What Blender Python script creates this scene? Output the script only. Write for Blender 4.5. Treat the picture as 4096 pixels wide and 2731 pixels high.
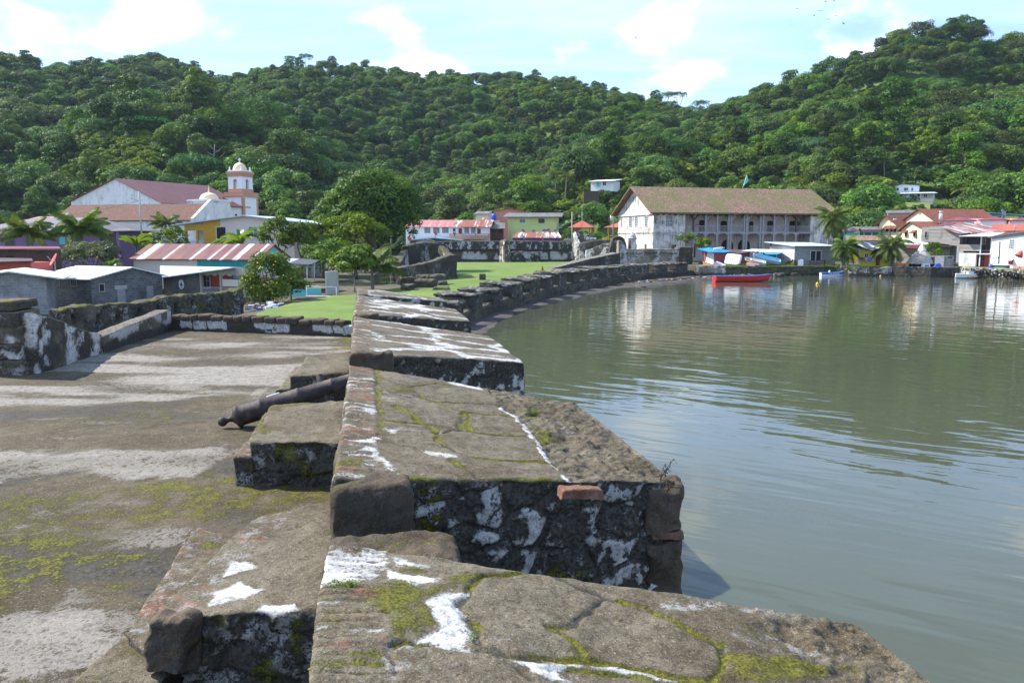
import bpy, bmesh, math, random
import numpy as np
from mathutils import Vector, Matrix

for _o in list(bpy.data.objects):
 bpy.data.objects.remove(_o)
S = bpy.context.scene
COL = S.collection

# camera
FPX, CX, CY, HOR, EYE = 3137.0, 2048.0, 1365.5, 950.0, 5.4
PITCH = math.atan((CY - HOR) / FPX)
cam_d = bpy.data.cameras.new('camera')
cam = bpy.data.objects.new('camera', cam_d)
COL.objects.link(cam)
cam.location = (0, 0, EYE)
cam.rotation_euler = (math.pi / 2 - PITCH, 0, 0)
cam_d.sensor_width = 36.0
cam_d.lens = FPX / 4096 * 36.0
cam_d.clip_start = 0.1
cam_d.clip_end = 6000
S.camera = cam

# sun and sky
SUN_AZ, SUN_EL = math.radians(-69), math.radians(44)      # azimuth clockwise from +Y
to_sun = Vector((math.sin(SUN_AZ) * math.cos(SUN_EL), math.cos(SUN_AZ) * math.cos(SUN_EL), math.sin(SUN_EL)))
sun_d = bpy.data.lights.new('sun', 'SUN')
sun_d.energy = 4.8
sun_d.angle = math.radians(0.55)
sun_d.color = (1.0, 0.95, 0.87)
sun = bpy.data.objects.new('sun', sun_d)
COL.objects.link(sun)
sun.location = (-30, 10, 60)
sun.rotation_euler = (-to_sun).to_track_quat('-Z', 'Y').to_euler()

W = bpy.data.worlds.new('World')
S.world = W
W.use_nodes = True
wt = W.node_tree
wt.nodes.clear()

def wn(kind, **kw):
 n = wt.nodes.new(kind)
 for k, v in kw.items():
  setattr(n, k, v)
 return n

def wl(a, b):
 wt.links.new(a, b)

def wmath(op, a, b=None, clamp=False):
 n = wn('ShaderNodeMath', operation=op, use_clamp=clamp)
 for i, v in enumerate((a, b)):
  if v is None:
   continue
  if isinstance(v, (int, float)):
   n.inputs[i].default_value = v
  else:
   wl(v, n.inputs[i])
 return n.outputs[0]

sky = wn('ShaderNodeTexSky', sky_type='NISHITA', sun_disc=False)
sky.sun_elevation = SUN_EL
sky.sun_rotation = SUN_AZ % (2 * math.pi)
sky.air_density = 1.0
sky.dust_density = 0.25
sky.ozone_density = 2.0
geo = wn('ShaderNodeTexCoord')
sep = wn('ShaderNodeSeparateXYZ')
wl(geo.outputs['Generated'], sep.inputs[0])
dx, dy, dz = sep.outputs
zc = wmath('MAXIMUM', dz, 0.02)
zc2 = wmath('ADD', zc, 0.10)
pl = wn('ShaderNodeCombineXYZ')
wl(wmath('DIVIDE', dx, zc2), pl.inputs[0])
wl(wmath('DIVIDE', dy, zc2), pl.inputs[1])

def wnoise(vec, scale, detail=6, rough=0.6, dist=0.0):
 n = wn('ShaderNodeTexNoise')
 n.inputs['Scale'].default_value = scale
 n.inputs['Detail'].default_value = detail
 n.inputs['Roughness'].default_value = rough
 n.inputs['Distortion'].default_value = dist
 wl(vec, n.inputs['Vector'])
 return n.outputs['Fac']

def wramp(v, lo, hi):
 n = wn('ShaderNodeMapRange', interpolation_type='SMOOTHSTEP')
 n.inputs[1].default_value = lo
 n.inputs[2].default_value = hi
 wl(v, n.inputs[0])
 return n.outputs[0]

mp = wn('ShaderNodeMapping')
mp.inputs['Rotation'].default_value = (0, 0, math.radians(28))
mp.inputs['Scale'].default_value = (0.40, 1.3, 1)
wl(pl.outputs[0], mp.inputs['Vector'])
cirrus = wramp(wnoise(mp.outputs[0], 1.15, 8, 0.62, 0.5), 0.34, 0.72)
mp2 = wn('ShaderNodeMapping')
mp2.inputs['Scale'].default_value = (1, 1, 1.7)
mp2.inputs['Location'].default_value = (0.37, 0.1, 0.02)
wl(geo.outputs['Generated'], mp2.inputs['Vector'])
heap = wnoise(mp2.outputs[0], 6.5, 5, 0.5)
lowband = wmath('SUBTRACT', 1.0, wramp(dz, 0.13, 0.29))
heap = wramp(wmath('ADD', heap, wmath('MULTIPLY', lowband, 0.17)), 0.60, 0.73)
heap = wmath('MULTIPLY', heap, wramp(dz, -0.02, 0.06))
m1 = wn('ShaderNodeMixRGB')
sky2 = wn('ShaderNodeMixRGB', blend_type='MULTIPLY')
sky2.inputs[0].default_value = 1
sky2.inputs[2].default_value = (0.98, 1.06, 1.38, 1)
wl(sky.outputs[0], sky2.inputs[1])
wl(wmath('ADD', wmath('MULTIPLY', cirrus, 0.62), 0.20), m1.inputs[0])
wl(sky2.outputs[0], m1.inputs[1])
m1.inputs[2].default_value = (5.2, 7.3, 10.6, 1)
m2 = wn('ShaderNodeMixRGB')
wl(wmath('MULTIPLY', heap, 0.62), m2.inputs[0])
wl(m1.outputs[0], m2.inputs[1])
m2.inputs[2].default_value = (9.5, 9.6, 9.7, 1)
bg = wn('ShaderNodeBackground')
bg.inputs['Strength'].default_value = 0.095
wl(m2.outputs[0], bg.inputs['Color'])
wo = wn('ShaderNodeOutputWorld')
wl(bg.outputs[0], wo.inputs['Surface'])

S.view_settings.view_transform = 'Standard'
S.view_settings.look = 'None'
S.view_settings.gamma = 1
S.view_settings.use_curve_mapping = False
S.view_settings.exposure = 1.05
S.render.engine = 'CYCLES'
S.cycles.max_bounces = 6
S.cycles.diffuse_bounces = 2
S.cycles.glossy_bounces = 3
S.cycles.transmission_bounces = 3
S.cycles.transparent_max_bounces = 6
S.cycles.volume_bounces = 0
S.cycles.use_denoising = True

# photograph geometry: pixel of the photo -> point in the place
_cp, _sp = math.cos(PITCH), math.sin(PITCH)

def ray(px, py):
 a, b = (px - CX) / FPX, (CY - py) / FPX
 return np.array([a, _cp + b * _sp, -_sp + b * _cp])

def atY(px, py, Y):
 d = ray(px, py)
 k = Y / d[1]
 return np.array([d[0] * k, Y, EYE + d[2] * k])

def atZ(px, py, z):
 d = ray(px, py)
 k = (z - EYE) / d[2]
 return np.array([d[0] * k, d[1] * k, z])

def zat(py, Y):
 return atY(2048, py, Y)[2]

# things, parts, tags
LOC = {}

def tag(o, label=None, cat=None, group=None, kind=None):
 if label:
  o['label'] = label
 if cat:
  o['category'] = cat
 if group:
  o['group'] = group
 if kind:
  o['kind'] = kind
 return o

def thing(name, loc, label, cat, group=None):
 o = bpy.data.objects.new(name, None)
 o.empty_display_size = 0.3
 o.location = tuple(float(v) for v in loc)
 COL.objects.link(o)
 LOC[o.name] = np.array([float(v) for v in loc])
 return tag(o, label, cat, group)

def copy_tree(src, loc, rz=0.0, scale=1.0, label=None, group=None):
 r = src.copy()
 COL.objects.link(r)
 r.location = tuple(float(v) for v in loc)
 r.rotation_euler = (0, 0, rz)
 r.scale = (scale, scale, scale) if isinstance(scale, (int, float)) else scale
 if label:
  r['label'] = label
 if group:
  r['group'] = group
 for ch in src.children:
  c = ch.copy()
  COL.objects.link(c)
  c.parent = r
  for g in ch.children:
   d = g.copy()
   COL.objects.link(d)
   d.parent = c
 return r

class Frame:

 def __init__(self, o, yaw=0.0):
  self.o = np.array(o, float)
  self.yaw = yaw
  c, s = math.cos(yaw), math.sin(yaw)
  self.u = np.array([c, s, 0.0])
  self.v = np.array([-s, c, 0.0])
  self.w = np.array([0, 0, 1.0])

 def P(self, u, v, w):
  return self.o + self.u * u + self.v * v + self.w * w

 def hit(self, px, py, v=0.0):
  d = ray(px, py)
  n = self.v
  e = np.array([0, 0, EYE])
  k = np.dot(self.P(0, v, 0) - e, n) / np.dot(d, n)
  q = e + d * k - self.o
  return float(np.dot(q, self.u)), float(q[2])

def frame_px(pxl, Yl, pxr, Yr, z0):
 a, b = atY(pxl, 980, Yl), atY(pxr, 980, Yr)
 a[2] = z0
 f = Frame(a, math.atan2(b[1] - a[1], b[0] - a[0]))
 f.W = float(math.hypot(b[0] - a[0], b[1] - a[1]))
 return f

WORLD = Frame((0, 0, 0))

class MB:

 def __init__(self, frame=WORLD):
  self.f = frame
  self.v, self.q, self.mi, self.sm = [], [], [], []
  self.m = 0
  self.smooth = False

 def quad(self, *p):
  i = len(self.v)
  for a in p:
   self.v.append(self.f.P(*a))
  self.q.append(tuple(range(i, i + len(p))))
  self.mi.append(self.m)
  self.sm.append(self.smooth)
  return self

 def mesh(self, verts, faces):
  i = len(self.v)
  for a in verts:
   self.v.append(self.f.P(*a))
  for fc in faces:
   self.q.append(tuple(i + k for k in fc))
   self.mi.append(self.m)
   self.sm.append(self.smooth)
  return self

 def box(self, u0, u1, v0, v1, w0, w1):
  p = [(u0, v0, w0), (u1, v0, w0), (u1, v1, w0), (u0, v1, w0), (u0, v0, w1), (u1, v0, w1), (u1, v1, w1), (u0, v1, w1)]
  return self.mesh(p, [(0, 3, 2, 1), (4, 5, 6, 7), (0, 1, 5, 4), (1, 2, 6, 5), (2, 3, 7, 6), (3, 0, 4, 7)])

 def slab(self, pts, t):
  n = len(pts)
  lo = [(p[0], p[1], p[2] - t) for p in pts]
  fc = [tuple(range(n)), tuple(range(2 * n - 1, n - 1, -1))]
  for i in range(n):
   j = (i + 1) % n
   fc.append((i, i + n, j + n, j))
  return self.mesh(list(pts) + lo, fc)

 def prism(self, poly, v0, v1):
  n = len(poly)
  fr = [(a, v0, b) for a, b in poly]
  bk = [(a, v1, b) for a, b in poly]
  fc = [tuple(range(n)), tuple(range(2 * n - 1, n - 1, -1))]
  for i in range(n):
   j = (i + 1) % n
   fc.append((i, i + n, j + n, j))
  return self.mesh(fr + bk, fc)

 def tube(self, pts, r, n=8, cap=True):
  pts = [np.array(p, float) for p in pts]
  rr = r if hasattr(r, '__len__') else [r] * len(pts)
  vs, fc = [], []
  for i, p in enumerate(pts):
   t = pts[min(i + 1, len(pts) - 1)] - pts[max(i - 1, 0)]
   t /= (np.linalg.norm(t) + 1e-9)
   a = np.cross(t, (0, 0, 1.0) if abs(t[2]) < 0.9 else (1.0, 0, 0))
   a /= np.linalg.norm(a)
   b = np.cross(t, a)
   for k in range(n):
    th = 2 * math.pi * k / n
    vs.append(p + rr[i] * (math.cos(th) * a + math.sin(th) * b))
  for i in range(len(pts) - 1):
   for k in range(n):
    k2 = (k + 1) % n
    fc.append((i * n + k, i * n + k2, (i + 1) * n + k2, (i + 1) * n + k))
  if cap:
   fc.append(tuple(range(n - 1, -1, -1)))
   fc.append(tuple((len(pts) - 1) * n + k for k in range(n)))
  s, self.smooth = self.smooth, True
  self.mesh(vs, fc)
  self.smooth = s
  return self

 def lathe(self, prof, o=(0, 0, 0), n=20, ax=None):
  o = np.array(o, float)
  if ax is None:
   a, b, c = np.array([1.0, 0, 0]), np.array([0, 1.0, 0]), np.array([0, 0, 1.0])
  else:
   c = np.array(ax, float)
   c /= np.linalg.norm(c)
   a = np.cross(c, (0, 0, 1.0) if abs(c[2]) < 0.95 else (1.0, 0, 0))
   a /= np.linalg.norm(a)
   b = np.cross(c, a)
  vs, fc = [], []
  for r, h in prof:
   for k in range(n):
    th = 2 * math.pi * k / n
    vs.append(o + r * (math.cos(th) * a + math.sin(th) * b) + c * h)
  for i in range(len(prof) - 1):
   for k in range(n):
    k2 = (k + 1) % n
    fc.append((i * n + k, i * n + k2, (i + 1) * n + k2, (i + 1) * n + k))
  s, self.smooth = self.smooth, True
  self.mesh(vs, fc)
  self.smooth = s
  return self

 def build(self, name, mats, parent=None):
  me = bpy.data.meshes.new(name)
  v = np.array(self.v, float)
  off = LOC.get(parent.name, np.zeros(3)) if parent is not None else np.zeros(3)
  me.from_pydata((v - off).tolist(), [], self.q)
  mats = mats if isinstance(mats, (list, tuple)) else [mats]
  for m in mats:
   me.materials.append(m)
  me.polygons.foreach_set('material_index', self.mi)
  me.polygons.foreach_set('use_smooth', self.sm)
  me.update()
  bm = bmesh.new()
  bm.from_mesh(me)
  bmesh.ops.recalc_face_normals(bm, faces=bm.faces)
  bm.to_mesh(me)
  bm.free()
  uvl = me.uv_layers.new(name='uv')
  uu = np.zeros((len(me.loops), 2), np.float32)
  fu = self.f.u
  for p in me.polygons:
   n = np.array(p.normal)
   if abs(n[2]) > 0.985:
    t = fu
   else:
    t = np.array([-n[1], n[0], 0.0])
    t /= np.linalg.norm(t)
   b = np.cross(n, t)
   for li in p.loop_indices:
    w = v[me.loops[li].vertex_index]
    uu[li] = (w @ t, w @ b)
  uvl.data.foreach_set('uv', uu.ravel())
  o = bpy.data.objects.new(name, me)
  COL.objects.link(o)
  if parent is not None:
   o.parent = parent
   LOC[o.name] = off
  return o

def np_object(name, V, F, mats, parent=None, attr=None, tone=None, smooth=True):
 me = bpy.data.meshes.new(name)
 off = LOC.get(parent.name, np.zeros(3)) if parent is not None else np.zeros(3)
 V = np.asarray(V, np.float32) - off.astype(np.float32)
 k = F.shape[1]
 me.vertices.add(len(V))
 me.vertices.foreach_set('co', V.ravel())
 me.loops.add(F.size)
 me.loops.foreach_set('vertex_index', F.ravel().astype(np.int32))
 me.polygons.add(len(F))
 me.polygons.foreach_set('loop_start', np.arange(0, F.size, k, dtype=np.int32))
 if smooth:
  me.polygons.foreach_set('use_smooth', np.ones(len(F), bool))
 for m in (mats if isinstance(mats, (list, tuple)) else [mats]):
  me.materials.append(m)
 me.update(calc_edges=True)
 me.validate()
 if attr is not None:
  a = me.color_attributes.new('mask', 'FLOAT_COLOR', 'POINT')
  a.data.foreach_set('color', np.asarray(attr, np.float32).ravel())
 if tone is not None:
  a = me.attributes.new('tone', 'FLOAT', 'FACE')
  a.data.foreach_set('value', np.asarray(tone, np.float32))
 o = bpy.data.objects.new(name, me)
 COL.objects.link(o)
 if parent is not None:
  o.parent = parent
  LOC[o.name] = off
 return o

# noise
def _hash(i, j, k, seed):
 h = (i.astype(np.int64) * 374761393 + j.astype(np.int64) * 668265263 + k.astype(np.int64) * 2147483647 + seed * 974634777) & 0xFFFFFFFF
 h = ((h ^ (h >> 13)) * 1274126177) & 0xFFFFFFFF
 h = ((h ^ (h >> 16)) * 2246822519) & 0xFFFFFFFF
 return ((h ^ (h >> 15)) & 0xFFFFFF) / float(0xFFFFFF)

def vnoise(P, seed=0):
 P = np.asarray(P, float)
 i = np.floor(P).astype(np.int64)
 f = P - i
 f = f * f * (3 - 2 * f)
 x, y, z = i[..., 0], i[..., 1], i[..., 2]
 fx, fy, fz = f[..., 0], f[..., 1], f[..., 2]
 out = 0
 for a in (0, 1):
  for b in (0, 1):
   for c in (0, 1):
    w = (fx if a else 1 - fx) * (fy if b else 1 - fy) * (fz if c else 1 - fz)
    out = out + w * _hash(x + a, y + b, z + c, seed)
 return out

def fbm(P, seed=0, octv=4, gain=0.5):
 P = np.asarray(P, float)
 s, a, t = 0, 1.0, 0
 for o in range(octv):
  s = s + a * vnoise(P * (2 ** o) + o * 17.3, seed + o)
  t += a
  a *= gain
 return s / t

def sstep(a, b, x):
 t = np.clip((x - a) / (b - a), 0, 1)
 return t * t * (3 - 2 * t)

def seg_dist(P, poly, closed=False):
 poly = np.asarray(poly, float)
 d = np.full(len(P), 1e9)
 n = len(poly)
 for i in range(n if closed else n - 1):
  a, b = poly[i], poly[(i + 1) % n]
  ab = b - a
  t = np.clip(((P - a) @ ab) / (ab @ ab + 1e-12), 0, 1)
  d = np.minimum(d, np.linalg.norm(P - (a + t[:, None] * ab), axis=1))
 return d

def inside(P, poly):
 poly = np.asarray(poly, float)
 c = np.zeros(len(P), bool)
 n = len(poly)
 for i in range(n):
  (x0, y0), (x1, y1) = poly[i], poly[(i + 1) % n]
  if y0 == y1:
   continue
  k = ((y0 > P[:, 1]) != (y1 > P[:, 1])) & (P[:, 0] < (x1 - x0) * (P[:, 1] - y0) / (y1 - y0) + x0)
  c ^= k
 return c

def poly_mask(P, poly, soft):
 d = seg_dist(P, poly, True)
 s = np.where(inside(P, poly), d, -d)
 return np.clip(0.5 + s / (2 * soft), 0, 1)
# materials (all procedural)
class NT:
 def __init__(self, name):
  self.m = bpy.data.materials.new(name)
  self.m.use_nodes = True
  self.t = self.m.node_tree
  self.t.nodes.clear()
  self.out = self.t.nodes.new('ShaderNodeOutputMaterial')
  self.b = self.t.nodes.new('ShaderNodeBsdfPrincipled')
  self.l(self.b.outputs[0], self.out.inputs[0])
  self.b.inputs['Specular IOR Level'].default_value = 0.3

 def n(self, kind, **kw):
  n = self.t.nodes.new(kind)
  for k, v in kw.items():
   setattr(n, k, v)
  return n

 def l(self, a, b):
  self.t.links.new(a, b)

 def set(self, sock, v):
  if isinstance(v, (int, float)):
   sock.default_value = v
  elif isinstance(v, tuple):
   sock.default_value = v if len(v) == 4 or sock.type == 'VECTOR' else v + (1,)
  else:
   self.l(v, sock)

 def coord(self, which='Object', scale=(1, 1, 1), rot=(0, 0, 0)):
  c = self.n('ShaderNodeTexCoord')
  m = self.n('ShaderNodeMapping')
  m.inputs['Scale'].default_value = scale
  m.inputs['Rotation'].default_value = rot
  self.l(c.outputs[which], m.inputs[0])
  return m.outputs[0]

 def noise(self, vec, scale, detail=4, rough=0.55, dist=0.0):
  n = self.n('ShaderNodeTexNoise')
  self.l(vec, n.inputs['Vector'])
  n.inputs['Scale'].default_value = scale
  n.inputs['Detail'].default_value = detail
  n.inputs['Roughness'].default_value = rough
  n.inputs['Distortion'].default_value = dist
  return n.outputs['Fac']

 def voro(self, vec, scale, feature='F1', out='Distance'):
  n = self.n('ShaderNodeTexVoronoi', feature=feature)
  self.l(vec, n.inputs['Vector'])
  n.inputs['Scale'].default_value = scale
  return n.outputs[out]

 def wave(self, vec, scale, dirn='X', prof='SIN', dist=0.0):
  n = self.n('ShaderNodeTexWave', bands_direction=dirn, wave_profile=prof)
  self.l(vec, n.inputs['Vector'])
  n.inputs['Scale'].default_value = scale
  n.inputs['Distortion'].default_value = dist
  return n.outputs['Fac']

 def math(self, op, a, b=0.0, clamp=False):
  n = self.n('ShaderNodeMath', operation=op, use_clamp=clamp)
  self.set(n.inputs[0], a)
  self.set(n.inputs[1], b)
  return n.outputs[0]

 def ramp(self, v, lo, hi):
  n = self.n('ShaderNodeMapRange', interpolation_type='SMOOTHSTEP')
  n.inputs[1].default_value = lo
  n.inputs[2].default_value = hi
  self.l(v, n.inputs[0])
  return n.outputs[0]

 def mix(self, f, a, b, mode='MIX'):
  n = self.n('ShaderNodeMixRGB', blend_type=mode)
  self.set(n.inputs[0], f)
  self.set(n.inputs[1], a)
  self.set(n.inputs[2], b)
  return n.outputs[0]

 def bump(self, h, strength=0.4, dist=0.02):
  n = self.n('ShaderNodeBump')
  n.inputs['Strength'].default_value = strength
  n.inputs['Distance'].default_value = dist
  self.l(h, n.inputs['Height'])
  self.l(n.outputs[0], self.b.inputs['Normal'])

 def done(self, col=None, rough=None):
  if col is not None:
   self.set(self.b.inputs['Base Color'], col)
  if rough is not None:
   self.set(self.b.inputs['Roughness'], rough)
  return self.m

def m_plain(name, c, rough=0.6, var=0.25, scale=1.5, metal=0.0):
 t = NT(name)
 v = t.coord()
 f = t.math('MULTIPLY', t.ramp(t.noise(v, scale, 6, 0.65), 0.3, 0.75), var)
 col = t.mix(f, c, tuple(x * 0.45 for x in c))
 t.b.inputs['Metallic'].default_value = metal
 return t.done(col, rough)

def m_plaster(name, c, dirt=(0.07, 0.065, 0.055), amt=0.5, lo=0.45, hi=0.75, streak=True, rough=0.85):
 t = NT(name)
 uv = t.coord('UV')
 st = t.coord('UV', (1.6, 0.22, 1))
 a = t.noise(uv, 0.55, 8, 0.68)
 b = t.noise(st, 1.3, 6, 0.7)
 f = t.ramp(t.math('ADD', t.math('MULTIPLY', a, 0.55), t.math('MULTIPLY', b, 0.45)) if streak else a, lo, hi)
 col = t.mix(t.math('MULTIPLY', f, amt), c, dirt)
 fine = t.noise(uv, 9, 5, 0.6)
 col = t.mix(t.math('MULTIPLY', t.ramp(fine, 0.5, 0.8), 0.25), col, tuple(x * 0.6 for x in c))
 t.bump(fine, 0.3, 0.02)
 return t.done(col, rough)

def m_corrugated(name, c, rust=(0.16, 0.055, 0.025), amt=0.3, pitch=0.2, lo=0.5, hi=0.62, rough=0.45, c2=None, metal=0.0, sheet=0.9, thr=0.62):
 t = NT(name)
 uv = t.coord('UV')
 sh = t.coord('UV', (1.0 / sheet, 0.05, 1))
 cell = t.n('ShaderNodeTexWhiteNoise', noise_dimensions='1D')
 sx = t.n('ShaderNodeSeparateXYZ')
 t.l(sh, sx.inputs[0])
 t.l(t.math('FLOOR', sx.outputs[0]), cell.inputs['W'])
 base = t.mix(t.math('MULTIPLY', cell.outputs['Value'], 0.45), c, tuple(x * 0.55 for x in c))
 if c2:
  base = t.mix(t.ramp(cell.outputs['Value'], thr, thr + 0.03), base, c2)
 st = t.coord('UV', (1.4, 0.25, 1))
 n = t.noise(st, 0.9, 7, 0.7)
 col = t.mix(t.math('MULTIPLY', t.ramp(n, lo, hi), amt), base, rust)
 t.bump(t.wave(uv, 1.0 / pitch / 3.14159 * 1.57, 'X'), 0.6, 0.03)
 t.b.inputs['Metallic'].default_value = metal
 return t.done(col, rough)

def m_tiles(name, c, c2, moss=(0.10, 0.11, 0.03), mossamt=0.6, lo=0.45, hi=0.62, pw=0.28, pl_=0.4, speck=0.2):
 t = NT(name)
 uv = t.coord('UV')
 br = t.n('ShaderNodeTexBrick')
 t.l(uv, br.inputs['Vector'])
 br.inputs['Scale'].default_value = 1.0
 br.inputs['Brick Width'].default_value = pw
 br.inputs['Row Height'].default_value = pl_
 br.inputs['Mortar Size'].default_value = 0.02
 br.inputs['Color1'].default_value = c + (1,)
 br.inputs['Color2'].default_value = c2 + (1,)
 br.inputs['Mortar'].default_value = tuple(x * 0.45 for x in c) + (1,)
 br.offset = 0.0
 n = t.noise(uv, 0.22, 8, 0.75)
 n2 = t.noise(uv, 2.6, 4, 0.7)
 f = t.ramp(t.math('ADD', t.math('MULTIPLY', n, 0.6), t.math('MULTIPLY', n2, 0.4)), lo, hi)
 col = t.mix(t.math('MULTIPLY', f, mossamt), br.outputs['Color'], moss)
 n3 = t.noise(uv, 4.2, 3, 0.8)
 col = t.mix(t.math('MULTIPLY', t.ramp(n3, 0.55, 0.66), speck), col, (0.52, 0.45, 0.36))
 col = t.mix(t.math('MULTIPLY', t.ramp(n3, 0.46, 0.36), speck), col, (0.05, 0.045, 0.025))
 h = t.math('ADD', t.wave(uv, 1.0 / pw * 0.5, 'X'), t.math('MULTIPLY', t.wave(uv, 1.0 / pl_ * 0.5, 'Y', 'SAW'), 0.6))
 h = t.math('ADD', h, t.math('MULTIPLY', n2, 0.8))
 t.bump(h, 0.7, 0.07)
 return t.done(col, 0.9)

def m_blocks(name, c, c2, mortar, bw=0.42, bh=0.2, dark=0.35):
 t = NT(name)
 uv = t.coord('UV')
 br = t.n('ShaderNodeTexBrick')
 t.l(uv, br.inputs['Vector'])
 br.inputs['Scale'].default_value = 1.0
 br.inputs['Brick Width'].default_value = bw
 br.inputs['Row Height'].default_value = bh
 br.inputs['Mortar Size'].default_value = 0.014
 br.inputs['Color1'].default_value = c + (1,)
 br.inputs['Color2'].default_value = c2 + (1,)
 br.inputs['Mortar'].default_value = mortar + (1,)
 n = t.noise(uv, 0.7, 7, 0.7)
 col = t.mix(t.math('MULTIPLY', t.ramp(n, 0.45, 0.65), dark), br.outputs['Color'], (0.03, 0.032, 0.033))
 h = t.math('SUBTRACT', t.math('MULTIPLY', t.noise(uv, 14, 4), 0.4), br.outputs['Fac'])
 t.bump(h, 0.5, 0.015)
 return t.done(col, 0.9)

def m_planks(name, c, c2, ph=0.2, rough=0.85):
 t = NT(name)
 uv = t.coord('UV')
 br = t.n('ShaderNodeTexBrick')
 t.l(uv, br.inputs['Vector'])
 br.inputs['Scale'].default_value = 1.0
 br.inputs['Brick Width'].default_value = 3.1
 br.inputs['Row Height'].default_value = ph
 br.inputs['Mortar Size'].default_value = 0.01
 br.inputs['Color1'].default_value = c + (1,)
 br.inputs['Color2'].default_value = c2 + (1,)
 br.inputs['Mortar'].default_value = tuple(x * 0.3 for x in c) + (1,)
 st = t.coord('UV', (0.5, 6, 1))
 n = t.noise(st, 2.0, 6, 0.7)
 col = t.mix(t.math('MULTIPLY', t.ramp(n, 0.45, 0.75), 0.5), br.outputs['Color'], tuple(x * 0.45 for x in c))
 t.bump(t.math('SUBTRACT', n, br.outputs['Fac']), 0.5, 0.015)
 return t.done(col, rough)

def m_leaf(name, dark, light, rnd=0.55, trans=0.3, rough=0.55):
 t = NT(name)
 a = t.n('ShaderNodeAttribute', attribute_name='tone')
 oi = t.n('ShaderNodeObjectInfo')
 col = t.mix(a.outputs['Fac'], dark, light)
 hs = t.n('ShaderNodeHueSaturation')
 hs.inputs['Hue'].default_value = 0.5
 t.l(t.math('ADD', 0.5 - 0.035 * rnd, t.math('MULTIPLY', oi.outputs['Random'], 0.07 * rnd)), hs.inputs['Hue'])
 rn2 = t.math('FRACT', t.math('MULTIPLY', oi.outputs['Random'], 7.31))
 t.l(t.math('ADD', 1.0 - 0.5 * rnd, t.math('MULTIPLY', rn2, 1.1 * rnd)), hs.inputs['Value'])
 rn3 = t.math('FRACT', t.math('MULTIPLY', oi.outputs['Random'], 31.7))
 t.l(t.math('ADD', 1.0 - 0.25 * rnd, t.math('MULTIPLY', rn3, 0.35 * rnd)), hs.inputs['Saturation'])
 t.l(col, hs.inputs['Color'])
 c = hs.outputs[0]
 t.l(c, t.b.inputs['Base Color'])
 t.b.inputs['Roughness'].default_value = rough
 t.b.inputs['Specular IOR Level'].default_value = 0.12
 tr = t.n('ShaderNodeBsdfTranslucent')
 t.l(t.mix(1.0, c, (1.0, 1.0, 0.35), 'MULTIPLY'), tr.inputs['Color'])
 ms = t.n('ShaderNodeMixShader')
 ms.inputs[0].default_value = trans
 t.l(t.b.outputs[0], ms.inputs[1])
 t.l(tr.outputs[0], ms.inputs[2])
 t.l(ms.outputs[0], t.out.inputs[0])
 return t.m

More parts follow.
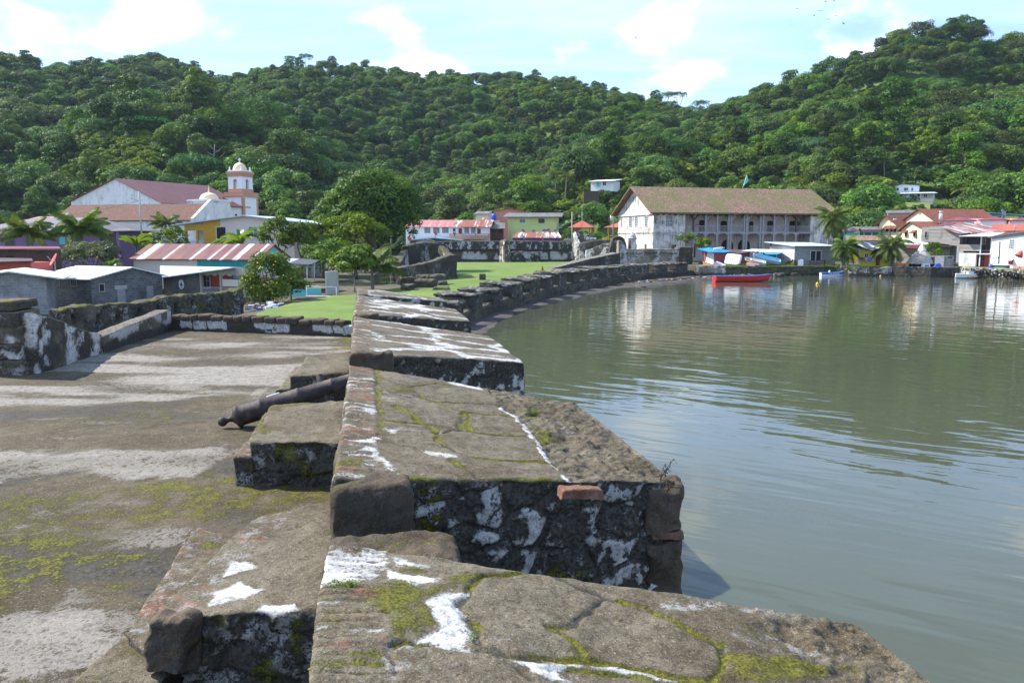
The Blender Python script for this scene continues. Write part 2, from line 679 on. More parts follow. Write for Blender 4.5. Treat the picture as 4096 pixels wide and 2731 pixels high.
def m_stone(name, ca, cb, lich=0.45, bumpd=0.02, fine=1.0, limec=(0.58, 0.57, 0.54), wob=0.85):
 t = NT(name)
 v = t.coord()
 at = t.n('ShaderNodeAttribute', attribute_name='mask')
 s = t.n('ShaderNodeSeparateColor')
 t.l(at.outputs['Color'], s.inputs[0])
 big = t.noise(v, 1.7 * fine, 8, 0.65)
 mid = t.noise(v, 11 * fine, 6, 0.68)
 fin = t.noise(v, 70 * fine, 4, 0.7)
 fin2 = t.noise(v, 31 * fine, 5, 0.75)
 col = t.mix(t.ramp(t.math('ADD', t.math('MULTIPLY', big, 0.6), t.math('MULTIPLY', mid, 0.4)), 0.36, 0.66), ca, cb)
 col = t.mix(t.math('MULTIPLY', t.ramp(fin, 0.52, 0.72), lich), col, (0.40, 0.37, 0.31))
 col = t.mix(t.math('MULTIPLY', t.ramp(fin2, 0.50, 0.68), 0.75), col, (0.035, 0.030, 0.022))
 grain = t.noise(v, 150 * fine, 3, 0.8)
 col = t.mix(0.85, col, t.mix(t.ramp(grain, 0.34, 0.66), (0.35, 0.35, 0.35), (1.25, 1.24, 1.2)), 'MULTIPLY')

 wv = t.math('ADD', t.math('MULTIPLY', mid, 0.40), t.math('ADD', t.math('MULTIPLY', fin2, 0.38), t.math('MULTIPLY', fin, 0.22)))

 wv = t.ramp(wv, 0.36, 0.64)

 def edge(m, lo=0.32, hi=0.72, k=wob):
  return t.ramp(t.math('ADD', m, t.math('MULTIPLY', t.math('SUBTRACT', wv, 0.5), k)), lo, hi)
 brick = t.mix(t.ramp(mid, 0.35, 0.7), (0.15, 0.055, 0.035), (0.30, 0.15, 0.10))
 col = t.mix(t.math('MULTIPLY', edge(at.outputs['Alpha'], .4, .8), 0.62), col, brick)
 dk = edge(s.outputs[2])
 col = t.mix(t.math('MULTIPLY', dk, 0.90), col, t.mix(t.ramp(fin2, .35, .65), (0.010, 0.010, 0.009), (0.075, 0.070, 0.060)))
 lime = edge(s.outputs[1])
 speck = t.math('MULTIPLY', t.ramp(fin, 0.55, 0.70), 0.6)
 col = t.mix(t.math('MULTIPLY', lime, t.math('SUBTRACT', 0.95, speck)), col, t.mix(t.ramp(t.math('ADD', t.math('MULTIPLY', fin2, .5), t.math('MULTIPLY', mid, .5)), 0.42, 0.62), limec, tuple(x * 0.40 for x in limec)))
 moss = edge(s.outputs[0])
 col = t.mix(t.math('MULTIPLY', moss, 0.95), col, t.mix(t.ramp(fin, 0.35, 0.7), (0.045, 0.045, 0.008), (0.155, 0.150, 0.016)))
 h = t.math('ADD', t.math('MULTIPLY', mid, 0.8), t.math('ADD', t.math('MULTIPLY', fin, 0.25), t.math('MULTIPLY', fin2, 0.35)))
 h = t.math('ADD', h, t.math('MULTIPLY', moss, 0.45))
 h = t.math('ADD', h, t.math('MULTIPLY', lime, 0.2))
 t.bump(h, 0.75, bumpd)
 t.b.inputs['Specular IOR Level'].default_value = 0.18
 return t.done(col, 0.88)

M = {}
M['stone'] = m_stone('parapet_stone', (0.076, 0.056, 0.030), (0.180, 0.155, 0.110), lich=0.55)
M['stone_brown'] = m_stone('brown_stone', (0.058, 0.043, 0.030), (0.14, 0.105, 0.072), lich=0.2)
M['stone_far'] = m_stone('mouldy_stone', (0.05, 0.045, 0.034), (0.145, 0.13, 0.10), lich=0.3, fine=0.28, bumpd=0.06)
M['stone_pale'] = m_stone('pale_quay_stone', (0.17, 0.15, 0.11), (0.38, 0.35, 0.28), lich=0.3, fine=0.28, bumpd=0.06)
M['floor'] = m_stone('platform_paving', (0.056, 0.041, 0.019), (0.126, 0.103, 0.062), lich=0.5, fine=0.75, limec=(0.275, 0.25, 0.212))
M['brick_red'] = m_plain('loose_brick_clay', (0.34, 0.13, 0.075), 0.85, 0.5, 14)

def m_iron():
 t = NT('old_cannon_iron')
 v = t.coord()
 n = t.noise(v, 9, 7, 0.7)
 col = t.mix(t.ramp(n, 0.4, 0.7), (0.028, 0.022, 0.021), (0.085, 0.056, 0.044))
 t.bump(t.noise(v, 40, 6, 0.7), 0.5, 0.008)
 return t.done(col, 0.68)

M['iron'] = m_iron()

def m_water():
 t = NT('bay_water')

 def wv(ang, sx, sy, det=2, dist=0.0):
  m = t.n('ShaderNodeMapping')
  m.inputs['Scale'].default_value = (sx, sy, 1)
  t.l(t.coord('Object', (1, 1, 1), (0, 0, math.radians(ang))), m.inputs[0])
  return t.noise(m.outputs[0], 1.0, det, 0.5, dist)
 a = wv(46, 0.11, 0.62, 2, 0.4)
 b = wv(30, 0.22, 1.5, 2, 0.3)
 d = wv(8, 0.55, 3.8, 2)
 e = wv(-25, 0.10, 0.35, 1)
 patch = t.ramp(wv(20, 0.03, 0.05, 3), 0.40, 0.62)
 h = t.math('ADD', t.math('MULTIPLY', a, 0.60), t.math('MULTIPLY', e, 0.35))
 h = t.math('ADD', h, t.math('MULTIPLY', b, 0.36))
 h = t.math('ADD', h, t.math('MULTIPLY', t.math('MULTIPLY', d, patch), 0.07))
 t.bump(h, 0.21, 0.20)
 t.b.inputs['IOR'].default_value = 1.333
 t.b.inputs['Specular IOR Level'].default_value = 0.5
 return t.done(t.mix(wv(0, .05, .05, 4), (0.053, 0.061, 0.038), (0.070, 0.076, 0.047)), 0.015)

M['water'] = m_water()

def m_grass():
 t = NT('mown_grass')
 v = t.coord()
 a = t.noise(v, 0.22, 6, 0.65)
 b = t.noise(v, 5.0, 5, 0.7)
 col = t.mix(t.ramp(a, 0.3, 0.7), (0.085, 0.14, 0.018), (0.135, 0.195, 0.032))
 col = t.mix(t.math('MULTIPLY', t.ramp(b, 0.45, 0.75), 0.5), col, (0.055, 0.10, 0.012))
 col = t.mix(t.math('MULTIPLY', t.ramp(t.noise(v, 0.6, 5, 0.7), 0.54, 0.70), 0.65), col, (0.20, 0.175, 0.085))
 t.bump(b, 0.8, 0.08)
 return t.done(col, 0.9)

M['grass'] = m_grass()

def m_ground(name, c, c2, sc=0.5):
 t = NT(name)
 v = t.coord()
 col = t.mix(t.ramp(t.noise(v, sc, 8, 0.7), 0.35, 0.65), c, c2)
 t.bump(t.noise(v, 3, 6, 0.7), 0.8, 0.12)
 return t.done(col, 0.95)

M['ground'] = m_ground('bare_earth', (0.05, 0.055, 0.025), (0.11, 0.095, 0.065))
M['mud'] = m_ground('dark_mud', (0.035, 0.03, 0.028), (0.085, 0.072, 0.062), 1.1)
M['hill'] = m_ground('hill_undergrowth', (0.03, 0.06, 0.012), (0.10, 0.165, 0.03), 0.12)
M['hillgrass'] = m_ground('rough_grass', (0.10, 0.15, 0.025), (0.17, 0.19, 0.05), 0.3)
M['bark'] = m_plain('bark', (0.13, 0.10, 0.075), 0.9, 0.7, 3)
M['palebark'] = m_plain('pale_bark', (0.30, 0.27, 0.22), 0.9, 0.6, 3)
M['palmbark'] = m_plain('palm_bark', (0.24, 0.20, 0.15), 0.9, 0.6, 4)
M['leaf'] = m_leaf('forest_leaves', (0.028, 0.072, 0.011), (0.138, 0.235, 0.030), 0.7)
M['leaf_blue'] = m_leaf('distant_leaves', (0.020, 0.066, 0.018), (0.088, 0.19, 0.040), 0.6)
M['leaf_lime'] = m_leaf('lime_leaves', (0.055, 0.110, 0.010), (0.20, 0.275, 0.024), 0.35, 0.35)  # leaves of a yellow-green colour, lighter than the forest leaves
M['leaf_dark'] = m_leaf('mango_leaves', (0.018, 0.055, 0.012), (0.10, 0.19, 0.032), 0.2, 0.3)
M['leaf_mango'] = m_leaf('mango_tree_leaves', (0.030, 0.078, 0.016), (0.15, 0.24, 0.045), 0.0, 0.3)
M['leaf_pale'] = m_leaf('pale_leaves', (0.075, 0.10, 0.05), (0.17, 0.20, 0.10), 0.3)
M['leaf_grey'] = m_leaf('brownish_leaves', (0.035, 0.052, 0.018), (0.095, 0.125, 0.035), 0.15)
M['palm'] = m_leaf('palm_fronds', (0.045, 0.085, 0.014), (0.14, 0.19, 0.035), 0.3, 0.3)
M['palm_yellow'] = m_leaf('dry_fronds', (0.22, 0.16, 0.02), (0.42, 0.30, 0.04), 0.1, 0.3)
M['banana'] = m_leaf('banana_leaves', (0.05, 0.12, 0.014), (0.17, 0.26, 0.035), 0.3, 0.4, rough=0.35)
M['flower'] = m_plain('yellow_petals', (0.75, 0.55, 0.03), 0.6, 0.1)
M['flower_orange'] = m_plain('orange_petals', (0.75, 0.28, 0.05), 0.6, 0.1)

M['white'] = m_plaster('white_wall', (0.78, 0.78, 0.77), (0.25, 0.25, 0.23), 0.35, 0.5, 0.8)
M['white_old'] = m_plaster('stained_white_wall', (0.74, 0.72, 0.68), (0.10, 0.095, 0.08), 0.75, 0.46, 0.72)
M['aduana'] = m_plaster('customs_house_plaster', (0.70, 0.65, 0.60), (0.15, 0.135, 0.115), 0.9, 0.42, 0.62)
M['aduana_dim'] = m_plaster('gallery_plaster', (0.70, 0.62, 0.56), (0.22, 0.19, 0.165), 0.7, 0.42, 0.75)
M['cream'] = m_plaster('cream_wall', (0.80, 0.74, 0.45), (0.5, 0.45, 0.28), 0.3)
M['beige'] = m_plaster('beige_wall', (0.70, 0.60, 0.50), (0.42, 0.36, 0.30), 0.4)
M['ochre'] = m_plain('ochre_paint', (0.60, 0.33, 0.03), 0.7, 0.2)
M['purple'] = m_plain('purple_paint', (0.22, 0.14, 0.26), 0.7, 0.25, 0.8)
M['teal'] = m_plain('teal_paint', (0.04, 0.33, 0.32), 0.6, 0.25, 0.8)
M['turq'] = m_plain('turquoise_paint', (0.14, 0.52, 0.52), 0.6, 0.2, 0.8)
M['red'] = m_plain('red_paint', (0.50, 0.10, 0.075), 0.6, 0.25)
M['darkred'] = m_plain('maroon_paint', (0.20, 0.05, 0.05), 0.6, 0.3)
M['redshack'] = m_planks('red_boards', (0.33, 0.085, 0.085), (0.25, 0.06, 0.06), 0.25)
M['limegreen'] = m_plain('pale_green_paint', (0.58, 0.66, 0.24), 0.7, 0.15, 0.5)
M['yellow'] = m_plain('yellow_paint', (0.72, 0.62, 0.02), 0.6, 0.2)
M['green'] = m_plain('green_paint', (0.045, 0.22, 0.11), 0.6, 0.2)
M['peach'] = m_plain('peach_paint', (0.52, 0.29, 0.17), 0.7, 0.2)
M['salmon'] = m_plain('salmon_paint', (0.58, 0.26, 0.18), 0.7, 0.2)
M['dome'] = m_plaster('dome_plaster', (0.76, 0.58, 0.38), (0.50, 0.38, 0.25), 0.4)
M['concrete'] = m_plaster('concrete', (0.40, 0.385, 0.35), (0.10, 0.095, 0.085), 0.6)
M['concrete_dark'] = m_plaster('stained_concrete', (0.16, 0.15, 0.135), (0.025, 0.025, 0.022), 0.8, 0.4, 0.65)
M['block'] = m_blocks('grey_blocks', (0.30, 0.30, 0.295), (0.21, 0.21, 0.21), (0.33, 0.33, 0.32))
M['block_dark'] = m_blocks('dark_blocks', (0.165, 0.165, 0.165), (0.10, 0.10, 0.102), (0.21, 0.21, 0.205), dark=0.5)
M['block_white'] = m_blocks('whitewashed_blocks', (0.62, 0.61, 0.57), (0.52, 0.51, 0.48), (0.4, 0.4, 0.38), dark=0.2)
M['wood'] = m_planks('weathered_boards', (0.42, 0.38, 0.33), (0.26, 0.235, 0.21), 0.22)
M['wood_dark'] = m_planks('dark_boards', (0.09, 0.08, 0.07), (0.06, 0.055, 0.05), 0.22)
M['wood_grey'] = m_plain('grey_timber', (0.36, 0.34, 0.34), 0.8, 0.5, 3)
M['wood_brown'] = m_plain('brown_timber', (0.10, 0.065, 0.045), 0.8, 0.5, 3)
M['wood_white'] = m_plain('painted_timber', (0.70, 0.70, 0.68), 0.6, 0.25, 2)
M['zinc'] = m_corrugated('bright_zinc', (0.72, 0.74, 0.76), (0.30, 0.17, 0.10), 0.25, 0.25, 0.58, 0.75)
M['zinc_blue'] = m_corrugated('bluish_zinc', (0.50, 0.58, 0.64), (0.32, 0.30, 0.28), 0.3, 0.25, 0.5, 0.7)
M['zinc_red'] = m_corrugated('red_zinc_with_pale_sheets', (0.13, 0.030, 0.027), (0.20, 0.075, 0.035), 0.7, 0.2, 0.42, 0.6, c2=(0.6, 0.6, 0.62), sheet=0.32, thr=0.84)
M['zinc_rust'] = m_corrugated('rusty_zinc', (0.58, 0.56, 0.54), (0.24, 0.07, 0.035), 0.95, 0.2, 0.44, 0.50, c2=(0.28, 0.09, 0.045))
M['zinc_red2'] = m_corrugated('church_red_zinc', (0.130, 0.030, 0.024), (0.13, 0.062, 0.036), 0.8, 0.3, 0.40, 0.62)
M['zinc_pink'] = m_corrugated('faded_red_zinc', (0.46, 0.16, 0.15), (0.60, 0.52, 0.50), 0.5, 0.25, 0.52, 0.6)
M['zinc_orange'] = m_corrugated('orange_zinc', (0.42, 0.11, 0.055), (0.30, 0.08, 0.04), 0.5, 0.3)
M['zinc_grey'] = m_corrugated('old_grey_zinc', (0.17, 0.155, 0.145), (0.10, 0.07, 0.05), 0.6, 0.3, 0.4, 0.6)
M['zinc_stripe'] = m_corrugated('striped_zinc', (0.055, 0.05, 0.05), (0.1, 0.08, 0.07), 0.3, 0.25, c2=(0.68, 0.70, 0.72), sheet=0.8)
M['zinc_maroon'] = m_corrugated('maroon_zinc', (0.20, 0.042, 0.040), (0.22, 0.09, 0.06), 0.5, 0.3)
M['tiles'] = m_tiles('clay_tiles', (0.215, 0.105, 0.072), (0.15, 0.070, 0.05), (0.10, 0.075, 0.05), 0.5)
M['tiles_red'] = m_tiles('red_clay_tiles', (0.30, 0.085, 0.048), (0.19, 0.055, 0.035), (0.10, 0.06, 0.045), 0.55)
M['tiles_moss'] = m_tiles('mossy_clay_tiles', (0.34, 0.19, 0.14), (0.16, 0.085, 0.06), (0.13, 0.135, 0.03), 0.82, 0.44, 0.56, 0.3, 0.45, 0.55)
M['thatch'] = m_planks('grey_thatch', (0.50, 0.45, 0.38), (0.34, 0.30, 0.26), 0.12)
M['pane'] = m_plain('dark_glass', (0.018, 0.02, 0.024), 0.12, 0.1)
M['pane_grey'] = m_plain('curtained_glass', (0.16, 0.18, 0.22), 0.2, 0.6, 6)
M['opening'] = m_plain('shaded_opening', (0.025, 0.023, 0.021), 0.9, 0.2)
M['metal'] = m_plain('grey_metal', (0.30, 0.30, 0.30), 0.5, 0.3, 3)
M['metal_white'] = m_plain('white_metal', (0.72, 0.73, 0.74), 0.45, 0.2, 3)
M['black'] = m_plain('black_rubber', (0.018, 0.018, 0.019), 0.8, 0.2)
M['rust_dark'] = m_corrugated('dark_rusty_sheet', (0.085, 0.05, 0.045), (0.15, 0.06, 0.035), 0.8, 0.2)
M['dish_red'] = m_plain('red_dish_paint', (0.52, 0.09, 0.055), 0.5, 0.2)
M['dish_grey'] = m_plain('grey_dish_paint', (0.26, 0.24, 0.27), 0.5, 0.2)
M['boat_red'] = m_plain('red_boat_paint', (0.55, 0.028, 0.022), 0.35, 0.15, 2)
M['boat_blue'] = m_plain('blue_boat_paint', (0.045, 0.15, 0.52), 0.35, 0.15, 2)
M['boat_sky'] = m_plain('sky_blue_boat_paint', (0.27, 0.54, 0.70), 0.35, 0.15, 2)
M['boat_white'] = m_plain('white_boat_paint', (0.76, 0.76, 0.73), 0.35, 0.15, 2)
M['boat_green'] = m_plain('dark_green_trim', (0.02, 0.11, 0.075), 0.4, 0.15, 2)
M['boat_teal'] = m_plain('turquoise_boat_paint', (0.10, 0.55, 0.52), 0.4, 0.15, 2)
M['boat_orange'] = m_plain('orange_boat_paint', (0.68, 0.25, 0.08), 0.5, 0.2, 2)
M['tarp_blue'] = m_plain('blue_tarpaulin', (0.03, 0.26, 0.62), 0.4, 0.25, 2)
M['tarp_white'] = m_plain('pale_tarpaulin', (0.66, 0.74, 0.80), 0.45, 0.2, 2)
M['blue'] = m_plain('blue_plastic', (0.035, 0.085, 0.55), 0.4, 0.1)
M['amber'] = m_plain('yellow_plastic', (0.78, 0.42, 0.02), 0.4, 0.1)
M['shirt'] = m_plain('yellow_cotton', (0.74, 0.52, 0.03), 0.9, 0.25, 8)
M['jeans'] = m_plain('blue_denim', (0.03, 0.07, 0.22), 0.9, 0.25, 8)
M['skin'] = m_plain('brown_skin', (0.10, 0.055, 0.035), 0.6, 0.15, 8)
M['hair'] = m_plain('black_hair', (0.012, 0.011, 0.010), 0.7, 0.1)
M['cloth_a'] = m_plain('violet_laundry', (0.24, 0.18, 0.55), 0.9, 0.2)
M['cloth_b'] = m_plain('pink_laundry', (0.62, 0.36, 0.50), 0.9, 0.2)
M['cloth_c'] = m_plain('navy_laundry', (0.05, 0.09, 0.30), 0.9, 0.2)
M['cloth_d'] = m_plain('white_laundry', (0.75, 0.75, 0.78), 0.9, 0.15)
M['cloth_e'] = m_plain('red_laundry', (0.55, 0.07, 0.06), 0.9, 0.15)
M['cloth_o'] = m_plain('orange_cloth', (0.72, 0.24, 0.07), 0.9, 0.15)
M['car_white'] = m_plain('white_car_paint', (0.72, 0.74, 0.78), 0.25, 0.05)
M['car_yellow'] = m_plain('yellow_car_paint', (0.78, 0.50, 0.02), 0.25, 0.05)
# rough stone bodies
def rock(name, frame, L, mats, parent=None, res=0.05, seed=0, r=0.04, amp=(0.03, 0.012, 0.004), fn=None, attr=None, relief=None, faces='tfbio'):
 """a worn block: gridded box of size L, edges rounded by r, pushed about by noise; fn maps box metres to frame metres;
 attr(P, face) gives the vertex masks, relief(P, face) a push along the face's normal"""
 Lx, Ly, Lz = L
 nx, ny, nz = (max(2, int(round(q / res))) for q in L)
 gx, gy, gz = np.linspace(0, Lx, nx + 1), np.linspace(0, Ly, ny + 1), np.linspace(0, Lz, nz + 1)
 PP, FF, FC = [], [], []
 base = 0

 def add(A, B, make, code, nrm, flip):
  nonlocal base
  a, b = np.meshgrid(A, B, indexing='ij')
  p = make(a.ravel(), b.ravel())
  n0, n1 = len(A), len(B)
  idx = np.arange(n0 * n1).reshape(n0, n1) + base
  q = np.stack([idx[:-1, :-1], idx[1:, :-1], idx[1:, 1:], idx[:-1, 1:]], -1).reshape(-1, 4)
  if flip:
   q = q[:, ::-1]
  PP.append(p)
  FF.append(q)
  FC.append(np.full(len(p), code))
  base += len(p)
 if 't' in faces:
  add(gx, gy, lambda a, b: np.stack([a, b, np.full_like(a, Lz)], 1), 0, 2, False)
 if 'f' in faces:
  add(gx, gz, lambda a, c: np.stack([a, np.zeros_like(a), c], 1), 1, 1, False)
 if 'b' in faces:
  add(gx, gz, lambda a, c: np.stack([a, np.full_like(a, Ly), c], 1), 2, 1, True)
 if 'i' in faces:
  add(gy, gz, lambda b, c: np.stack([np.zeros_like(b), b, c], 1), 3, 0, True)
 if 'o' in faces:
  add(gy, gz, lambda b, c: np.stack([np.full_like(b, Lx), b, c], 1), 4, 0, False)
 P, Fq, code = np.concatenate(PP), np.concatenate(FF), np.concatenate(FC)
 lo, hi = np.array([r, r, -9.0]), np.array([Lx - r, Ly - r, Lz - r])
 c = np.clip(P, np.minimum(lo, hi), np.maximum(lo, hi))
 d = P - c
 ln = np.linalg.norm(d, axis=1, keepdims=True)
 Q = np.where(ln > 1e-9, c + d / np.maximum(ln, 1e-9) * np.minimum(ln, r), P)
 loc = Q.copy() if fn is None else fn(Q)
 off = np.zeros_like(loc)
 for k, (sc, am) in enumerate(zip((1.1, 4.5, 17.0), amp)):
  if am <= 0:
   continue
  for ax in range(3):
   off[:, ax] += (fbm(loc * sc + 31.7 * ax + 5 * k, seed + 11 * ax + 3 * k, 2) - 0.5) * 2.4 * am
 nr = np.zeros_like(loc)
 for cd, ax, sg in ((0, 2, 1), (1, 1, -1), (2, 1, 1), (3, 0, -1), (4, 0, 1)):
  nr[code == cd, ax] = sg
 if relief is not None:
  e = np.minimum.reduce([np.where(code >= 3, 9, np.minimum(P[:, 0], Lx - P[:, 0])),
        np.where((code == 1) | (code == 2), 9, np.minimum(P[:, 1], Ly - P[:, 1])),
        np.where(code == 0, 9, Lz - P[:, 2])])
  off += nr * (relief(loc, code) * sstep(0, 0.05, e))[:, None]
 wpos = loc + off
 A = attr(loc, code) if attr is not None else weather(loc, code, seed)
 o_, u_, v_ = frame.o, frame.u, frame.v
 V = o_ + wpos[:, :1] * u_ + wpos[:, 1:2] * v_ + wpos[:, 2:3] * np.array([0, 0, 1.0])
 key = np.round(P * 4096).astype(np.int64)
 _, first, inv = np.unique(key, axis=0, return_index=True, return_inverse=True)
 inv = inv.ravel()
 cnt = np.bincount(inv).astype(float)
 Vw = np.stack([np.bincount(inv, V[:, k]) / cnt for k in range(3)], 1)
 return np_object(name, Vw, inv[Fq], mats, parent, A[first])

def weather(P, code, seed=0, moss=0.5, lime=0.45, dark=0.75, sc=1.0):
 n1 = fbm(P * 0.9 * sc + 3.1, seed + 1, 4)
 n2 = fbm(P * np.array([2.2, 2.2, 3.0]) * sc, seed + 2, 4)
 n3 = fbm(P * 5.5 * sc + 9, seed + 3, 3)
 n4 = fbm(P * np.array([2.0, 2.0, 0.8]) * sc + 40, seed + 4, 4)
 top = code == 0
 A = np.zeros((len(P), 4))
 A[:, 0] = np.where(top, sstep(0.52, 0.72, n2 * 0.6 + n3 * 0.4) * moss, sstep(0.60, 0.76, n2) * 0.6 * moss)
 A[:, 1] = np.where(top, sstep(0.58, 0.75, n1 * 0.5 + n4 * 0.5) * lime * 0.5, sstep(0.42, 0.72, n4 * 0.6 + n3 * 0.4) * 1.3 * lime)
 A[:, 2] = np.where(top, sstep(0.5, 0.7, n4) * 0.3, sstep(0.22, 0.58, n1 * 0.4 + n2 * 0.6) * dark)
 return A

def cells(Pt, cx, cy, seed, jit=0.85):
 g = Pt / np.array([cx, cy])
 b = np.floor(g)
 f1 = np.full(len(Pt), 1e9)
 f2 = np.full(len(Pt), 1e9)
 rid = np.zeros(len(Pt))
 for i in (-1, 0, 1):
  for j in (-1, 0, 1):
   c = b + (i, j)
   h1 = _hash(c[:, 0], c[:, 1], c[:, 0] * 0 + 1, seed)
   h2 = _hash(c[:, 0], c[:, 1], c[:, 0] * 0 + 2, seed)
   h3 = _hash(c[:, 0], c[:, 1], c[:, 0] * 0 + 3, seed)
   q = c + 0.5 + (np.stack([h1, h2], 1) - 0.5) * jit
   d = np.linalg.norm(g - q, axis=1)
   near = d < f1
   f2 = np.where(near, f1, np.minimum(f2, d))
   rid = np.where(near, h3, rid)
   f1 = np.minimum(f1, d)
 return f1, f2 - f1, rid

# water, ground
FLOOR = 2.8
PA = math.radians(10.6)
_R0 = np.array([math.cos(PA), math.sin(PA), 0])
FP = Frame(-0.25 * _R0, PA)          # parapet: u across to the sea, v along the wall, w up
TOPZ, THK, DROP = 3.75, 2.82, 0.40

def top_z(u):
 return TOPZ - DROP * u / THK

def px_top(pts, rise=0.0):
 out = []
 n = FP.w + FP.u * (DROP / THK)
 p0 = FP.P(0, 0, TOPZ + rise)
 e = np.array([0, 0, EYE])
 for px, py in pts:
  d = ray(px, py)
  q = e + d * (np.dot(p0 - e, n) / np.dot(d, n)) - FP.o
  out.append((q @ FP.u, q @ FP.v))
 return np.array(out)

def z4(pts):
 return px_top([(1200 + .6803 * x, 1400 + .6803 * y) for x, y in pts])

def z5(pts):
 return px_top([(1100 + 1.1054 * x, 2050 + 1.1054 * y) for x, y in pts])

SHORE = [(-60, 12), (-11, 13), (-11, 24.5), (-4.6, 25.5), (-3.6, 45.0), (-2.8, 50.0), (-1.0, 57.5), (1.4, 64.5), (3.9, 72.5), (7.5, 82.5), (12.2, 93.0), (18.3, 103.5), (24.0, 110.0)]
QUAY = [(2786, 113.2), (2900, 112.2), (2990, 111.8), (3110, 111.8), (3240, 113.4), (3345, 112.6), (3420, 111.2), (3565, 110.0), (3722, 106.8), (3838, 106.6), (3962, 103.4), (4096, 99.6), (4420, 86.0)]
SHORE += [tuple(atY(px, 1095, Y + .9)[:2]) for px, Y in QUAY]
SHORE += [(75, 60), (120, 50)]

def build_setting():
 b = MB()
 n = 1
 b.quad((-10.8, -25, 0), (260, -25, 0), (260, 150, 0), (-10.8, 150, 0))
 tag(b.build('water', M['water']), kind='structure')
 bm = bmesh.new()
 ring = [(x, y, 0.75) for x, y in SHORE[2:]] + [(300, 50, 0.75), (300, 260, 0.75), (-300, 260, 0.75), (-300, 72, 0.75), (-16.6, 72, 0.75), (-16.6, 27, 0.75)]
 vs = [bm.verts.new(p) for p in ring]
 f = bm.faces.new(vs)
 ex = bmesh.ops.extrude_face_region(bm, geom=[f])
 bmesh.ops.translate(bm, vec=(0, 0, -1.6), verts=[v for v in ex['geom'] if isinstance(v, bmesh.types.BMVert)])
 bmesh.ops.recalc_face_normals(bm, faces=bm.faces)
 bmesh.ops.triangulate(bm, faces=bm.faces)
 lo = [bm.verts.new(p + (0.1,)) for p in ((-300, 11), (-11, 11), (-11, 24.4), (-16.6, 27), (-16.6, 72), (-300, 72))]
 bm.faces.new(lo)
 bmesh.ops.triangulate(bm, faces=bm.faces)
 me = bpy.data.meshes.new('ground')
 bm.to_mesh(me)
 bm.free()
 me.materials.append(M['ground'])
 g = bpy.data.objects.new('ground', me)
 COL.objects.link(g)
 tag(g, kind='structure')

 def sheet(name, pts, z, mat, res=0.6, hump=0.10):
  xy = np.array([atZ(px, py, z)[:2] for px, py in pts]) if len(pts[0]) == 2 else np.array(pts)[:, :2]
  lo, hi = xy.min(0) - 0.2, xy.max(0) + 0.2
  gx, gy = np.arange(lo[0], hi[0] + res, res), np.arange(lo[1], hi[1] + res, res)
  a, c = np.meshgrid(gx, gy, indexing='ij')
  P = np.stack([a.ravel(), c.ravel()], 1)
  d = np.where(inside(P, xy), seg_dist(P, xy, True), -seg_dist(P, xy, True))
  wob = (fbm(np.c_[P * 0.5, P[:, 0] * 0], 5, 3) - 0.5) * 1.0
  zz = z + hump * (fbm(np.c_[P * 0.25, P[:, 0] * 0], 6, 3) - 0.5) - 0.35 * sstep(0.2, -0.8, d + wob)
  idx = np.arange(len(P)).reshape(len(gx), len(gy))
  q = np.stack([idx[:-1, :-1], idx[1:, :-1], idx[1:, 1:], idx[:-1, 1:]], -1).reshape(-1, 4)
  q = q[(d[q] > -1.0).all(1)]
  return tag(np_object(name, np.c_[P, zz], q, mat), kind='structure')
 sheet('lawn', [(1005, 1262), (1130, 1215), (1330, 1180), (1440, 1176), (1500, 1160), (1900, 1118), (1960, 1170), (1800, 1200), (1720, 1250), (1500, 1345), (1100, 1345)], 0.95, M['grass'])
 sheet('lawn', [(1700, 1122), (1830, 1112), (1826, 1049), (2300, 1047), (2330, 1062), (2200, 1100), (1990, 1160), (1800, 1200), (1600, 1170)], 0.98, M['grass'])
 sheet('beach', [(12.0, 90.0, 0), (18.5, 101.0, 0), (24.5, 108.0, 0), (31, 111.5, 0), (36, 113, 0), (36, 110, 0), (29, 105.0, 0), (21.5, 96.5, 0), (14.5, 86.0, 0)], 0.16, M['mud'], 0.4, 0.12)
 sheet('mudflat', [(-4.4, 45, 0), (-3.0, 52, 0), (-1.0, 58.5, 0), (2.6, 68.0, 0), (7.5, 81, 0), (13.5, 92, 0), (16.0, 90.5, 0), (10.2, 81.5, 0), (5.2, 70, 0), (2.0, 62, 0), (-0.6, 52.0, 0), (-1.6, 44, 0)], 0.06, M['mud'], 0.35, 0.18)

build_setting()

# the near parapet
BRK = 0.068

def top_common(P, strip=0.33):
 i = np.floor(P[:, 1] / BRK + 0.35 * fbm(P * 2.0, 3, 2))
 f = P[:, 1] / BRK - np.floor(P[:, 1] / BRK)
 h = _hash(i, i * 0, i * 0 + 4, 9)
 s = sstep(strip + 0.03, strip - 0.03, P[:, 0] + 0.05 * (fbm(P * 7, 8, 2) - 0.5))
 joint = sstep(0.22, 0.04, np.minimum(f, 1 - f)) * s
 return s, joint, h

def merlon_fn(sp, zb):
 s0, s1, S0, S1 = sp

 def fn(Q):
  a = Q[:, 0] / THK
  b = Q[:, 1] / (s1 - s0)
  v = (1 - b) * ((1 - a) * s0 + a * S0) + b * ((1 - a) * s1 + a * S1)
  z = zb + Q[:, 2] / (TOPZ - zb) * (top_z(Q[:, 0]) - zb)
  return np.stack([Q[:, 0], v, z], 1)
 return fn

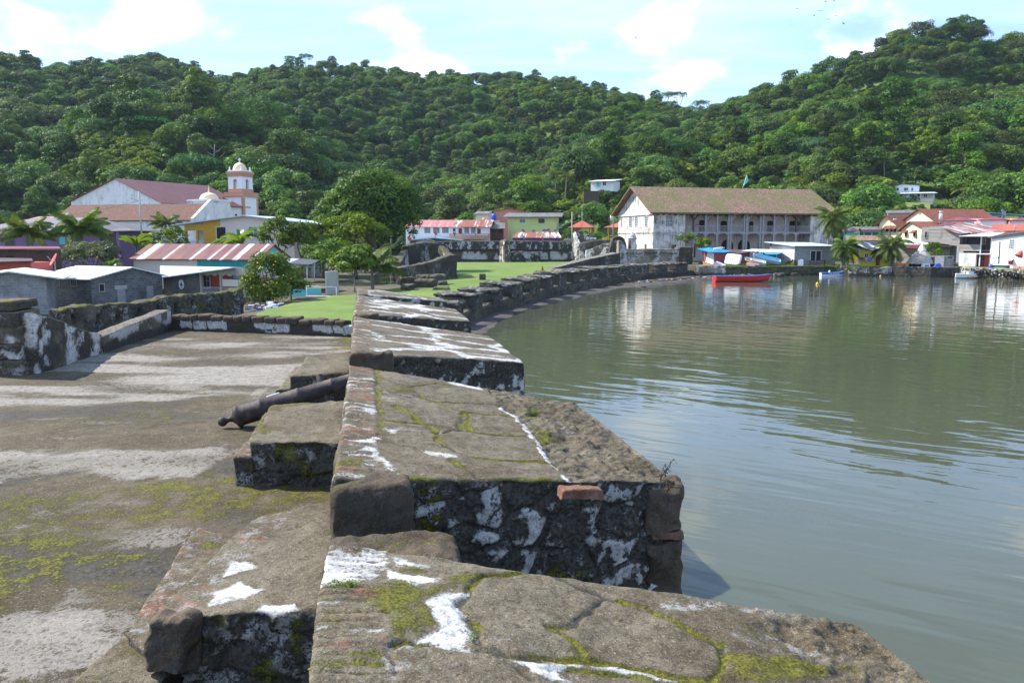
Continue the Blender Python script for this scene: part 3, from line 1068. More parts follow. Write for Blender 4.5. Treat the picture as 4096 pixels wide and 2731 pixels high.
CRK2 = [(z4(p), w) for p, w in (
 ([(430, 100), (440, 180), (435, 300), (440, 440), (450, 500)], .045),
 ([(620, 205), (680, 240), (740, 280), (830, 300), (940, 300), (1100, 310), (1240, 330)], .014),
 ([(440, 240), (560, 255), (700, 270), (800, 310), (900, 345), (1000, 360), (1150, 370), (1240, 390)], .012),
 ([(550, 325), (640, 375), (720, 435), (800, 480), (820, 495)], .030),
 ([(450, 405), (560, 415), (700, 430), (820, 450), (940, 465), (1050, 480), (1200, 500), (1350, 515)], .014),
 ([(960, 360), (945, 400), (930, 450), (940, 465)], .03), ([(1000, 365), (975, 400), (965, 450), (985, 465)], .02),
 ([(940, 465), (870, 470), (820, 495), (805, 520), (830, 545), (900, 580), (960, 610), (1000, 625), (1100, 640), (1300, 655), (1480, 665)], .018),
 ([(500, 525), (580, 545), (700, 580), (780, 610), (880, 630), (950, 630)], .012),
 ([(900, 645), (960, 680), (1020, 715), (1050, 745)], .018),
 ([(440, 150), (540, 185), (640, 215), (800, 190), (950, 215)], .010))]
BORD2 = z4([(1180, 335), (1260, 380), (1310, 430), (1350, 490), (1400, 560), (1430, 610), (1470, 660), (1540, 715), (1570, 780)])
LIME2 = [z4([(205, 535), (380, 520), (440, 505), (490, 527), (430, 530), (380, 530)]), z4([(380, 575), (410, 560), (455, 585), (520, 640), (585, 715), (555, 712), (470, 650), (420, 592), (240, 598)]),
   z4([(1190, 340), (1250, 360), (1330, 420), (1375, 470), (1345, 495), (1290, 420)]), z4([(720, 585), (830, 595), (950, 630), (880, 642), (790, 620)]), z4([(840, 170), (960, 185), (1060, 215), (1090, 235), (900, 200)]),
   z4([(1540, 460), (1620, 465), (1640, 485), (1600, 502), (1560, 490)]), z4([(490, 455), (560, 465), (590, 500), (520, 490)])]
MOSS2 = [z4([(560, 745), (640, 715), (760, 735), (860, 775), (880, 830), (800, 800), (680, 790)]), z4([(1120, 760), (1250, 745), (1480, 750), (1500, 780), (1380, 775), (1200, 765)]), z4([(200, 640), (380, 640), (420, 660), (300, 680), (200, 670)]),
   z4([(1380, 460), (1480, 470), (1500, 520), (1440, 560), (1380, 530)]), z4([(930, 760), (1020, 745), (1010, 775), (930, 775)]), z4([(1290, 375), (1400, 385), (1420, 410), (1320, 400)]), z4([(610, 215), (680, 240), (600, 245), (520, 235)])]
CRK1 = [(z5(p), w) for p, w in (
 ([(705, 275), (690, 310), (670, 345), (690, 380), (715, 430), (710, 460), (740, 485), (800, 505), (880, 525), (960, 535), (1050, 530), (1110, 525), (1150, 530), (1240, 545), (1350, 560), (1450, 585), (1540, 600)], .020),
 ([(705, 275), (760, 245), (850, 220), (920, 210), (1000, 225), (1100, 260), (1190, 295), (1230, 320), (1330, 340), (1440, 390), (1540, 440), (1620, 490), (1640, 530), (1610, 570), (1540, 600)], .016),
 ([(1190, 310), (1150, 350), (1080, 400), (980, 410)], .010), ([(980, 410), (1060, 460), (1100, 500), (1110, 525)], .013),
 ([(420, 500), (480, 480), (560, 485), (640, 500), (720, 510), (800, 520)], .012), ([(415, 510), (425, 560), (420, 640)], .008), ([(820, 530), (880, 560), (940, 600)], .012),
 ([(1000, 570), (1100, 560), (1210, 575), (1300, 590), (1480, 615)], .010))]
LIME1 = [z5(p) for p in ([(160, 130), (300, 128), (410, 140), (412, 180), (398, 240), (140, 262)], [(425, 162), (480, 168), (565, 195), (500, 206), (440, 195)],
       [(400, 200), (480, 222), (605, 235), (530, 272), (470, 250), (395, 240)], [(615, 290), (700, 275), (672, 340), (716, 430), (712, 505), (610, 497), (505, 468), (600, 425), (545, 350)],
       [(825, 530), (900, 560), (960, 612), (1070, 616), (1010, 565), (1120, 552), (1260, 570), (1480, 612), (1440, 590), (1240, 548), (1100, 532), (960, 545)], [(405, 360), (460, 362), (470, 395), (430, 398)], [(390, 510), (420, 505), (425, 616), (400, 616)])]
MOSS1 = [z5(p) for p in ([(390, 255), (480, 240), (560, 270), (600, 235), (720, 200), (770, 235), (640, 272), (570, 310), (560, 345), (600, 420), (500, 455), (420, 430), (370, 350)], [(430, 180), (560, 205), (480, 215)],
       [(100, 515), (300, 510), (380, 470), (420, 480), (350, 535), (120, 545)], [(1545, 600), (1630, 560), (1645, 500), (1760, 520), (1880, 500), (2010, 560), (1900, 610), (1700, 616)],
       [(1220, 325), (1340, 340), (1500, 420), (1640, 480), (1560, 470), (1400, 390)], [(720, 480), (860, 515), (1000, 540), (900, 535), (760, 505)], [(1070, 470), (1120, 490), (1150, 530), (1105, 525)],
       [(1700, 400), (1740, 420), (1730, 450), (1690, 430)], [(1820, 430), (1900, 445), (1980, 480), (1880, 465)])]

def merlon_top(kind, seed):
 cr, lime, moss = {1: (CRK1, LIME1, MOSS1), 2: (CRK2, LIME2, MOSS2)}.get(kind, ([], [], []))

 def cracks(P2):
  wob = np.stack([fbm(np.c_[P2 * 6, P2[:, 0] * 0], seed + 60, 3) - .5, fbm(np.c_[P2 * 6, P2[:, 0] * 0], seed + 61, 3) - .5], 1) * 0.09
  q = P2 + wob
  best, wide = np.zeros(len(P2)), np.zeros(len(P2))
  for poly, w in cr:
   d = seg_dist(q, poly)
   best = np.maximum(best, sstep(w * 1.1 + .015, w * 0.5, d))
   wide = np.maximum(wide, sstep(w * 1.5 + .030 - .014 * (kind == 1), w * 0.8, d))
  if not cr:
   _, e, _ = cells(q + 7.3 * seed, 1.35, 1.05, seed)
   best = wide = sstep(0.035, 0.012, e) * sstep(THK, THK - 0.3, P2[:, 0])
  return best, wide

 def relief(P, code):
  out = np.zeros(len(P))
  t = code == 0
  p = P[t]
  s, joint, h = top_common(p)
  c = cracks(p[:, :2])[0] * (1 - s)
  d = -0.016 * c - 0.008 * joint * (.4 + h) + s * (h - 0.5) * 0.012
  rough = np.zeros(len(p))
  if kind == 2:
   rough = rough2(p[:, :2])
  elif kind == 1:
   rough = sstep(2.0, 2.35, p[:, 0] + 0.2 * (fbm(p * 2, 5, 2) - .5))
  d += rough * ((fbm(p * 7, seed + 5, 4) - 0.5) * 0.11 + (fbm(p * 22, seed + 6, 3) - 0.5) * 0.045 - 0.015)
  for m in moss:
   d += 0.012 * poly_mask(p[:, :2], m, 0.05) * fbm(p * 20, seed + 9, 2)
  out[t] = d
  sd = (code == 1) | (code == 2)
  out[sd] = rubble(P[sd], seed)[0]
  o = code >= 3
  out[o] = (fbm(P[o] * 3, seed, 3) - 0.5) * 0.06
  return out

 def rough2(p2):
  a = BORD2[:, 0]
  b = BORD2[:, 1]
  k = np.argsort(b)
  edge = np.interp(p2[:, 1], b[k], a[k])
  return sstep(-0.02, 0.05, p2[:, 0] - edge)

 def attr(P, code):
  A = weather(P, code, seed)
  t = code == 0
  p = P[t]
  s, joint, h = top_common(p)
  c, cw = [q * (1 - s) for q in cracks(p[:, :2])]
  n1 = fbm(p * 2.3, seed + 21, 4)
  n2 = fbm(p * 9, seed + 22, 3)
  n3 = fbm(p * np.array([1.3, 6.0, 1]) + 3, seed + 23, 4)
  mo = 0.34 * sstep(0.55, 0.75, n1 * .5 + n2 * .5)
  li = np.zeros(len(p))
  dk = 0.25 * sstep(0.5, 0.8, n1)
  for m in moss:
   mo = np.maximum(mo, poly_mask(p[:, :2] + (np.stack([n2, n3], 1) - .5) * 0.16, m, 0.045) * (0.35 + 0.75 * n2))
  for m in lime:
   li = np.maximum(li, poly_mask(p[:, :2] + (np.stack([n2, n3], 1) - .5) * 0.10, m, 0.03) * (.40 + .95 * fbm(p * 6, seed + 27, 3)))
  if kind in (1, 2):
   mo = np.maximum(mo, cw * sstep(0.36, 0.50, fbm(p * 3.1, seed + 31, 2)) * (.55 + .7 * n2))
   dk = np.maximum(dk, c * 0.8)
   li = np.maximum(li, (0.42 + .1 * (kind == 1)) * sstep(0.42, 0.70, n3 * .7 + n1 * .3) * (1 - s))
   if kind == 2:
    r2 = rough2(p[:, :2])
    ln = sstep(0.05, 0.015, seg_dist(p[:, :2] + (np.stack([n2, n1], 1) - .5) * .1, BORD2))
    li = np.maximum(li * (1 - .6 * r2), ln * 0.85 * (n2 > 0.42))
    dk = np.maximum(dk, r2 * 0.42 * sstep(0.4, 0.6, n2))
  else:
   st = fbm(p * np.array([0.55, 5.5, 1]) + seed, seed + 25, 4)
   e2 = cells(p[:, :2] + 7.3 * seed, 1.35, 1.05, seed)[1]
   pale = {3: 0.78, 4: 0.9, 5: 0.65}.get(kind, 0.8)
   li = pale * np.maximum(sstep(0.44, 0.60, st * 0.75 + 0.25 * sstep(0.32, 0.04, e2)), 0.25) * (1 - s)
   dk = np.maximum(dk, c * 0.9)
   dk = np.maximum(dk, 0.5 * sstep(0.46, 0.36, st) * (1 - s))
   mo = np.maximum(mo * 0.4, 0)
  A[t, 3] = s * np.where(h > 0.84, 0.9, np.where(h > 0.5, 0.40, 0.12)) * sstep(0.40, 0.6, n2 + 0.05)
  li = li * (1 - s * 0.35) + s * (0.28 + .5 * _hash(np.floor(p[:, 1] / BRK), np.floor(p[:, 1] / BRK) * 0, np.floor(p[:, 1] / BRK) * 0, 5)) * sstep(0.40, 0.7, fbm(p * np.array([3, 14, 1]), 6, 3))
  A[t, 0] = np.clip(mo + s * joint * 0.55 * sstep(0.48, 0.62, n1), 0, 1)
  A[t, 1] = np.clip(li, 0, 1.2)
  A[t, 2] = np.clip(dk + joint * 0.5, 0, 1)
  sd = (code == 1) | (code == 2)
  A[sd] = rubble(P[sd], seed)[1]
  return A
 return relief, attr

def rubble(P, seed, cx=0.40, cy=0.27):
 q = P[:, [0, 2]] + (np.stack([fbm(P * 3, seed + 71, 2), fbm(P * 3, seed + 72, 2)], 1) - 0.5) * 0.16
 f1, e, rid = cells(q, cx, cy, seed + 70)
 plate = sstep(0.04, 0.22, e)
 n = fbm(P * 6, seed + 73, 4)
 n2 = fbm(P * 2.2, seed + 74, 3)
 rel = 0.024 * (plate - 1) + 0.03 * (rid - 0.5) + (n - 0.5) * 0.075 + (fbm(P * 18, seed + 79, 2) - .5) * .025
 A = np.zeros((len(P), 4))
 white = sstep(0.44, 0.58, n * 0.5 + .25 * fbm(P * np.array([14, 14, 7]), seed + 78, 3) + n2 * 0.25 + 0.12 * (rid - 0.5)) * np.maximum(plate, .25)
 chip = sstep(0.62, 0.68, fbm(P * 9 + 50, seed + 77, 2)) * (1 - plate)
 A[:, 1] = np.clip(white * (0.42 + 0.4 * sstep(0.2, 0.6, rid)) + 0.6 * chip, 0, 1)
 A[:, 2] = np.clip(1.0 - 0.25 * plate * sstep(0.6, 0.9, rid), 0, 1)
 A[:, 0] = 0.75 * sstep(0.60, 0.72, fbm(P * 2.6 + 20, seed + 75, 3)) * sstep(0.5, 0.2, A[:, 1])
 return rel, A

def brown(P, code, seed=3):
 A = weather(P, code, seed, moss=0.35, lime=0.12, dark=0.55)
 return A

def build_parapet():
 t = thing('parapet_wall', FP.P(1.4, 12, 0), 'long thick mossy stone parapet above the water, cut by splayed gun openings and running away from the camera', 'parapet')
 Ly = 29.4

 def base_fn(Q):
  n_ = sstep(8.2, 7.6, Q[:, 1] - 2.6)
  z = -1.0 + Q[:, 2] / 4.2 * (3.12 - 0.35 * n_ - (0.75 + 0.25 * n_) * Q[:, 0] / THK + 1.0)
  return np.stack([Q[:, 0], Q[:, 1] - 2.6, z], 1)

 def base_attr(P, code):
  A = weather(P, code, 17, moss=0.9)
  wet = sstep(0.9, 0.3, P[:, 2])
  A[:, 2] = np.maximum(A[:, 2], wet)
  A[:, 1] *= 1 - wet
  return A
 rock('wall_body', FP, (THK, Ly, 4.2), M['stone'], t, 0.11, 17, 0.05, (0.04, 0.02, 0.0), base_fn, base_attr)
 spans = [(-2.4, 4.28, -2.4, 3.58, 1), (5.42, 10.42, 6.0, 9.35, 2), (11.5, 16.9, 12.55, 16.15, 3), (17.4, 23.1, 19.2, 22.4, 4), (23.7, 26.7, 25.3, 26.6, 5)]
 names = {1: 'nearest merlon, its cracked slabs edged with thick yellow-green moss', 2: 'second merlon with brown slabs, moss lined joints and bare rubble end', 3: 'third merlon with streaky white slabs'}
 for s0, s1, S0, S1, k in spans:
  rel, at = merlon_top(k, 100 + k)
  res = {1: 0.0115, 2: 0.0140, 3: 0.035, 4: 0.05, 5: 0.06}[k]
  zb = 1.9
  if k == 1:
   s0b, S0b = 1.2, 1.2
   rock('merlon', FP, (THK, 3.6, TOPZ - zb), M['stone'], t, 0.09, 101, 0.05, (0.03, 0.012, 0.0), merlon_fn((-2.4, 1.2, -2.4, 1.2), zb), at, rel)
   m = rock('merlon', FP, (THK, s1 - s0b, TOPZ - zb), M['stone'], t, res, 101, 0.05, (0.018, 0.012, 0.006), merlon_fn((s0b, s1, S0b, S1), zb), at, rel, 'tbo')
  else:
   m = rock('merlon', FP, (THK, s1 - s0, TOPZ - zb), M['stone'], t, res, 100 + k, 0.05, (0.022, 0.013, 0.006), merlon_fn((s0, s1, S0, S1), zb), at, rel)
  if k in names:
   m['label'] = names[k]

 def stone(u0, u1, v0, v1, z0, z1, seed, r=0.07, mat='stone_brown', name='corner_stone', res=0.02, am=(0.05, 0.035, 0.014)):
  bk = mat == 'brick_red'
  rock(name, FP, (u1 - u0, v1 - v0, z1 - z0), M['stone' if bk else mat], t, res, seed, r, am, lambda Q: Q + np.array([u0, v0, z0]), lambda P, c: brown(P, c, seed) + np.array([0, 0, 0, 1.1 if bk else 0]))
 stone(-0.03, 0.56, 5.29, 5.62, 3.33, 3.72, 5, 0.06)
 stone(-0.02, 0.50, 5.30, 5.60, 3.13, 3.32, 6, 0.05, 'stone')
 stone(2.50, 2.83, 5.90, 6.25, 2.98, 3.34, 7, 0.05)
 stone(2.53, 2.82, 5.92, 6.2, 2.90, 2.965, 8, 0.02, 'brick_red')
 stone(2.50, 2.83, 5.92, 6.2, 2.10, 2.88, 9, 0.04)
 stone(0.02, 0.74, 4.12, 4.50, 3.28, 3.68, 10, 0.07)
 stone(-0.02, 0.60, 11.40, 11.75, 3.40, 3.74, 11, 0.05)
 stone(-0.02, 0.56, 17.3, 17.6, 3.42, 3.74, 12, 0.07, res=0.05)
 stone(2.45, 2.95, 9.25, 9.85, 2.3, 3.10, 13, 0.09)

build_parapet()
b = MB(FP)
_bp = px_top([(2300, 1965)])[0]
rock('loose_brick', Frame(FP.P(_bp[0] - .14, _bp[1] - .10, 0), PA - 0.06), (0.30, 0.13, 0.075), M['stone'], None, 0.009, 4, 0.018, (0.03, 0.022, 0.008),
  lambda Q: Q + np.array([0, 0, top_z(_bp[0]) - 0.045]), lambda P, c: np.stack([P[:, 0] * 0 + .15 * (c == 0), P[:, 0] * 0 + .12, .35 * sstep(.4, .7, fbm(P * 14, 3, 3)), P[:, 0] * 0 + 1.1], 1))
tag(bpy.data.objects['loose_brick'], 'weathered orange clay brick lying at the front edge of the second merlon', 'brick')

# platform floor, gun steps, walls round it
def zr1(pts, z):
 return np.array([atZ(.6165 * x, 1150 + .6165 * y, z)[:2] for x, y in pts])

def zr2(pts, z):
 return np.array([atZ(.6165 * x, 1900 + .6165 * y, z)[:2] for x, y in pts])

A_FAR, B_FAR = atZ(690, 1322, FLOOR), atZ(1400, 1347, FLOOR)

def build_floor():
 du = 0.055
 gu, gv = np.arange(-10.5, 0.15, du), np.arange(-2.6, 25.5, du)
 a, c = np.meshgrid(gu, gv, indexing='ij')
 P = np.stack([a.ravel(), c.ravel()], 1)
 X = FP.o[:2] + P[:, :1] * FP.u[:2] + P[:, 1:] * FP.v[:2]
 X3 = np.c_[X, X[:, 0] * 0]
 n1, n2, n3 = fbm(X3 * 0.55, 41, 4), fbm(X3 * 2.4, 42, 4), fbm(X3 * 8, 43, 3)
 st = fbm(X3 * np.array([0.33, 1.35, 1]) + 7, 44, 5)
 st2 = fbm(X3 * np.array([0.7, 2.6, 1]) + 17, 46, 4)
 far = sstep(9.5, 14, X[:, 1])
 Z = FLOOR + (n1 - .5) * 0.06 + (n2 - .5) * 0.022 + (n3 - .5) * 0.016 + (fbm(X3 * 13, 49, 2) - .5) * .012
 A = np.zeros((len(X), 4))
 pale = .26 * far + (1 - .26 * far) * sstep(0.44, 0.66, st * .55 + st2 * .45 + 0.03 * far) * (0.6 + 0.3 * far)
 for k, pl_ in enumerate((zr1([(0, 1060), (300, 1080), (900, 1050), (1200, 1060), (1540, 1010), (1480, 1150), (1250, 1240), (800, 1250), (500, 1200), (200, 1240), (-200, 1290), (-300, 1080)], FLOOR),
        zr2([(300, 740), (560, 690), (690, 740), (660, 830), (870, 850), (850, 930), (760, 1110), (650, 1220), (300, 1348), (-400, 1400), (-300, 960), (250, 850)], FLOOR),
        zr1([(1600, 660), (1780, 630), (1720, 720), (1600, 735)], FLOOR), zr2([(150, 220), (320, 215), (330, 260), (170, 265)], FLOOR), zr2([(0, 330), (300, 350), (520, 320), (400, 380), (0, 400)], FLOOR))):
  m = poly_mask(X + (np.stack([n2, n3], 1) - .5) * 0.5, pl_, 0.10)
  pale = np.maximum(pale, m * (0.25 + 0.85 * st2))
  if k < 2:
   Z += 0.012 * m
 A[:, 1] = pale
 green = sstep(0.53, 0.64, fbm(X3 * 0.8 + 30, 47, 4) * .6 + n3 * .4) * 0.66 * (1 - pale) * (1 - 0.6 * far)
 edge = sstep(0.9, 0.0, np.abs(P[:, 0] + 0.1)) * sstep(0.45, 0.6, n2) * 0.8
 jl = seg_dist(X + (np.stack([n3, n2], 1) - .5) * 0.1, zr2([(-100, 525), (300, 512), (700, 517), (1000, 505), (1230, 490)], FLOOR))
 A[:, 0] = np.maximum(np.maximum(green, edge), sstep(0.045, 0.01, jl) * 0.8)
 A[:, 2] = 0.72 * sstep(0.50, 0.66, fbm(X3 * np.array([0.5, 1.6, 1]) + 3, 48, 4)) * (1 - pale)
 idx = np.arange(len(P)).reshape(len(gu), len(gv))
 q = np.stack([idx[:-1, :-1], idx[1:, :-1], idx[1:, 1:], idx[:-1, 1:]], -1).reshape(-1, 4)
 d = B_FAR[:2] - A_FAR[:2]
 nrm = np.array([-d[1], d[0]]) / np.linalg.norm(d)
 s = (X - A_FAR[:2]) @ nrm
 q = q[(s[q] < 0.25).all(1) & (X[q][:, :, 0] > -10.6).all(1)]
 tag(np_object('platform_floor', np.c_[X, Z], q, M['floor'], None, A), kind='structure')
 b = MB()
 pts = [tuple(FP.P(0.1, -2.6, 0)[:2]), tuple(FP.P(0.1, 22.4, 0)[:2]), tuple(B_FAR[:2] + nrm * .3), tuple(A_FAR[:2] + nrm * .3), (-10.55, 23.3), (-10.55, -0.5)]
 b.slab([(x, y, FLOOR - 0.12) for x, y in pts], 3.2)
 tag(b.build('platform_base', M['stone_far']), kind='structure')

build_floor()

def quad_rock(name, pts, z0, z1, mat, parent=None, res=0.03, seed=1, r=0.03, amp=(0.03, 0.015, 0.006), attr=None, relief=None):
 p = [np.array(q[:2], float) for q in pts]
 Lx = np.linalg.norm(p[1] - p[0])
 Ly = np.linalg.norm(p[3] - p[0])

 def fn(Q):
  a, b_ = (Q[:, :1] / Lx), (Q[:, 1:2] / Ly)
  xy = (1 - b_) * ((1 - a) * p[0] + a * p[1]) + b_ * ((1 - a) * p[3] + a * p[2])
  return np.c_[xy, z0 + Q[:, 2]]
 return rock(name, WORLD, (Lx, Ly, z1 - z0), M[mat], parent, res, seed, r, amp, fn, attr, relief)

def step_attr(seed, strip_left=None, patches=()):
 def at(P, code):
  A = weather(P, code, seed, moss=0.75, lime=0.25, dark=0.9)
  t = code == 0
  n2, n3 = fbm(P * 9, seed + 3, 3), fbm(P * 3, seed + 4, 3)
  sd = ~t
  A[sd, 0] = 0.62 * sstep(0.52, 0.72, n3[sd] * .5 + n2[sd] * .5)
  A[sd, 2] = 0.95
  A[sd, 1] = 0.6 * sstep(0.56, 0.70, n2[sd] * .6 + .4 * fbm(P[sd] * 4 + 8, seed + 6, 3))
  fr_ = code == 1
  A[fr_] = np.maximum(rubble(P[fr_], seed)[1] * np.array([1, .62, 1, 1]), A[fr_] * np.array([1, 0, 0, 0]))
  for pl_ in patches:
   m = poly_mask(P[:, :2] + (np.stack([n2, n3], 1) - .5) * .1, pl_, 0.03)
   A[t, 1] = np.maximum(A[t, 1], m[t])
  if strip_left is not None:
   a, b_ = np.array(strip_left[0][:2]), np.array(strip_left[1][:2])
   d = (b_ - a) / np.linalg.norm(b_ - a)
   w = np.abs((P[:, 0] - a[0]) * d[1] - (P[:, 1] - a[1]) * d[0])
   v = (P[:, :2] - a) @ d
   i = np.floor(v / 0.066)
   h = _hash(i, i * 0, i * 0 + 7, seed)
   s = sstep(0.30, 0.24, w) * t
   A[:, 3] = np.maximum(A[:, 3], s * np.where(h > 0.75, 0.85, np.where(h > 0.4, 0.4, .1)) * sstep(.35, .6, n2))
   A[:, 1] = np.maximum(A[:, 1], s * 0.36 * sstep(0.38, 0.62, n2 + .12 * (h < .4)))
  return A
 return at

def build_steps():
 T = 3.29
 rel = lambda P, c: np.where(c == 1, rubble(P, 9, .42, .24)[0] * 1.2, 0)
 g = lambda px, py, z: atZ(px, py, z)
 ctr = g(1000, 2300, FLOOR)
 s0 = thing('gun_step', (ctr[0], ctr[1], FLOOR), 'brick edged stone gun step in the bottom left corner, beside the nearest merlon', 'gun step', 'stone gun steps behind the parapet')
 inn = lambda v: FP.P(-0.02, v, 0)
 a0, a3 = g(600, 2450, T), g(1030, 2050, T)
 quad_rock('block', [a0, inn(4.35), inn(6.45), a3], FLOOR - .1, T, 'stone', s0, 0.018, 201, 0.035, (0.035, 0.016, 0.006),
    step_attr(201, (a0, a3), [zr2(p, T) for p in ([(1480, 565), (1620, 555), (1655, 600), (1440, 660)], [(1390, 745), (1560, 690), (1710, 745), (1600, 790), (1370, 830)], [(1680, 840), (1950, 835), (1950, 900), (1850, 930), (1660, 905)])]), rel)
 l0, l3 = g(505, 2520, 3.05), g(790, 2095, 3.05)
 quad_rock('step_edge', [l0, a0 + (a3 - a0) * -0.02, a3, l3], FLOOR - .1, 3.05, 'stone', s0, 0.02, 202, 0.025, (0.03, 0.014, 0.005), step_attr(202, (l0, l3)))
 q = g(560, 2480, 3.3)
 quad_rock('corner_stone', [q + (.03, -.06, 0), q + (.25, -.08, 0), q + (.31, .10, 0), q + (.09, .13, 0)], 3.02, 3.33, 'stone_brown', s0, 0.014, 203, 0.05, (0.02, 0.022, 0.014), lambda P, c: brown(P, c, 203))
 q = g(430, 2570, 2.98)
 quad_rock('foot_stone', [q + (0, -.45, 0), q + (.5, -.5, 0), q + (.55, .1, 0), q + (.05, .1, 0)], FLOOR - .1, 2.98, 'stone', s0, 0.025, 204, 0.04, (0.03, 0.014, 0.005), step_attr(204))
 q = g(960, 2125, 3.0)
 quad_rock('slab_stone', [q + (-.42, -.12, 0), q + (.25, -.16, 0), q + (.3, .12, 0), q + (-.3, .14, 0)], FLOOR - .1, 3.0, 'stone_brown', s0, 0.03, 206, 0.04, (0.03, 0.014, 0.005), step_attr(206))

 ctr = g(1120, 1850, FLOOR)
 s1 = thing('gun_step', (ctr[0], ctr[1], FLOOR), 'mossy stone gun step in front of the iron cannon', 'gun step', 'stone gun steps behind the parapet')
 f0, f1, f3 = g(1000, 1760, T), inn(8.15), g(1078, 1625, T)

 quad_rock('block', [f0, f1, inn(10.2), f3], FLOOR - .1, T, 'stone', s1, 0.022, 211, 0.04, (0.035, 0.016, 0.006), step_attr(211), rel)
 h0, h3 = g(925, 1835, 3.1), g(1068, 1640, 3.1)
 quad_rock('step_edge', [h0, f0 + (0.02, 0, 0), f3 + (0.02, 0, 0), h3], FLOOR - .1, 3.1, 'stone', s1, 0.03, 212, 0.03, (0.03, 0.014, 0.005), step_attr(212, (h0, h3)))

 ctr = g(1260, 1520, FLOOR)
 s2 = thing('gun_step', (ctr[0], ctr[1], FLOOR), 'stone gun step just behind the iron cannon, half hidden by its barrel', 'gun step', 'stone gun steps behind the parapet')
 k0, k3 = g(1160, 1500, T), g(1225, 1425, T)
 quad_rock('block', [k0, inn(12.45), inn(15.0), k3], FLOOR - .1, T, 'stone', s2, 0.035, 221, 0.05, (0.035, 0.016, 0.006), step_attr(221))
 m0, m3 = g(1105, 1560, 3.08), g(1185, 1465, 3.08)
 quad_rock('step_edge', [m0, k0, k3, m3], FLOOR - .1, 3.08, 'stone', s2, 0.04, 222, 0.03, (0.03, 0.014, 0.005), step_attr(222, (m0, m3)))

build_steps()

def build_cannon():
 p0 = atY(945, 1668, 10.55)
 p1 = atY(1378, 1530, 10.93)
 ax = (p1 - p0) / np.linalg.norm(p1 - p0)
 t = thing('cannon', (p0[0], p0[1], FLOOR), 'old black iron cannon barrel lying with its muzzle in a gun opening', 'cannon')
 b = MB()
 prof = [(0.0, -0.02), (0.09, -0.02), (0.145, 0.0), (0.153, 0.015), (0.153, 0.045), (0.14, 0.06), (0.136, 0.10), (0.143, 0.33), (0.153, 0.345), (0.153, 0.375), (0.138, 0.39), (0.128, 0.86), (0.134, 0.865), (0.134, 0.89), (0.122, 0.90),
   (0.114, 1.33), (0.121, 1.34), (0.121, 1.365), (0.110, 1.38), (0.102, 1.62), (0.108, 1.63), (0.108, 1.65), (0.102, 1.66), (0.124, 1.74), (0.126, 1.76), (0.05, 1.765), (0.05, 1.6)]
 b.lathe(prof, p0, 32, ax)
 b.build('barrel', M['iron'], t)
 b = MB()
 b.lathe([(0.0, -0.25), (0.035, -0.245), (0.062, -0.215), (0.068, -0.185), (0.06, -0.155), (0.04, -0.13), (0.035, -0.10), (0.05, -0.06), (0.10, -0.02)], p0, 20, ax)
 b.build('cascabel', M['iron'], t)
 up = np.cross(np.cross(ax, (0, 0, 1.0)), ax)
 side = np.cross(ax, up)
 for sg in (1, -1):
  b = MB()
  d = up * 0.85 * sg - side * 0.5 * sg
  d /= np.linalg.norm(d)
  c = p0 + ax * 1.22
  b.lathe([(0.048, 0.08), (0.048, 0.215), (0.044, 0.225), (0.0, 0.226)], c, 16, d)
  b.build('trunnion', M['iron'], t)
 b = MB()
 c = p0 + ax * 0.55 + up * 0.135 - side * 0.02
 b.f = WORLD
 q = [c + ax * .09 + side * .012, c - ax * .09 + side * .012, c - ax * .09 - side * .012, c + ax * .09 - side * .012]
 b.mesh([tuple(x + up * .016) for x in q] + [tuple(x - up * .02) for x in q], [(0, 1, 2, 3), (7, 6, 5, 4), (0, 4, 5, 1), (1, 5, 6, 2), (2, 6, 7, 3), (3, 7, 4, 0)])
 b.build('paint_mark', M['metal_white'], t)

build_cannon()

def wall_prof(name, fr, prof, thick, mats, parent, res, seed, attr=None, relief=None, z0=None, amp=(0.05, 0.02, 0.0), r=0.04):
 u = np.array([p[0] for p in prof])
 z = np.array([p[1] for p in prof])
 L = u[-1] - u[0]
 h = z.max() - z0

 def fn(Q):
  uu = u[0] + Q[:, 0]
  top = np.interp(uu, u, z)
  return np.stack([uu, Q[:, 1], z0 + Q[:, 2] / h * (top - z0)], 1)
 return rock(name, fr, (L, thick, h), mats, parent, res, seed, r, amp, fn, attr, relief)

def mould(seed, lime=0.8, moss=0.6, dark=0.95, sc=0.6):
 return lambda P, c: weather(P, c, seed, moss, lime, dark, sc)

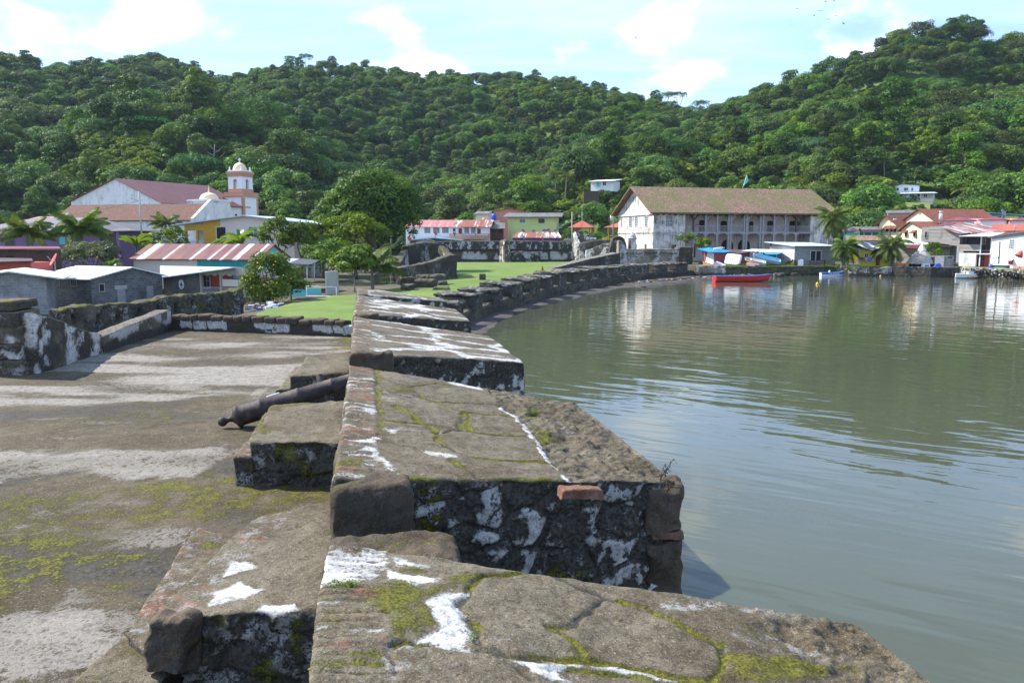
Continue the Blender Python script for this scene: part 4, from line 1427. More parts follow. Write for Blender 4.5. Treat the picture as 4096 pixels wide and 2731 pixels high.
def build_platform_walls():
 a, c = atZ(160, 1494, FLOOR), A_FAR
 fr = Frame((a[0], a[1], 0), math.atan2(c[1] - a[1], c[0] - a[0]))
 L = np.hypot(*(c - a)[:2])
 t = thing('platform_wall', (a[0], a[1], FLOOR), 'low plastered wall with a dip in its top, on the left edge of the gun platform', 'wall')
 h = lambda px, py: fr.hit(px, py)
 p1, p2, p3, p4 = h(172, 1238), h(405, 1345), h(425, 1340), h(690, 1236)
 wall_prof('wall', fr, [(0, p1[1]), (p2[0], p2[1])], 0.7, M['stone'], t, 0.05, 301, mould(301, 0.9, 0.6, 0.9, 1.3), z0=FLOOR - .2)

 def at2(P, code):
  A = weather(P, code, 302, 0.35, 0.7, 0.5, 1.3)
  low = sstep(0.32, 0.12, P[:, 2] - FLOOR + 0.25 * (fbm(P * 3, 4, 3) - .5))
  A[:, 2] = np.where(code == 0, A[:, 2] * .6, 0.9 * low)
  A[:, 1] = np.where(code == 0, 0.35, 0.78 * (1 - low) * sstep(0.3, 0.5, fbm(P * 2, 9, 4)))
  return A
 wall_prof('wall', fr, [(p2[0] + .004, p3[1]), (L, p4[1])], 0.42, M['stone'], t, 0.05, 302, at2, z0=FLOOR - .2, amp=(0.02, 0.008, 0))
 q = atZ(92, 1500, FLOOR)
 z = FLOOR
 for k, (hh, dx0, dy0) in enumerate(((0.30, 0.05, 0.05), (0.30, -0.02, 0), (0.33, 0.0, 0.0), (0.30, -0.05, 0.04), (0.18, -.10, 0.05))):
  quad_rock('pier_stone', [(q[0] - 1.0 - dx0, q[1] - dy0 - .02), (q[0] + dx0 * .6, q[1] - dy0), (q[0] - .05 + dx0 * .6, q[1] + .85), (q[0] - 1.05 - dx0, q[1] + .85)], z - (.1 if k == 0 else -0.003), z + hh - 0.004, 'stone', t, 0.05, 310 + k, 0.03, (0.03, 0.015, 0.0),
     mould(310 + k, 1.15 if k in (1, 2) else 0.5, 0.8 if k == 4 else 0.5, 0.8, 1.2))
  z += hh
 fr = Frame((A_FAR[0], A_FAR[1], 0), math.atan2(B_FAR[1] - A_FAR[1], B_FAR[0] - A_FAR[0]))
 L = np.hypot(*(B_FAR - A_FAR)[:2])
 t = thing('platform_wall', (A_FAR[0], A_FAR[1], FLOOR), 'low whitewashed wall topped with a row of brown coping stones, across the far end of the gun platform', 'wall')
 zt = fr.hit(1000, 1288)[1]
 zc = fr.hit(1000, 1266)[1]

 def at3(P, code):
  f1, e, rid = cells(P[:, [0, 2]] + 3, 0.62, 0.8, 33)
  n = fbm(P * 4, 33, 3)
  A = np.zeros((len(P), 4))
  A[:, 1] = 1.25 * sstep(0.03, 0.12, e + 0.25 * (n - .5)) * (rid > 0.12) * sstep(0.02, 0.14, P[:, 2] - FLOOR + .2 * (n - .5))
  A[:, 2] = 0.8
  A[:, 0] = 0.5 * sstep(0.62, 0.72, n)
  return A
 wall_prof('wall', fr, [(-.2, zt), (L + .1, zt)], 0.40, M['stone'], t, 0.045, 320, at3, z0=FLOOR - .2, amp=(0.03, 0.015, 0))
 u = 0.0
 rg = random.Random(4)
 k = 0
 while u < L - 0.15:
  w = rg.uniform(0.24, 0.42)
  zz = zc + rg.uniform(-.015, .015) - (0.0 if u < L * .72 else 0.03)
  Q = np.array([u + .006, -0.03, zt - .012])
  rock('coping_stone', fr, (w - .012, 0.42, zz - zt + .012), M['stone_brown'], t, 0.045, 330 + k, 0.05, (0.02, 0.015, 0.0), lambda P, Q=Q: P + Q, lambda P, c, k=k: brown(P, c, 330 + k))
  u += w
  k += 1

build_platform_walls()

def build_loophole_wall():
 a, b2 = atZ(245, 1240, 2.1), atZ(975, 1150, 2.2)
 fr = Frame((a[0], a[1], 0), math.atan2(b2[1] - a[1], b2[0] - a[0]))
 L = np.hypot(*(b2 - a)[:2])
 t = thing('loophole_wall', (a[0], a[1], 0.75), 'dark mossy wall pierced by a row of small loopholes, below the grey block house', 'wall')
 pf = [(k * L / 8, 2.1 + 0.10 * math.sin(k * 1.7)) for k in range(9)]

 def at(P, code):
  A = weather(P, code, 401, 1.3, 0.35, 1.0, 0.8)
  A[code == 0, 0] = np.maximum(A[code == 0, 0], 0.75 * sstep(0.35, 0.5, fbm(P[code == 0] * 2, 5, 3)))
  return A

 def hole(P):
  w = np.abs((P[:, 0] % 1.5) - 0.75)
  return sstep(0.17, 0.10, w) * sstep(0.30, 0.22, np.abs(P[:, 2] - 1.45))
 wall_prof('wall', fr, pf, 0.8, M['stone_far'], t, 0.09, 401, at, lambda P, c: np.where(c == 1, -0.32 * hole(P), 0), z0=-0.2, amp=(0.10, 0.06, 0.02), r=0.1)

build_loophole_wall()

# the low curved sea battery beyond
def build_sea_battery():
 curve = np.array([(-3.75, 45.5), (-2.8, 50.0), (-1.0, 57.5), (1.4, 64.5), (3.9, 72.5), (7.5, 82.5), (12.2, 93.0), (18.3, 103.5), (25.5, 111.0)])
 seg = np.r_[0, np.cumsum(np.linalg.norm(np.diff(curve, axis=0), axis=1))]
 tot = seg[-1]
 at = lambda s: np.array([np.interp(s, seg, curve[:, 0]), np.interp(s, seg, curve[:, 1])])
 t = thing('sea_battery', (0.0, 60.0, 0.75), 'low curved stone battery with a row of squat merlons along the water', 'battery wall')
 n = 15
 pitch = tot / n
 for k in range(n):
  p, q = at(k * pitch), at((k + 1) * pitch)
  d = (q - p) / np.linalg.norm(q - p)
  fr = Frame((p[0], p[1], 0), math.atan2(d[1], d[0]))
  f = (k + 0.5) / n
  zs = np.interp(f, [0, .25, .5, 1], [0.70, 0.85, 0.95, 0.85])
  zt = np.interp(f, [0, .15, .4, .7, 1], [1.45, 1.70, 2.05, 1.95, 1.85]) + 0.06 * math.sin(k * 2.3)

  def attr(P, c, k=k):
   A = weather(P, c, 420 + k, 0.35, 0.36, 0.8, 1.1)
   A[:, 2] *= .55 + .45 * (_hash(np.floor(P[:, 0] / .7), np.floor(P[:, 2] / .33), np.floor(P[:, 1] / .7), k) > .4)
   wet = sstep(0.75, 0.35, P[:, 2] + 0.3 * (fbm(P * 3, 5, 3) - .5))
   A[:, 2] = np.maximum(A[:, 2], wet)
   A[:, 1] *= 1 - wet
   return A

  def rel(P, c, k=k):
   side = c != 0
   a = np.where(c <= 2, P[:, 0], P[:, 1])
   j = np.floor(P[:, 2] / 0.33)
   _, e, rid = cells(np.stack([a + 0.3 * j, P[:, 2]], 1), 0.7, 0.33, 420 + k, 0.25)
   return np.where(side, 0.09 * (rid - .5) - 0.07 * sstep(0.14, 0.02, e), 0.05 * (fbm(P * 3, k, 3) - .5))
  Lk = np.linalg.norm(q - p) + 0.15
  rock('wall_section', fr, (Lk, 2.5, zs + 0.8), M['stone_far'], t, 0.13, 420 + k, 0.05, (0.06, 0.04, 0.02), lambda Q: Q + np.array([-.05, 0, -0.8]), attr, rel)
  w = pitch * (0.54 + 0.06 * math.sin(k * 5.1))
  u0 = pitch * 0.14

  def fn(Q, w=w, u0=u0, zs=zs):
   a = Q[:, 1] / 2.6
   uu = u0 + Q[:, 0] + (Q[:, 0] / w - 0.5) * (0.55 * a)
   return np.stack([uu, Q[:, 1] - 0.05, zs - .1 + Q[:, 2] * (1 + 0.10 * a)], 1)
  rock('merlon', fr, (w, 2.6, zt - zs + .1 - 0.14), M['stone_far'], t, 0.11, 440 + k, 0.05, (0.06, 0.04, 0.02), fn, attr, rel)
  cap = np.array([u0 - .12, -.14, zt - .145])

  def cattr(P, c, k=k):
   A = weather(P, c, 460 + k, 0.25, 0.55, 0.8, 0.8)
   A[c == 0, 1] = 0.5 * sstep(0.48, 0.62, fbm(P[c == 0] * np.array([1.5, 3, 1]), k, 4))
   A[c == 0, 2] = 0.35 * sstep(0.45, 0.6, fbm(P[c == 0] * np.array([2, 1, 1]) + 9, k, 4))
   return A
  rock('cap_slab', fr, (w + .22, 2.75, 0.17), M['stone_far'], t, 0.12, 460 + k, 0.05, (0.10, 0.05, 0.02), lambda Q, cap=cap: Q + cap + np.c_[Q[:, 0] * 0, Q[:, 0] * 0, Q[:, 1] * 0.03], cattr)

build_sea_battery()

# ruins inside the fort
def build_ruins():
 t = thing('ruined_house', atZ(1715, 1122, 0.95), 'roofless black-stained stone house on the lawn, its front wall sloping up to the right', 'ruin')
 f = frame_px(1605, 78, 1830, 88, 0.0)
 hz = lambda px, py, v=0.0: f.hit(px, py, v)
 mo = mould(501, 0.30, 0.8, 1.0, 0.45)
 wall_prof('wall', f, [hz(1608, 1068), hz(1690, 1056), hz(1770, 1034), hz(1800, 1022), hz(1829, 1016)], 0.9, M['stone_far'], t, 0.16, 501, mo, z0=0.3, amp=(0.12, 0.05, 0.0), r=0.08)
 bk = Frame(f.P(0, 6.5, 0), f.yaw)
 hb = lambda px, py: bk.hit(px, py)
 wall_prof('wall', bk, [hb(1632, 985), hb(1660, 975), hb(1700, 970), hb(1745, 972), hb(1778, 974)], 0.9, M['stone_far'], t, 0.18, 502, mould(502, 0.55, 0.8, 0.95, 0.45), z0=0.3, amp=(0.12, 0.06, 0.0), r=0.08)
 for (pa, pb, prof, sd) in (((1600, 79.5), (1634, 88.5), [(0, 2.3), (.25, 3.2), (.7, 3.6), (1, 4.0)], 503), ((1828, 88.7), (1780, 95.0), [(0, 3.3), (.5, 3.7), (1, 4.4)], 504)):
  a, c = atY(pa[0], 1050, pa[1]), atY(pb[0], 1050, pb[1])
  fr = Frame((a[0], a[1], 0), math.atan2(c[1] - a[1], c[0] - a[0]))
  L = np.hypot(c[0] - a[0], c[1] - a[1])
  wall_prof('wall', fr, [(u * L, z) for u, z in prof], 0.8 if sd == 503 else -0.8 + 1.6, M['stone_far'], t, 0.18, sd, mould(sd, 0.7, 1.1, 0.75, 0.45), z0=0.3, amp=(0.12, 0.05, 0), r=0.06)
 sp = [((1600, 1126), 2.1, 0.5, 'flat mossy boulder at the left end of the rubble below the ruined house'), ((1645, 1148), 2.3, 0.85, 'broad yellow-mossed boulder, second from the left below the ruined house'), ((1632, 1160), 1.3, 0.55, 'low boulder in front of the broad yellow-mossed one'),
   ((1705, 1150), 2.4, 0.75, 'grey and mossy boulder in the middle of the rubble pile'), ((1745, 1138), 2.3, 0.95, 'tallest dark boulder at the right of the rubble pile'), ((1770, 1142), 1.1, 0.45, 'small dark boulder leaning on the tallest one'), ((1768, 1160), 1.6, 0.22, 'thin flat slab lying right of the rubble pile'), ((1712, 1135), 2.6, 0.9, 'mossy boulder at the back of the rubble pile')]
 for k, ((px, py), w, h, lab) in enumerate(sp):
  q = atZ(px, py, 0.95)
  w *= 0.86
  o = quad_rock('boulder', [(q[0] - w / 2, q[1] - .4), (q[0] + w / 2, q[1] - .5), (q[0] + w / 2.3, q[1] + .9), (q[0] - w / 2.2, q[1] + .8)], 0.8, 0.95 + h, 'stone_far', None, 0.10, 520 + k, min(0.2, h * .5), (0.12, 0.08, 0.02), mould(520 + k, 0.2, 1.3, 0.4, 0.9))
  tag(o, lab, 'boulder', 'boulders of the rubble pile below the ruined house')
 q = atZ(1930, 1120, .98)
 o = quad_rock('stone_block', [(q[0] - .36, q[1] - .2), (q[0] + .3, q[1] - .25), (q[0] + .34, q[1] + .3), (q[0] - .3, q[1] + .3)], 0.8, 1.62, 'stone_far', None, 0.10, 541, 0.06, (0.05, 0.03, 0), mould(541, 0.4, 0.5, 0.4, 1))
 tag(o, 'small squared grey stone standing alone on the lawn', 'stone')

 t = thing('fort_wall', atZ(1950, 1046, 0.95), 'long mould-streaked fort wall along the back of the lawn, with a band along its middle', 'wall')
 f = frame_px(1690, 150, 2012, 148, 0.0)

 def band(seed):
  def at(P, code):
   A = weather(P, code, seed, 0.35, 0.8, 0.9, 1.0)
   st = fbm(P * np.array([1.2, 1.2, 0.15]), seed + 8, 4)
   lo = (P[:, 2] < 3.05)
   A[:, 1] = np.where((code == 1) & lo, 0.9 * sstep(0.40, 0.56, st * .6 + .4 * fbm(P * .6, seed, 3)), A[:, 1])
   ledge = sstep(0.22, 0.1, np.abs(P[:, 2] - 3.05)) + sstep(0.5, 0.2, P[:, 2] - 0.95)
   A[:, 2] = np.clip(np.where(code == 1, np.where(lo, 0.35, 0.75) + ledge, A[:, 2]), 0, 1)
   A[:, 1] *= 1 - np.clip(ledge, 0, 1) * .8
   return A
  return at
 ledge = lambda P, c: np.where(c == 1, 0.16 * sstep(0.16, 0.08, np.abs(P[:, 2] - 3.05)) - np.where(P[:, 2] > 3.05, 0, 0.12), 0)
 L = f.W
 wall_prof('wall', f, [(0, 4.45), (L * .3, 4.7), (L, 4.75)], 1.2, M['stone_far'], t, 0.2, 551, band(551), ledge, z0=0.4, amp=(0.08, 0.05, 0), r=0.06)
 f2 = frame_px(2036, 148, 2300, 146, 0.0)
 wall_prof('wall', f2, [(0, 4.75), (f2.W * .5, 4.75), (f2.W, 4.6)], 1.2, M['stone_far'], t, 0.2, 552, band(552), ledge, z0=0.4, amp=(0.08, 0.05, 0), r=0.06)
 wall_prof('buttress', Frame(f2.P(0, -1.25, 0), f2.yaw), [(0, 2.7), (f2.W * .22, 2.9), (f2.W * .48, 2.7)], 1.2, M['stone_far'], t, 0.2, 553, mould(553, 1.0, 0.5, 0.8, 0.4), z0=0.4, amp=(0.12, 0.05, 0), r=0.08)
 t = thing('gate_pier', atZ(2012, 1048, 0.95), 'tall round-topped white gate pier in the fort wall, at the back of the lawn', 'gate pier')
 g = frame_px(1996, 146.5, 2018, 142.0, 0.0)
 rock('pier', g, (g.W, 1.1, 4.6), M['stone_far'], t, 0.12, 561, 0.5, (0.08, 0.05, 0), lambda Q: np.stack([Q[:, 0], Q[:, 1], Q[:, 2] * (1.0 + 0.0 * Q[:, 0]) + .4], 1), mould(561, 1.6, 0.4, 0.25, 0.5))
 t = thing('gate_pier', atZ(2312, 1048, 0.95), 'broken white and mossy gate pier at the right end of the fort wall', 'gate pier')
 g = frame_px(2290, 146, 2318, 144, 0.0)
 wall_prof('pier', g, [(0, 6.2), (g.W * .4, 6.6), (g.W * .7, 5.6), (g.W, 4.6)], 1.4, M['stone_far'], t, 0.12, 562, mould(562, 1.4, 0.6, 0.35, 0.5), z0=0.4, amp=(0.15, 0.1, 0))
 t = thing('fort_wall', atZ(2390, 1030, 0.95), 'dark ruined wall stepping down behind the stone ramp', 'wall')
 g = frame_px(2315, 140, 2480, 136, 0.0)
 wall_prof('wall', g, [g.hit(2318, 972), g.hit(2400, 958), g.hit(2478, 955)], 1.0, M['stone_far'], t, 0.2, 571, mould(571, 0.5, 0.4, 1.0, 0.4), z0=0.4, amp=(0.1, 0.05, 0))
 g2 = frame_px(2340, 126, 2480, 122, 0.0)
 wall_prof('wall', g2, [g2.hit(2342, 1000), g2.hit(2360, 995), g2.hit(2400, 980), g2.hit(2412, 975), g2.hit(2450, 966), g2.hit(2478, 962)], 0.8, M['stone_far'], t, 0.16, 572, mould(572, 1.1, 0.3, 0.6, 0.45), z0=0.4, amp=(0.1, 0.05, 0))
 t = thing('stone_ramp', atZ(2360, 1060, 0.95), 'stone ramp climbing from the lawn to the right, up to the bastion', 'ramp')
 g = frame_px(2205, 112, 2482, 116, 0.0)

 def rat(P, c):
  A = weather(P, c, 573, 0.6, 0.3, 0.95, 0.5)
  A[c == 0, 1] = 0.42
  A[c == 0, 0] *= .3
  return A
 wall_prof('ramp', g, [(0, 1.0), g.hit(2240, 1066), g.hit(2360, 1036), g.hit(2482, 1010)], 2.6, M['stone_far'], t, 0.16, 573, rat, z0=0.4, amp=(0.06, 0.04, 0))
 t = thing('bastion', atZ(2600, 1050, 0.95), 'low square bastion of pale mossy stone in front of the customs house', 'bastion')
 g = frame_px(2476, 119, 2770, 121, 0.0)
 top = g.hit(2600, 996)[1]
 band_z = g.hit(2600, 1012)[1]
 wall_prof('wall', g, [(0.9, top), (g.W - 2.1, top)], 1.0, M['stone_pale'], t, 0.15, 581, lambda P, c: np.clip(weather(P, c, 581, 0.9, 0.8, 0.25, 0.8) + np.c_[P[:, 0] * 0, P[:, 0] * 0, 0.8 * sstep(.12, .05, np.abs(P[:, 2] - band_z)), P[:, 0] * 0], 0, 1.1),
    lambda P, c: np.where(c == 1, 0.12 * sstep(0.10, 0.05, np.abs(P[:, 2] - band_z)), 0), z0=0.3, amp=(0.08, 0.05, 0))
 wall_prof('pier', g, [(0.0, g.hit(2478, 963)[1]), (0.45, g.hit(2478, 963)[1]), (0.85, g.hit(2505, 980)[1]), (1.25, g.hit(2510, 1002)[1])], 1.3, M['stone_pale'], t, 0.12, 582, mould(582, 0.8, 0.9, 0.3, 0.6), z0=0.3, amp=(0.08, 0.05, 0))
 wall_prof('pier', Frame(g.P(0, -.25, 0), g.yaw), [(g.W - 2.15, g.hit(2720, 990)[1]), (g.W - 1.2, g.hit(2720, 986)[1]), (g.W, g.hit(2760, 988)[1])], 2.2, M['stone_far'], t, 0.14, 583, mould(583, 0.5, 1.0, 0.75, 0.6), z0=0.3, amp=(0.1, 0.06, 0))
 t = thing('ruined_vault', atY(2475, 1000, 123), 'dark broken vault with a rounded top, between the ramp and the white customs house', 'ruin')
 g = frame_px(2440, 121.5, 2508, 121.5, 0.0)
 wall_prof('vault', g, [g.hit(2442, 975), g.hit(2452, 955), g.hit(2470, 946), g.hit(2480, 944), g.hit(2494, 952), g.hit(2502, 965), g.hit(2507, 985)], 2.5, M['stone_far'], t, 0.16, 591, mould(591, 0.35, 0.5, 0.95, 0.5), z0=0.4, amp=(0.12, 0.06, 0))
 c = atY(2528, 1000, 121.5)
 zb, zt = g.hit(2528, 1003)[1], g.hit(2528, 953)[1]
 t = thing('sentry_box', (c[0], c[1], zb), 'small round stone sentry box with a domed top, on the bastion before the white gable', 'sentry box')
 b = MB()
 b.lathe([(0.62, zb - .5), (0.60, zt - .1)], (c[0], c[1], 0), 18)
 b.build('wall', M['aduana'], t)
 b = MB()
 b.lathe([(0.62, zt - .12), (0.76, zt - .08), (0.76, zt + .04), (0.62, zt + .06), (0.60, zt + .28), (0.46, zt + .55), (0.22, zt + .72), (0.08, zt + .76), (0.06, zt + .95), (0.0, zt + 1.0)], (c[0], c[1], 0), 18)
 b.build('dome', M['concrete'], t)
 b = MB(Frame((c[0], c[1], 0), math.radians(-48)))
 b.box(-0.22, 0.22, -0.66, -0.5, zb, zt - .3)
 b.build('doorway', M['wood_brown'], t)

build_ruins()
# foliage
def leaves_mesh(C, N, S, rg, asp=1.7):
 n = len(C)
 N = N / (np.linalg.norm(N, axis=1, keepdims=True) + 1e-9)
 t = rg.normal(size=(n, 3))
 t -= N * (t * N).sum(1, keepdims=True)
 t /= (np.linalg.norm(t, axis=1, keepdims=True) + 1e-9)
 b = np.cross(N, t)
 S = S[:, None]
 w = S / asp
 V = np.stack([C - t * S * .5, C - b * w * .5 + N * S * .10, C + t * S * .5 - N * S * .08, C + b * w * .5 + N * S * .10], 1).reshape(-1, 3)
 F = np.arange(4 * n).reshape(n, 4)
 return V, F

def crown_arrays(seed, rx, rz, nclump, nleaf, size, shape='dome', flat=0.75, centres=None):
 rg = np.random.default_rng(seed)
 if centres is None:
  c = []
  for k in range(nclump):
   th = k * 2.39996 + rg.uniform(-.5, .5)
   h = (k + 0.5) / nclump
   if shape == 'dome':
    zz, rr = 1 - 1.35 * h, math.sqrt(max(0, 1 - (1 - 1.35 * h) ** 2))
    f = rg.uniform(0.55, 0.86)
   elif shape == 'flat':
    zz, rr = 0.55 - 0.5 * (h ** 2) + rg.uniform(-.12, .12), math.sqrt(h) * 1.02
    f = 0.92
   elif shape == 'layer':
    lv = k % 4
    zz, rr = 0.85 - 0.5 * lv + rg.uniform(-.1, .1), (0.35 + 0.2 * lv) * rg.uniform(.5, 1.15)
    f = 0.9
   else:
    zz, rr = 1 - 1.9 * h, 0.85 * math.sqrt(max(0.05, 1 - (1 - 1.9 * h) ** 2))
    f = rg.uniform(0.5, 0.8)
   c.append((rr * math.cos(th) * rx * f, rr * math.sin(th) * rx * f, zz * rz * f, rx * rg.uniform(0.26, 0.44)))
  centres = c
 C, N, S, T = [], [], [], []
 tot = sum(q[3] ** 2 for q in centres)
 for x, y, z, r in centres:
  m = max(8, int(nleaf * r * r / tot))
  d = rg.normal(size=(m, 3))
  d[:, 2] = np.where(rg.random(m) < 0.72, np.abs(d[:, 2]), d[:, 2])
  d /= np.linalg.norm(d, axis=1, keepdims=True)
  lump = 1 + 0.28 * (fbm(d * 2.1 + seed + x, seed, 2) - .5) * 2
  rad = r * rg.uniform(0.72, 1.06, m) * lump
  C.append(np.array([x, y, z]) + d * rad[:, None] * np.array([1, 1, flat]))
  N.append(d * 0.9 + np.array([0, 0, .35]) + rg.normal(size=(m, 3)) * 0.42)
  S.append(size * rg.uniform(0.6, 1.35, m))
  T.append(np.clip(rg.normal(0.42 + 0.24 * rg.normal(), 0.13, m), 0, 1))
 C, N, S, T = np.concatenate(C), np.concatenate(N), np.concatenate(S), np.concatenate(T)
 V, F = leaves_mesh(C, N, S, rg)
 return V, F, T, centres

def trunk_mb(base_r, h, centres, lean=(0, 0), seed=0, nlimb=5):
 rg = random.Random(seed)
 b = MB()
 fork = h * 0.55
 lx, ly = lean
 b.tube([(0, 0, -0.4), (lx * .1, ly * .1, fork * .35), (lx * .35, ly * .35, fork * .75), (lx * .5, ly * .5, fork)], [base_r * 1.35, base_r, base_r * .85, base_r * .75], 8)
 cs = sorted(centres, key=lambda q: -q[3])[:nlimb]
 for x, y, z, r in cs:
  e = np.array([x * .85, y * .85, h + z * .8])
  s = np.array([lx * .5, ly * .5, fork * rg.uniform(.85, 1.0)])
  m = s * .5 + e * .5 + np.array([rg.uniform(-.1, .1) * h, rg.uniform(-.1, .1) * h, -0.04 * h])
  b.tube([s, m, e], [base_r * .55, base_r * .38, base_r * .14], 6)
 return b

def tree(name, loc, label, rx, rz, h, mat, seed, ncl=18, nleaf=2500, size=0.5, shape='dome', bark='bark', tr=0.25, cat='tree', group=None, flat=0.75, centres=None, lean=(0, 0), nlimb=5):
 t = thing(name, loc, label, cat, group)
 V, F, T, cs = crown_arrays(seed, rx, rz, ncl, nleaf, size, shape, flat, centres)
 np_object('crown', V + np.array(loc) + np.array([0, 0, h]), F, M[mat], t, None, T, False)
 b = trunk_mb(tr, h, cs, lean, seed, nlimb)
 b.v = [np.array(v) + np.array(loc) for v in b.v]
 b.build('trunk', M[bark], t)
 return t

def frond_arrays(rg, az, up, L, droop, nl=22, lw=0.045, ll=0.42, root=(0, 0, 0)):
 V, F, T = [], [], []
 d = np.array([math.cos(az), math.sin(az), 0])
 side = np.array([-d[1], d[0], 0])
 pts = []
 p = np.array(root, float)
 n = 9
 ang = up
 for i in range(n + 1):
  pts.append(p.copy())
  p = p + (d * math.cos(ang) + np.array([0, 0, math.sin(ang)])) * (L / n)
  ang -= droop / n * (0.6 + 0.9 * i / n)
 pts = np.array(pts)
 tw = rg.uniform(-0.35, 0.35)
 for i in range(n):
  a, b_ = pts[i], pts[i + 1]
  w = 0.035 * L * 0.3 * (1 - i / n) + 0.008
  k = len(V)
  V += [a - side * w, a + side * w, b_ + side * w * .8, b_ - side * w * .8]
  F.append((k, k + 1, k + 2, k + 3))
  T.append(0.75)
 tone = np.clip(rg.normal(0.45, 0.2), 0, 1)
 for j in range(nl):
  f = 0.14 + 0.86 * j / (nl - 1)
  x = f * n
  i = min(int(x), n - 1)
  a = pts[i] + (pts[i + 1] - pts[i]) * (x - i)
  tg = pts[i + 1] - pts[i]
  tg = tg / np.linalg.norm(tg)
  nn = np.cross(side, tg)
  l = L * ll * 0.75 * math.sin(math.pi * (0.16 + 0.80 * f)) ** 0.8
  for s in (1, -1):
   dr = side * s * 0.85 + tg * 0.5 + nn * (0.12 + tw * s) - np.array([0, 0, 0.28 + 0.5 * f * rg.uniform(.5, 1.2)])
   dr /= np.linalg.norm(dr)
   e = a + dr * l
   m = a + dr * l * 0.5 + nn * 0.03 * L
   w = tg * lw * L * 0.5
   k = len(V)
   V += [a - w * .5, a + w * .5, m + w, m - w]
   F.append((k, k + 1, k + 2, k + 3))
   k = len(V)
   V += [m - w, m + w, e + w * .12 - np.array([0, 0, .10 * l]), e - w * .12 - np.array([0, 0, .10 * l])]
   F.append((k, k + 1, k + 2, k + 3))
   tt = np.clip(tone + rg.normal(0, .12), 0, 1)
   T += [tt, tt]
 return V, F, T

def palm(name, loc, label, h, L, seed, nf=18, lean=(0.0, 0.0), mat='palm', r=0.16, group=None, up=(0.2, 1.35), droop=(1.2, 2.1), skirt=0, cat='palm tree', nl=22, young=False):
 t = thing(name, loc, label, cat, group)
 rg = np.random.default_rng(seed)
 loc = np.array(loc, float)
 top = np.array([lean[0], lean[1], h])
 b = MB()
 k = 7
 pts = [np.array([lean[0] * (i / k) ** 1.7, lean[1] * (i / k) ** 1.7, -0.3 + (h + .3) * i / k]) for i in range(k + 1)]
 b.tube([p + loc for p in pts], [r * (1.45 if i == 0 else 1.1 - 0.45 * i / k) for i in range(k + 1)], 8)
 b.build('trunk', M['palmbark'], t)
 V, F, T = [], [], []
 for i in range(nf + skirt):
  az = i * 2.39996 + rg.uniform(-.25, .25)
  f = i / max(1, nf - 1)
  u = up[1] + (up[0] - up[1]) * f
  if i >= nf:
   u = rg.uniform(-1.2, -0.6)
  v, fc, tt = frond_arrays(rg, az, u + rg.uniform(-.1, .1), L * rg.uniform(.82, 1.08), rg.uniform(*droop) * (0.5 if i >= nf else 1), nl, root=top)
  o = len(V)
  V += v
  F += [tuple(q + o for q in x) for x in fc]
  T += tt
 np_object('fronds', np.array(V) + loc, np.array(F), M[mat], t, None, T, False)
 return t

def banana(name, loc, label, h, L, seed, nf=8, group=None):
 t = thing(name, loc, label, 'banana plant', group)
 rg = np.random.default_rng(seed)
 loc = np.array(loc, float)
 b = MB()
 b.tube([loc + (0, 0, -.2), loc + (0, 0, h * .5), loc + (0.03, 0, h)], [0.15, 0.12, 0.06], 8)
 b.build('stem', M['palm'], t)
 V, F, T = [], [], []
 for i in range(nf):
  az = i * 2.39996 + rg.uniform(-.3, .3)
  ang = rg.uniform(0.7, 1.45)
  d = np.array([math.cos(az), math.sin(az), 0])
  s = np.array([-d[1], d[0], 0])
  p = np.array([0, 0, h * .92])
  ll = L * rg.uniform(.7, 1.1)
  n = 7
  dr = rg.uniform(1.2, 2.2)
  tone = rg.uniform(.2, .9)
  row = []
  for j in range(n + 1):
   f = j / n
   w = ll * 0.15 * (math.sin(math.pi * min(1, 0.06 + 0.94 * f)) ** 0.5 if j > 0 else 0.12)
   up = np.array([0, 0, 0.22 * w / 0.3])
   row.append((p - s * w + up, p.copy(), p + s * w + up))
   p = p + (d * math.cos(ang) + np.array([0, 0, math.sin(ang)])) * ll / n
   ang -= dr / n
  for j in range(n):
   for q in (0, 1):
    k = len(V)
    V += [row[j][q], row[j][q + 1], row[j + 1][q + 1], row[j + 1][q]]
    F.append((k, k + 1, k + 2, k + 3))
    T.append(np.clip(tone + rg.normal(0, .07), 0, 1))
 np_object('leaves', np.array(V) + loc, np.array(F), M['banana'], t, None, T, False)
 return t

# hills
HT = np.array([  # photo column, foot Y, spur Y, spur ground row, ridge Y, ridge ground row
 (-1800, 220, 320, 640, 460, 420), (-900, 215, 300, 560, 460, 290), (0, 210, 290, 570, 450, 262), (150, 210, 285, 600, 455, 250), (300, 208, 275, 640, 470, 300), (480, 205, 270, 520, 500, 300), (600, 205, 272, 505, 530, 275),
 (700, 205, 275, 500, 540, 255), (800, 205, 278, 485, 545, 300), (860, 205, 280, 480, 545, 335), (925, 205, 283, 500, 535, 355), (1000, 205, 285, 530, 520, 325), (1150, 205, 285, 560, 515, 298), (1300, 205, 290, 660, 500, 278),
 (1450, 205, 300, 760, 500, 290), (1700, 200, 300, 810, 500, 325), (1950, 200, 300, 800, 500, 315), (2100, 195, 290, 800, 490, 322), (2250, 188, 262, 755, 490, 345), (2400, 182, 245, 690, 480, 378), (2600, 186, 255, 640, 460, 425),
 (2720, 190, 270, 590, 440, 460), (2800, 195, 280, 565, 420, 468), (3000, 200, 280, 560, 390, 405), (3200, 168, 280, 530, 370, 318), (3400, 160, 280, 490, 360, 250), (3560, 160, 280, 460, 352, 185), (3660, 160, 280, 445, 350, 138),
 (3760, 160, 280, 445, 350, 160), (3900, 160, 280, 455, 350, 208), (4100, 165, 280, 470, 350, 205), (4600, 195, 280, 520, 350, 300), (5700, 195, 280, 640, 350, 470)], float)
HT[:, 5] += 50
HT[:, 3] += 30

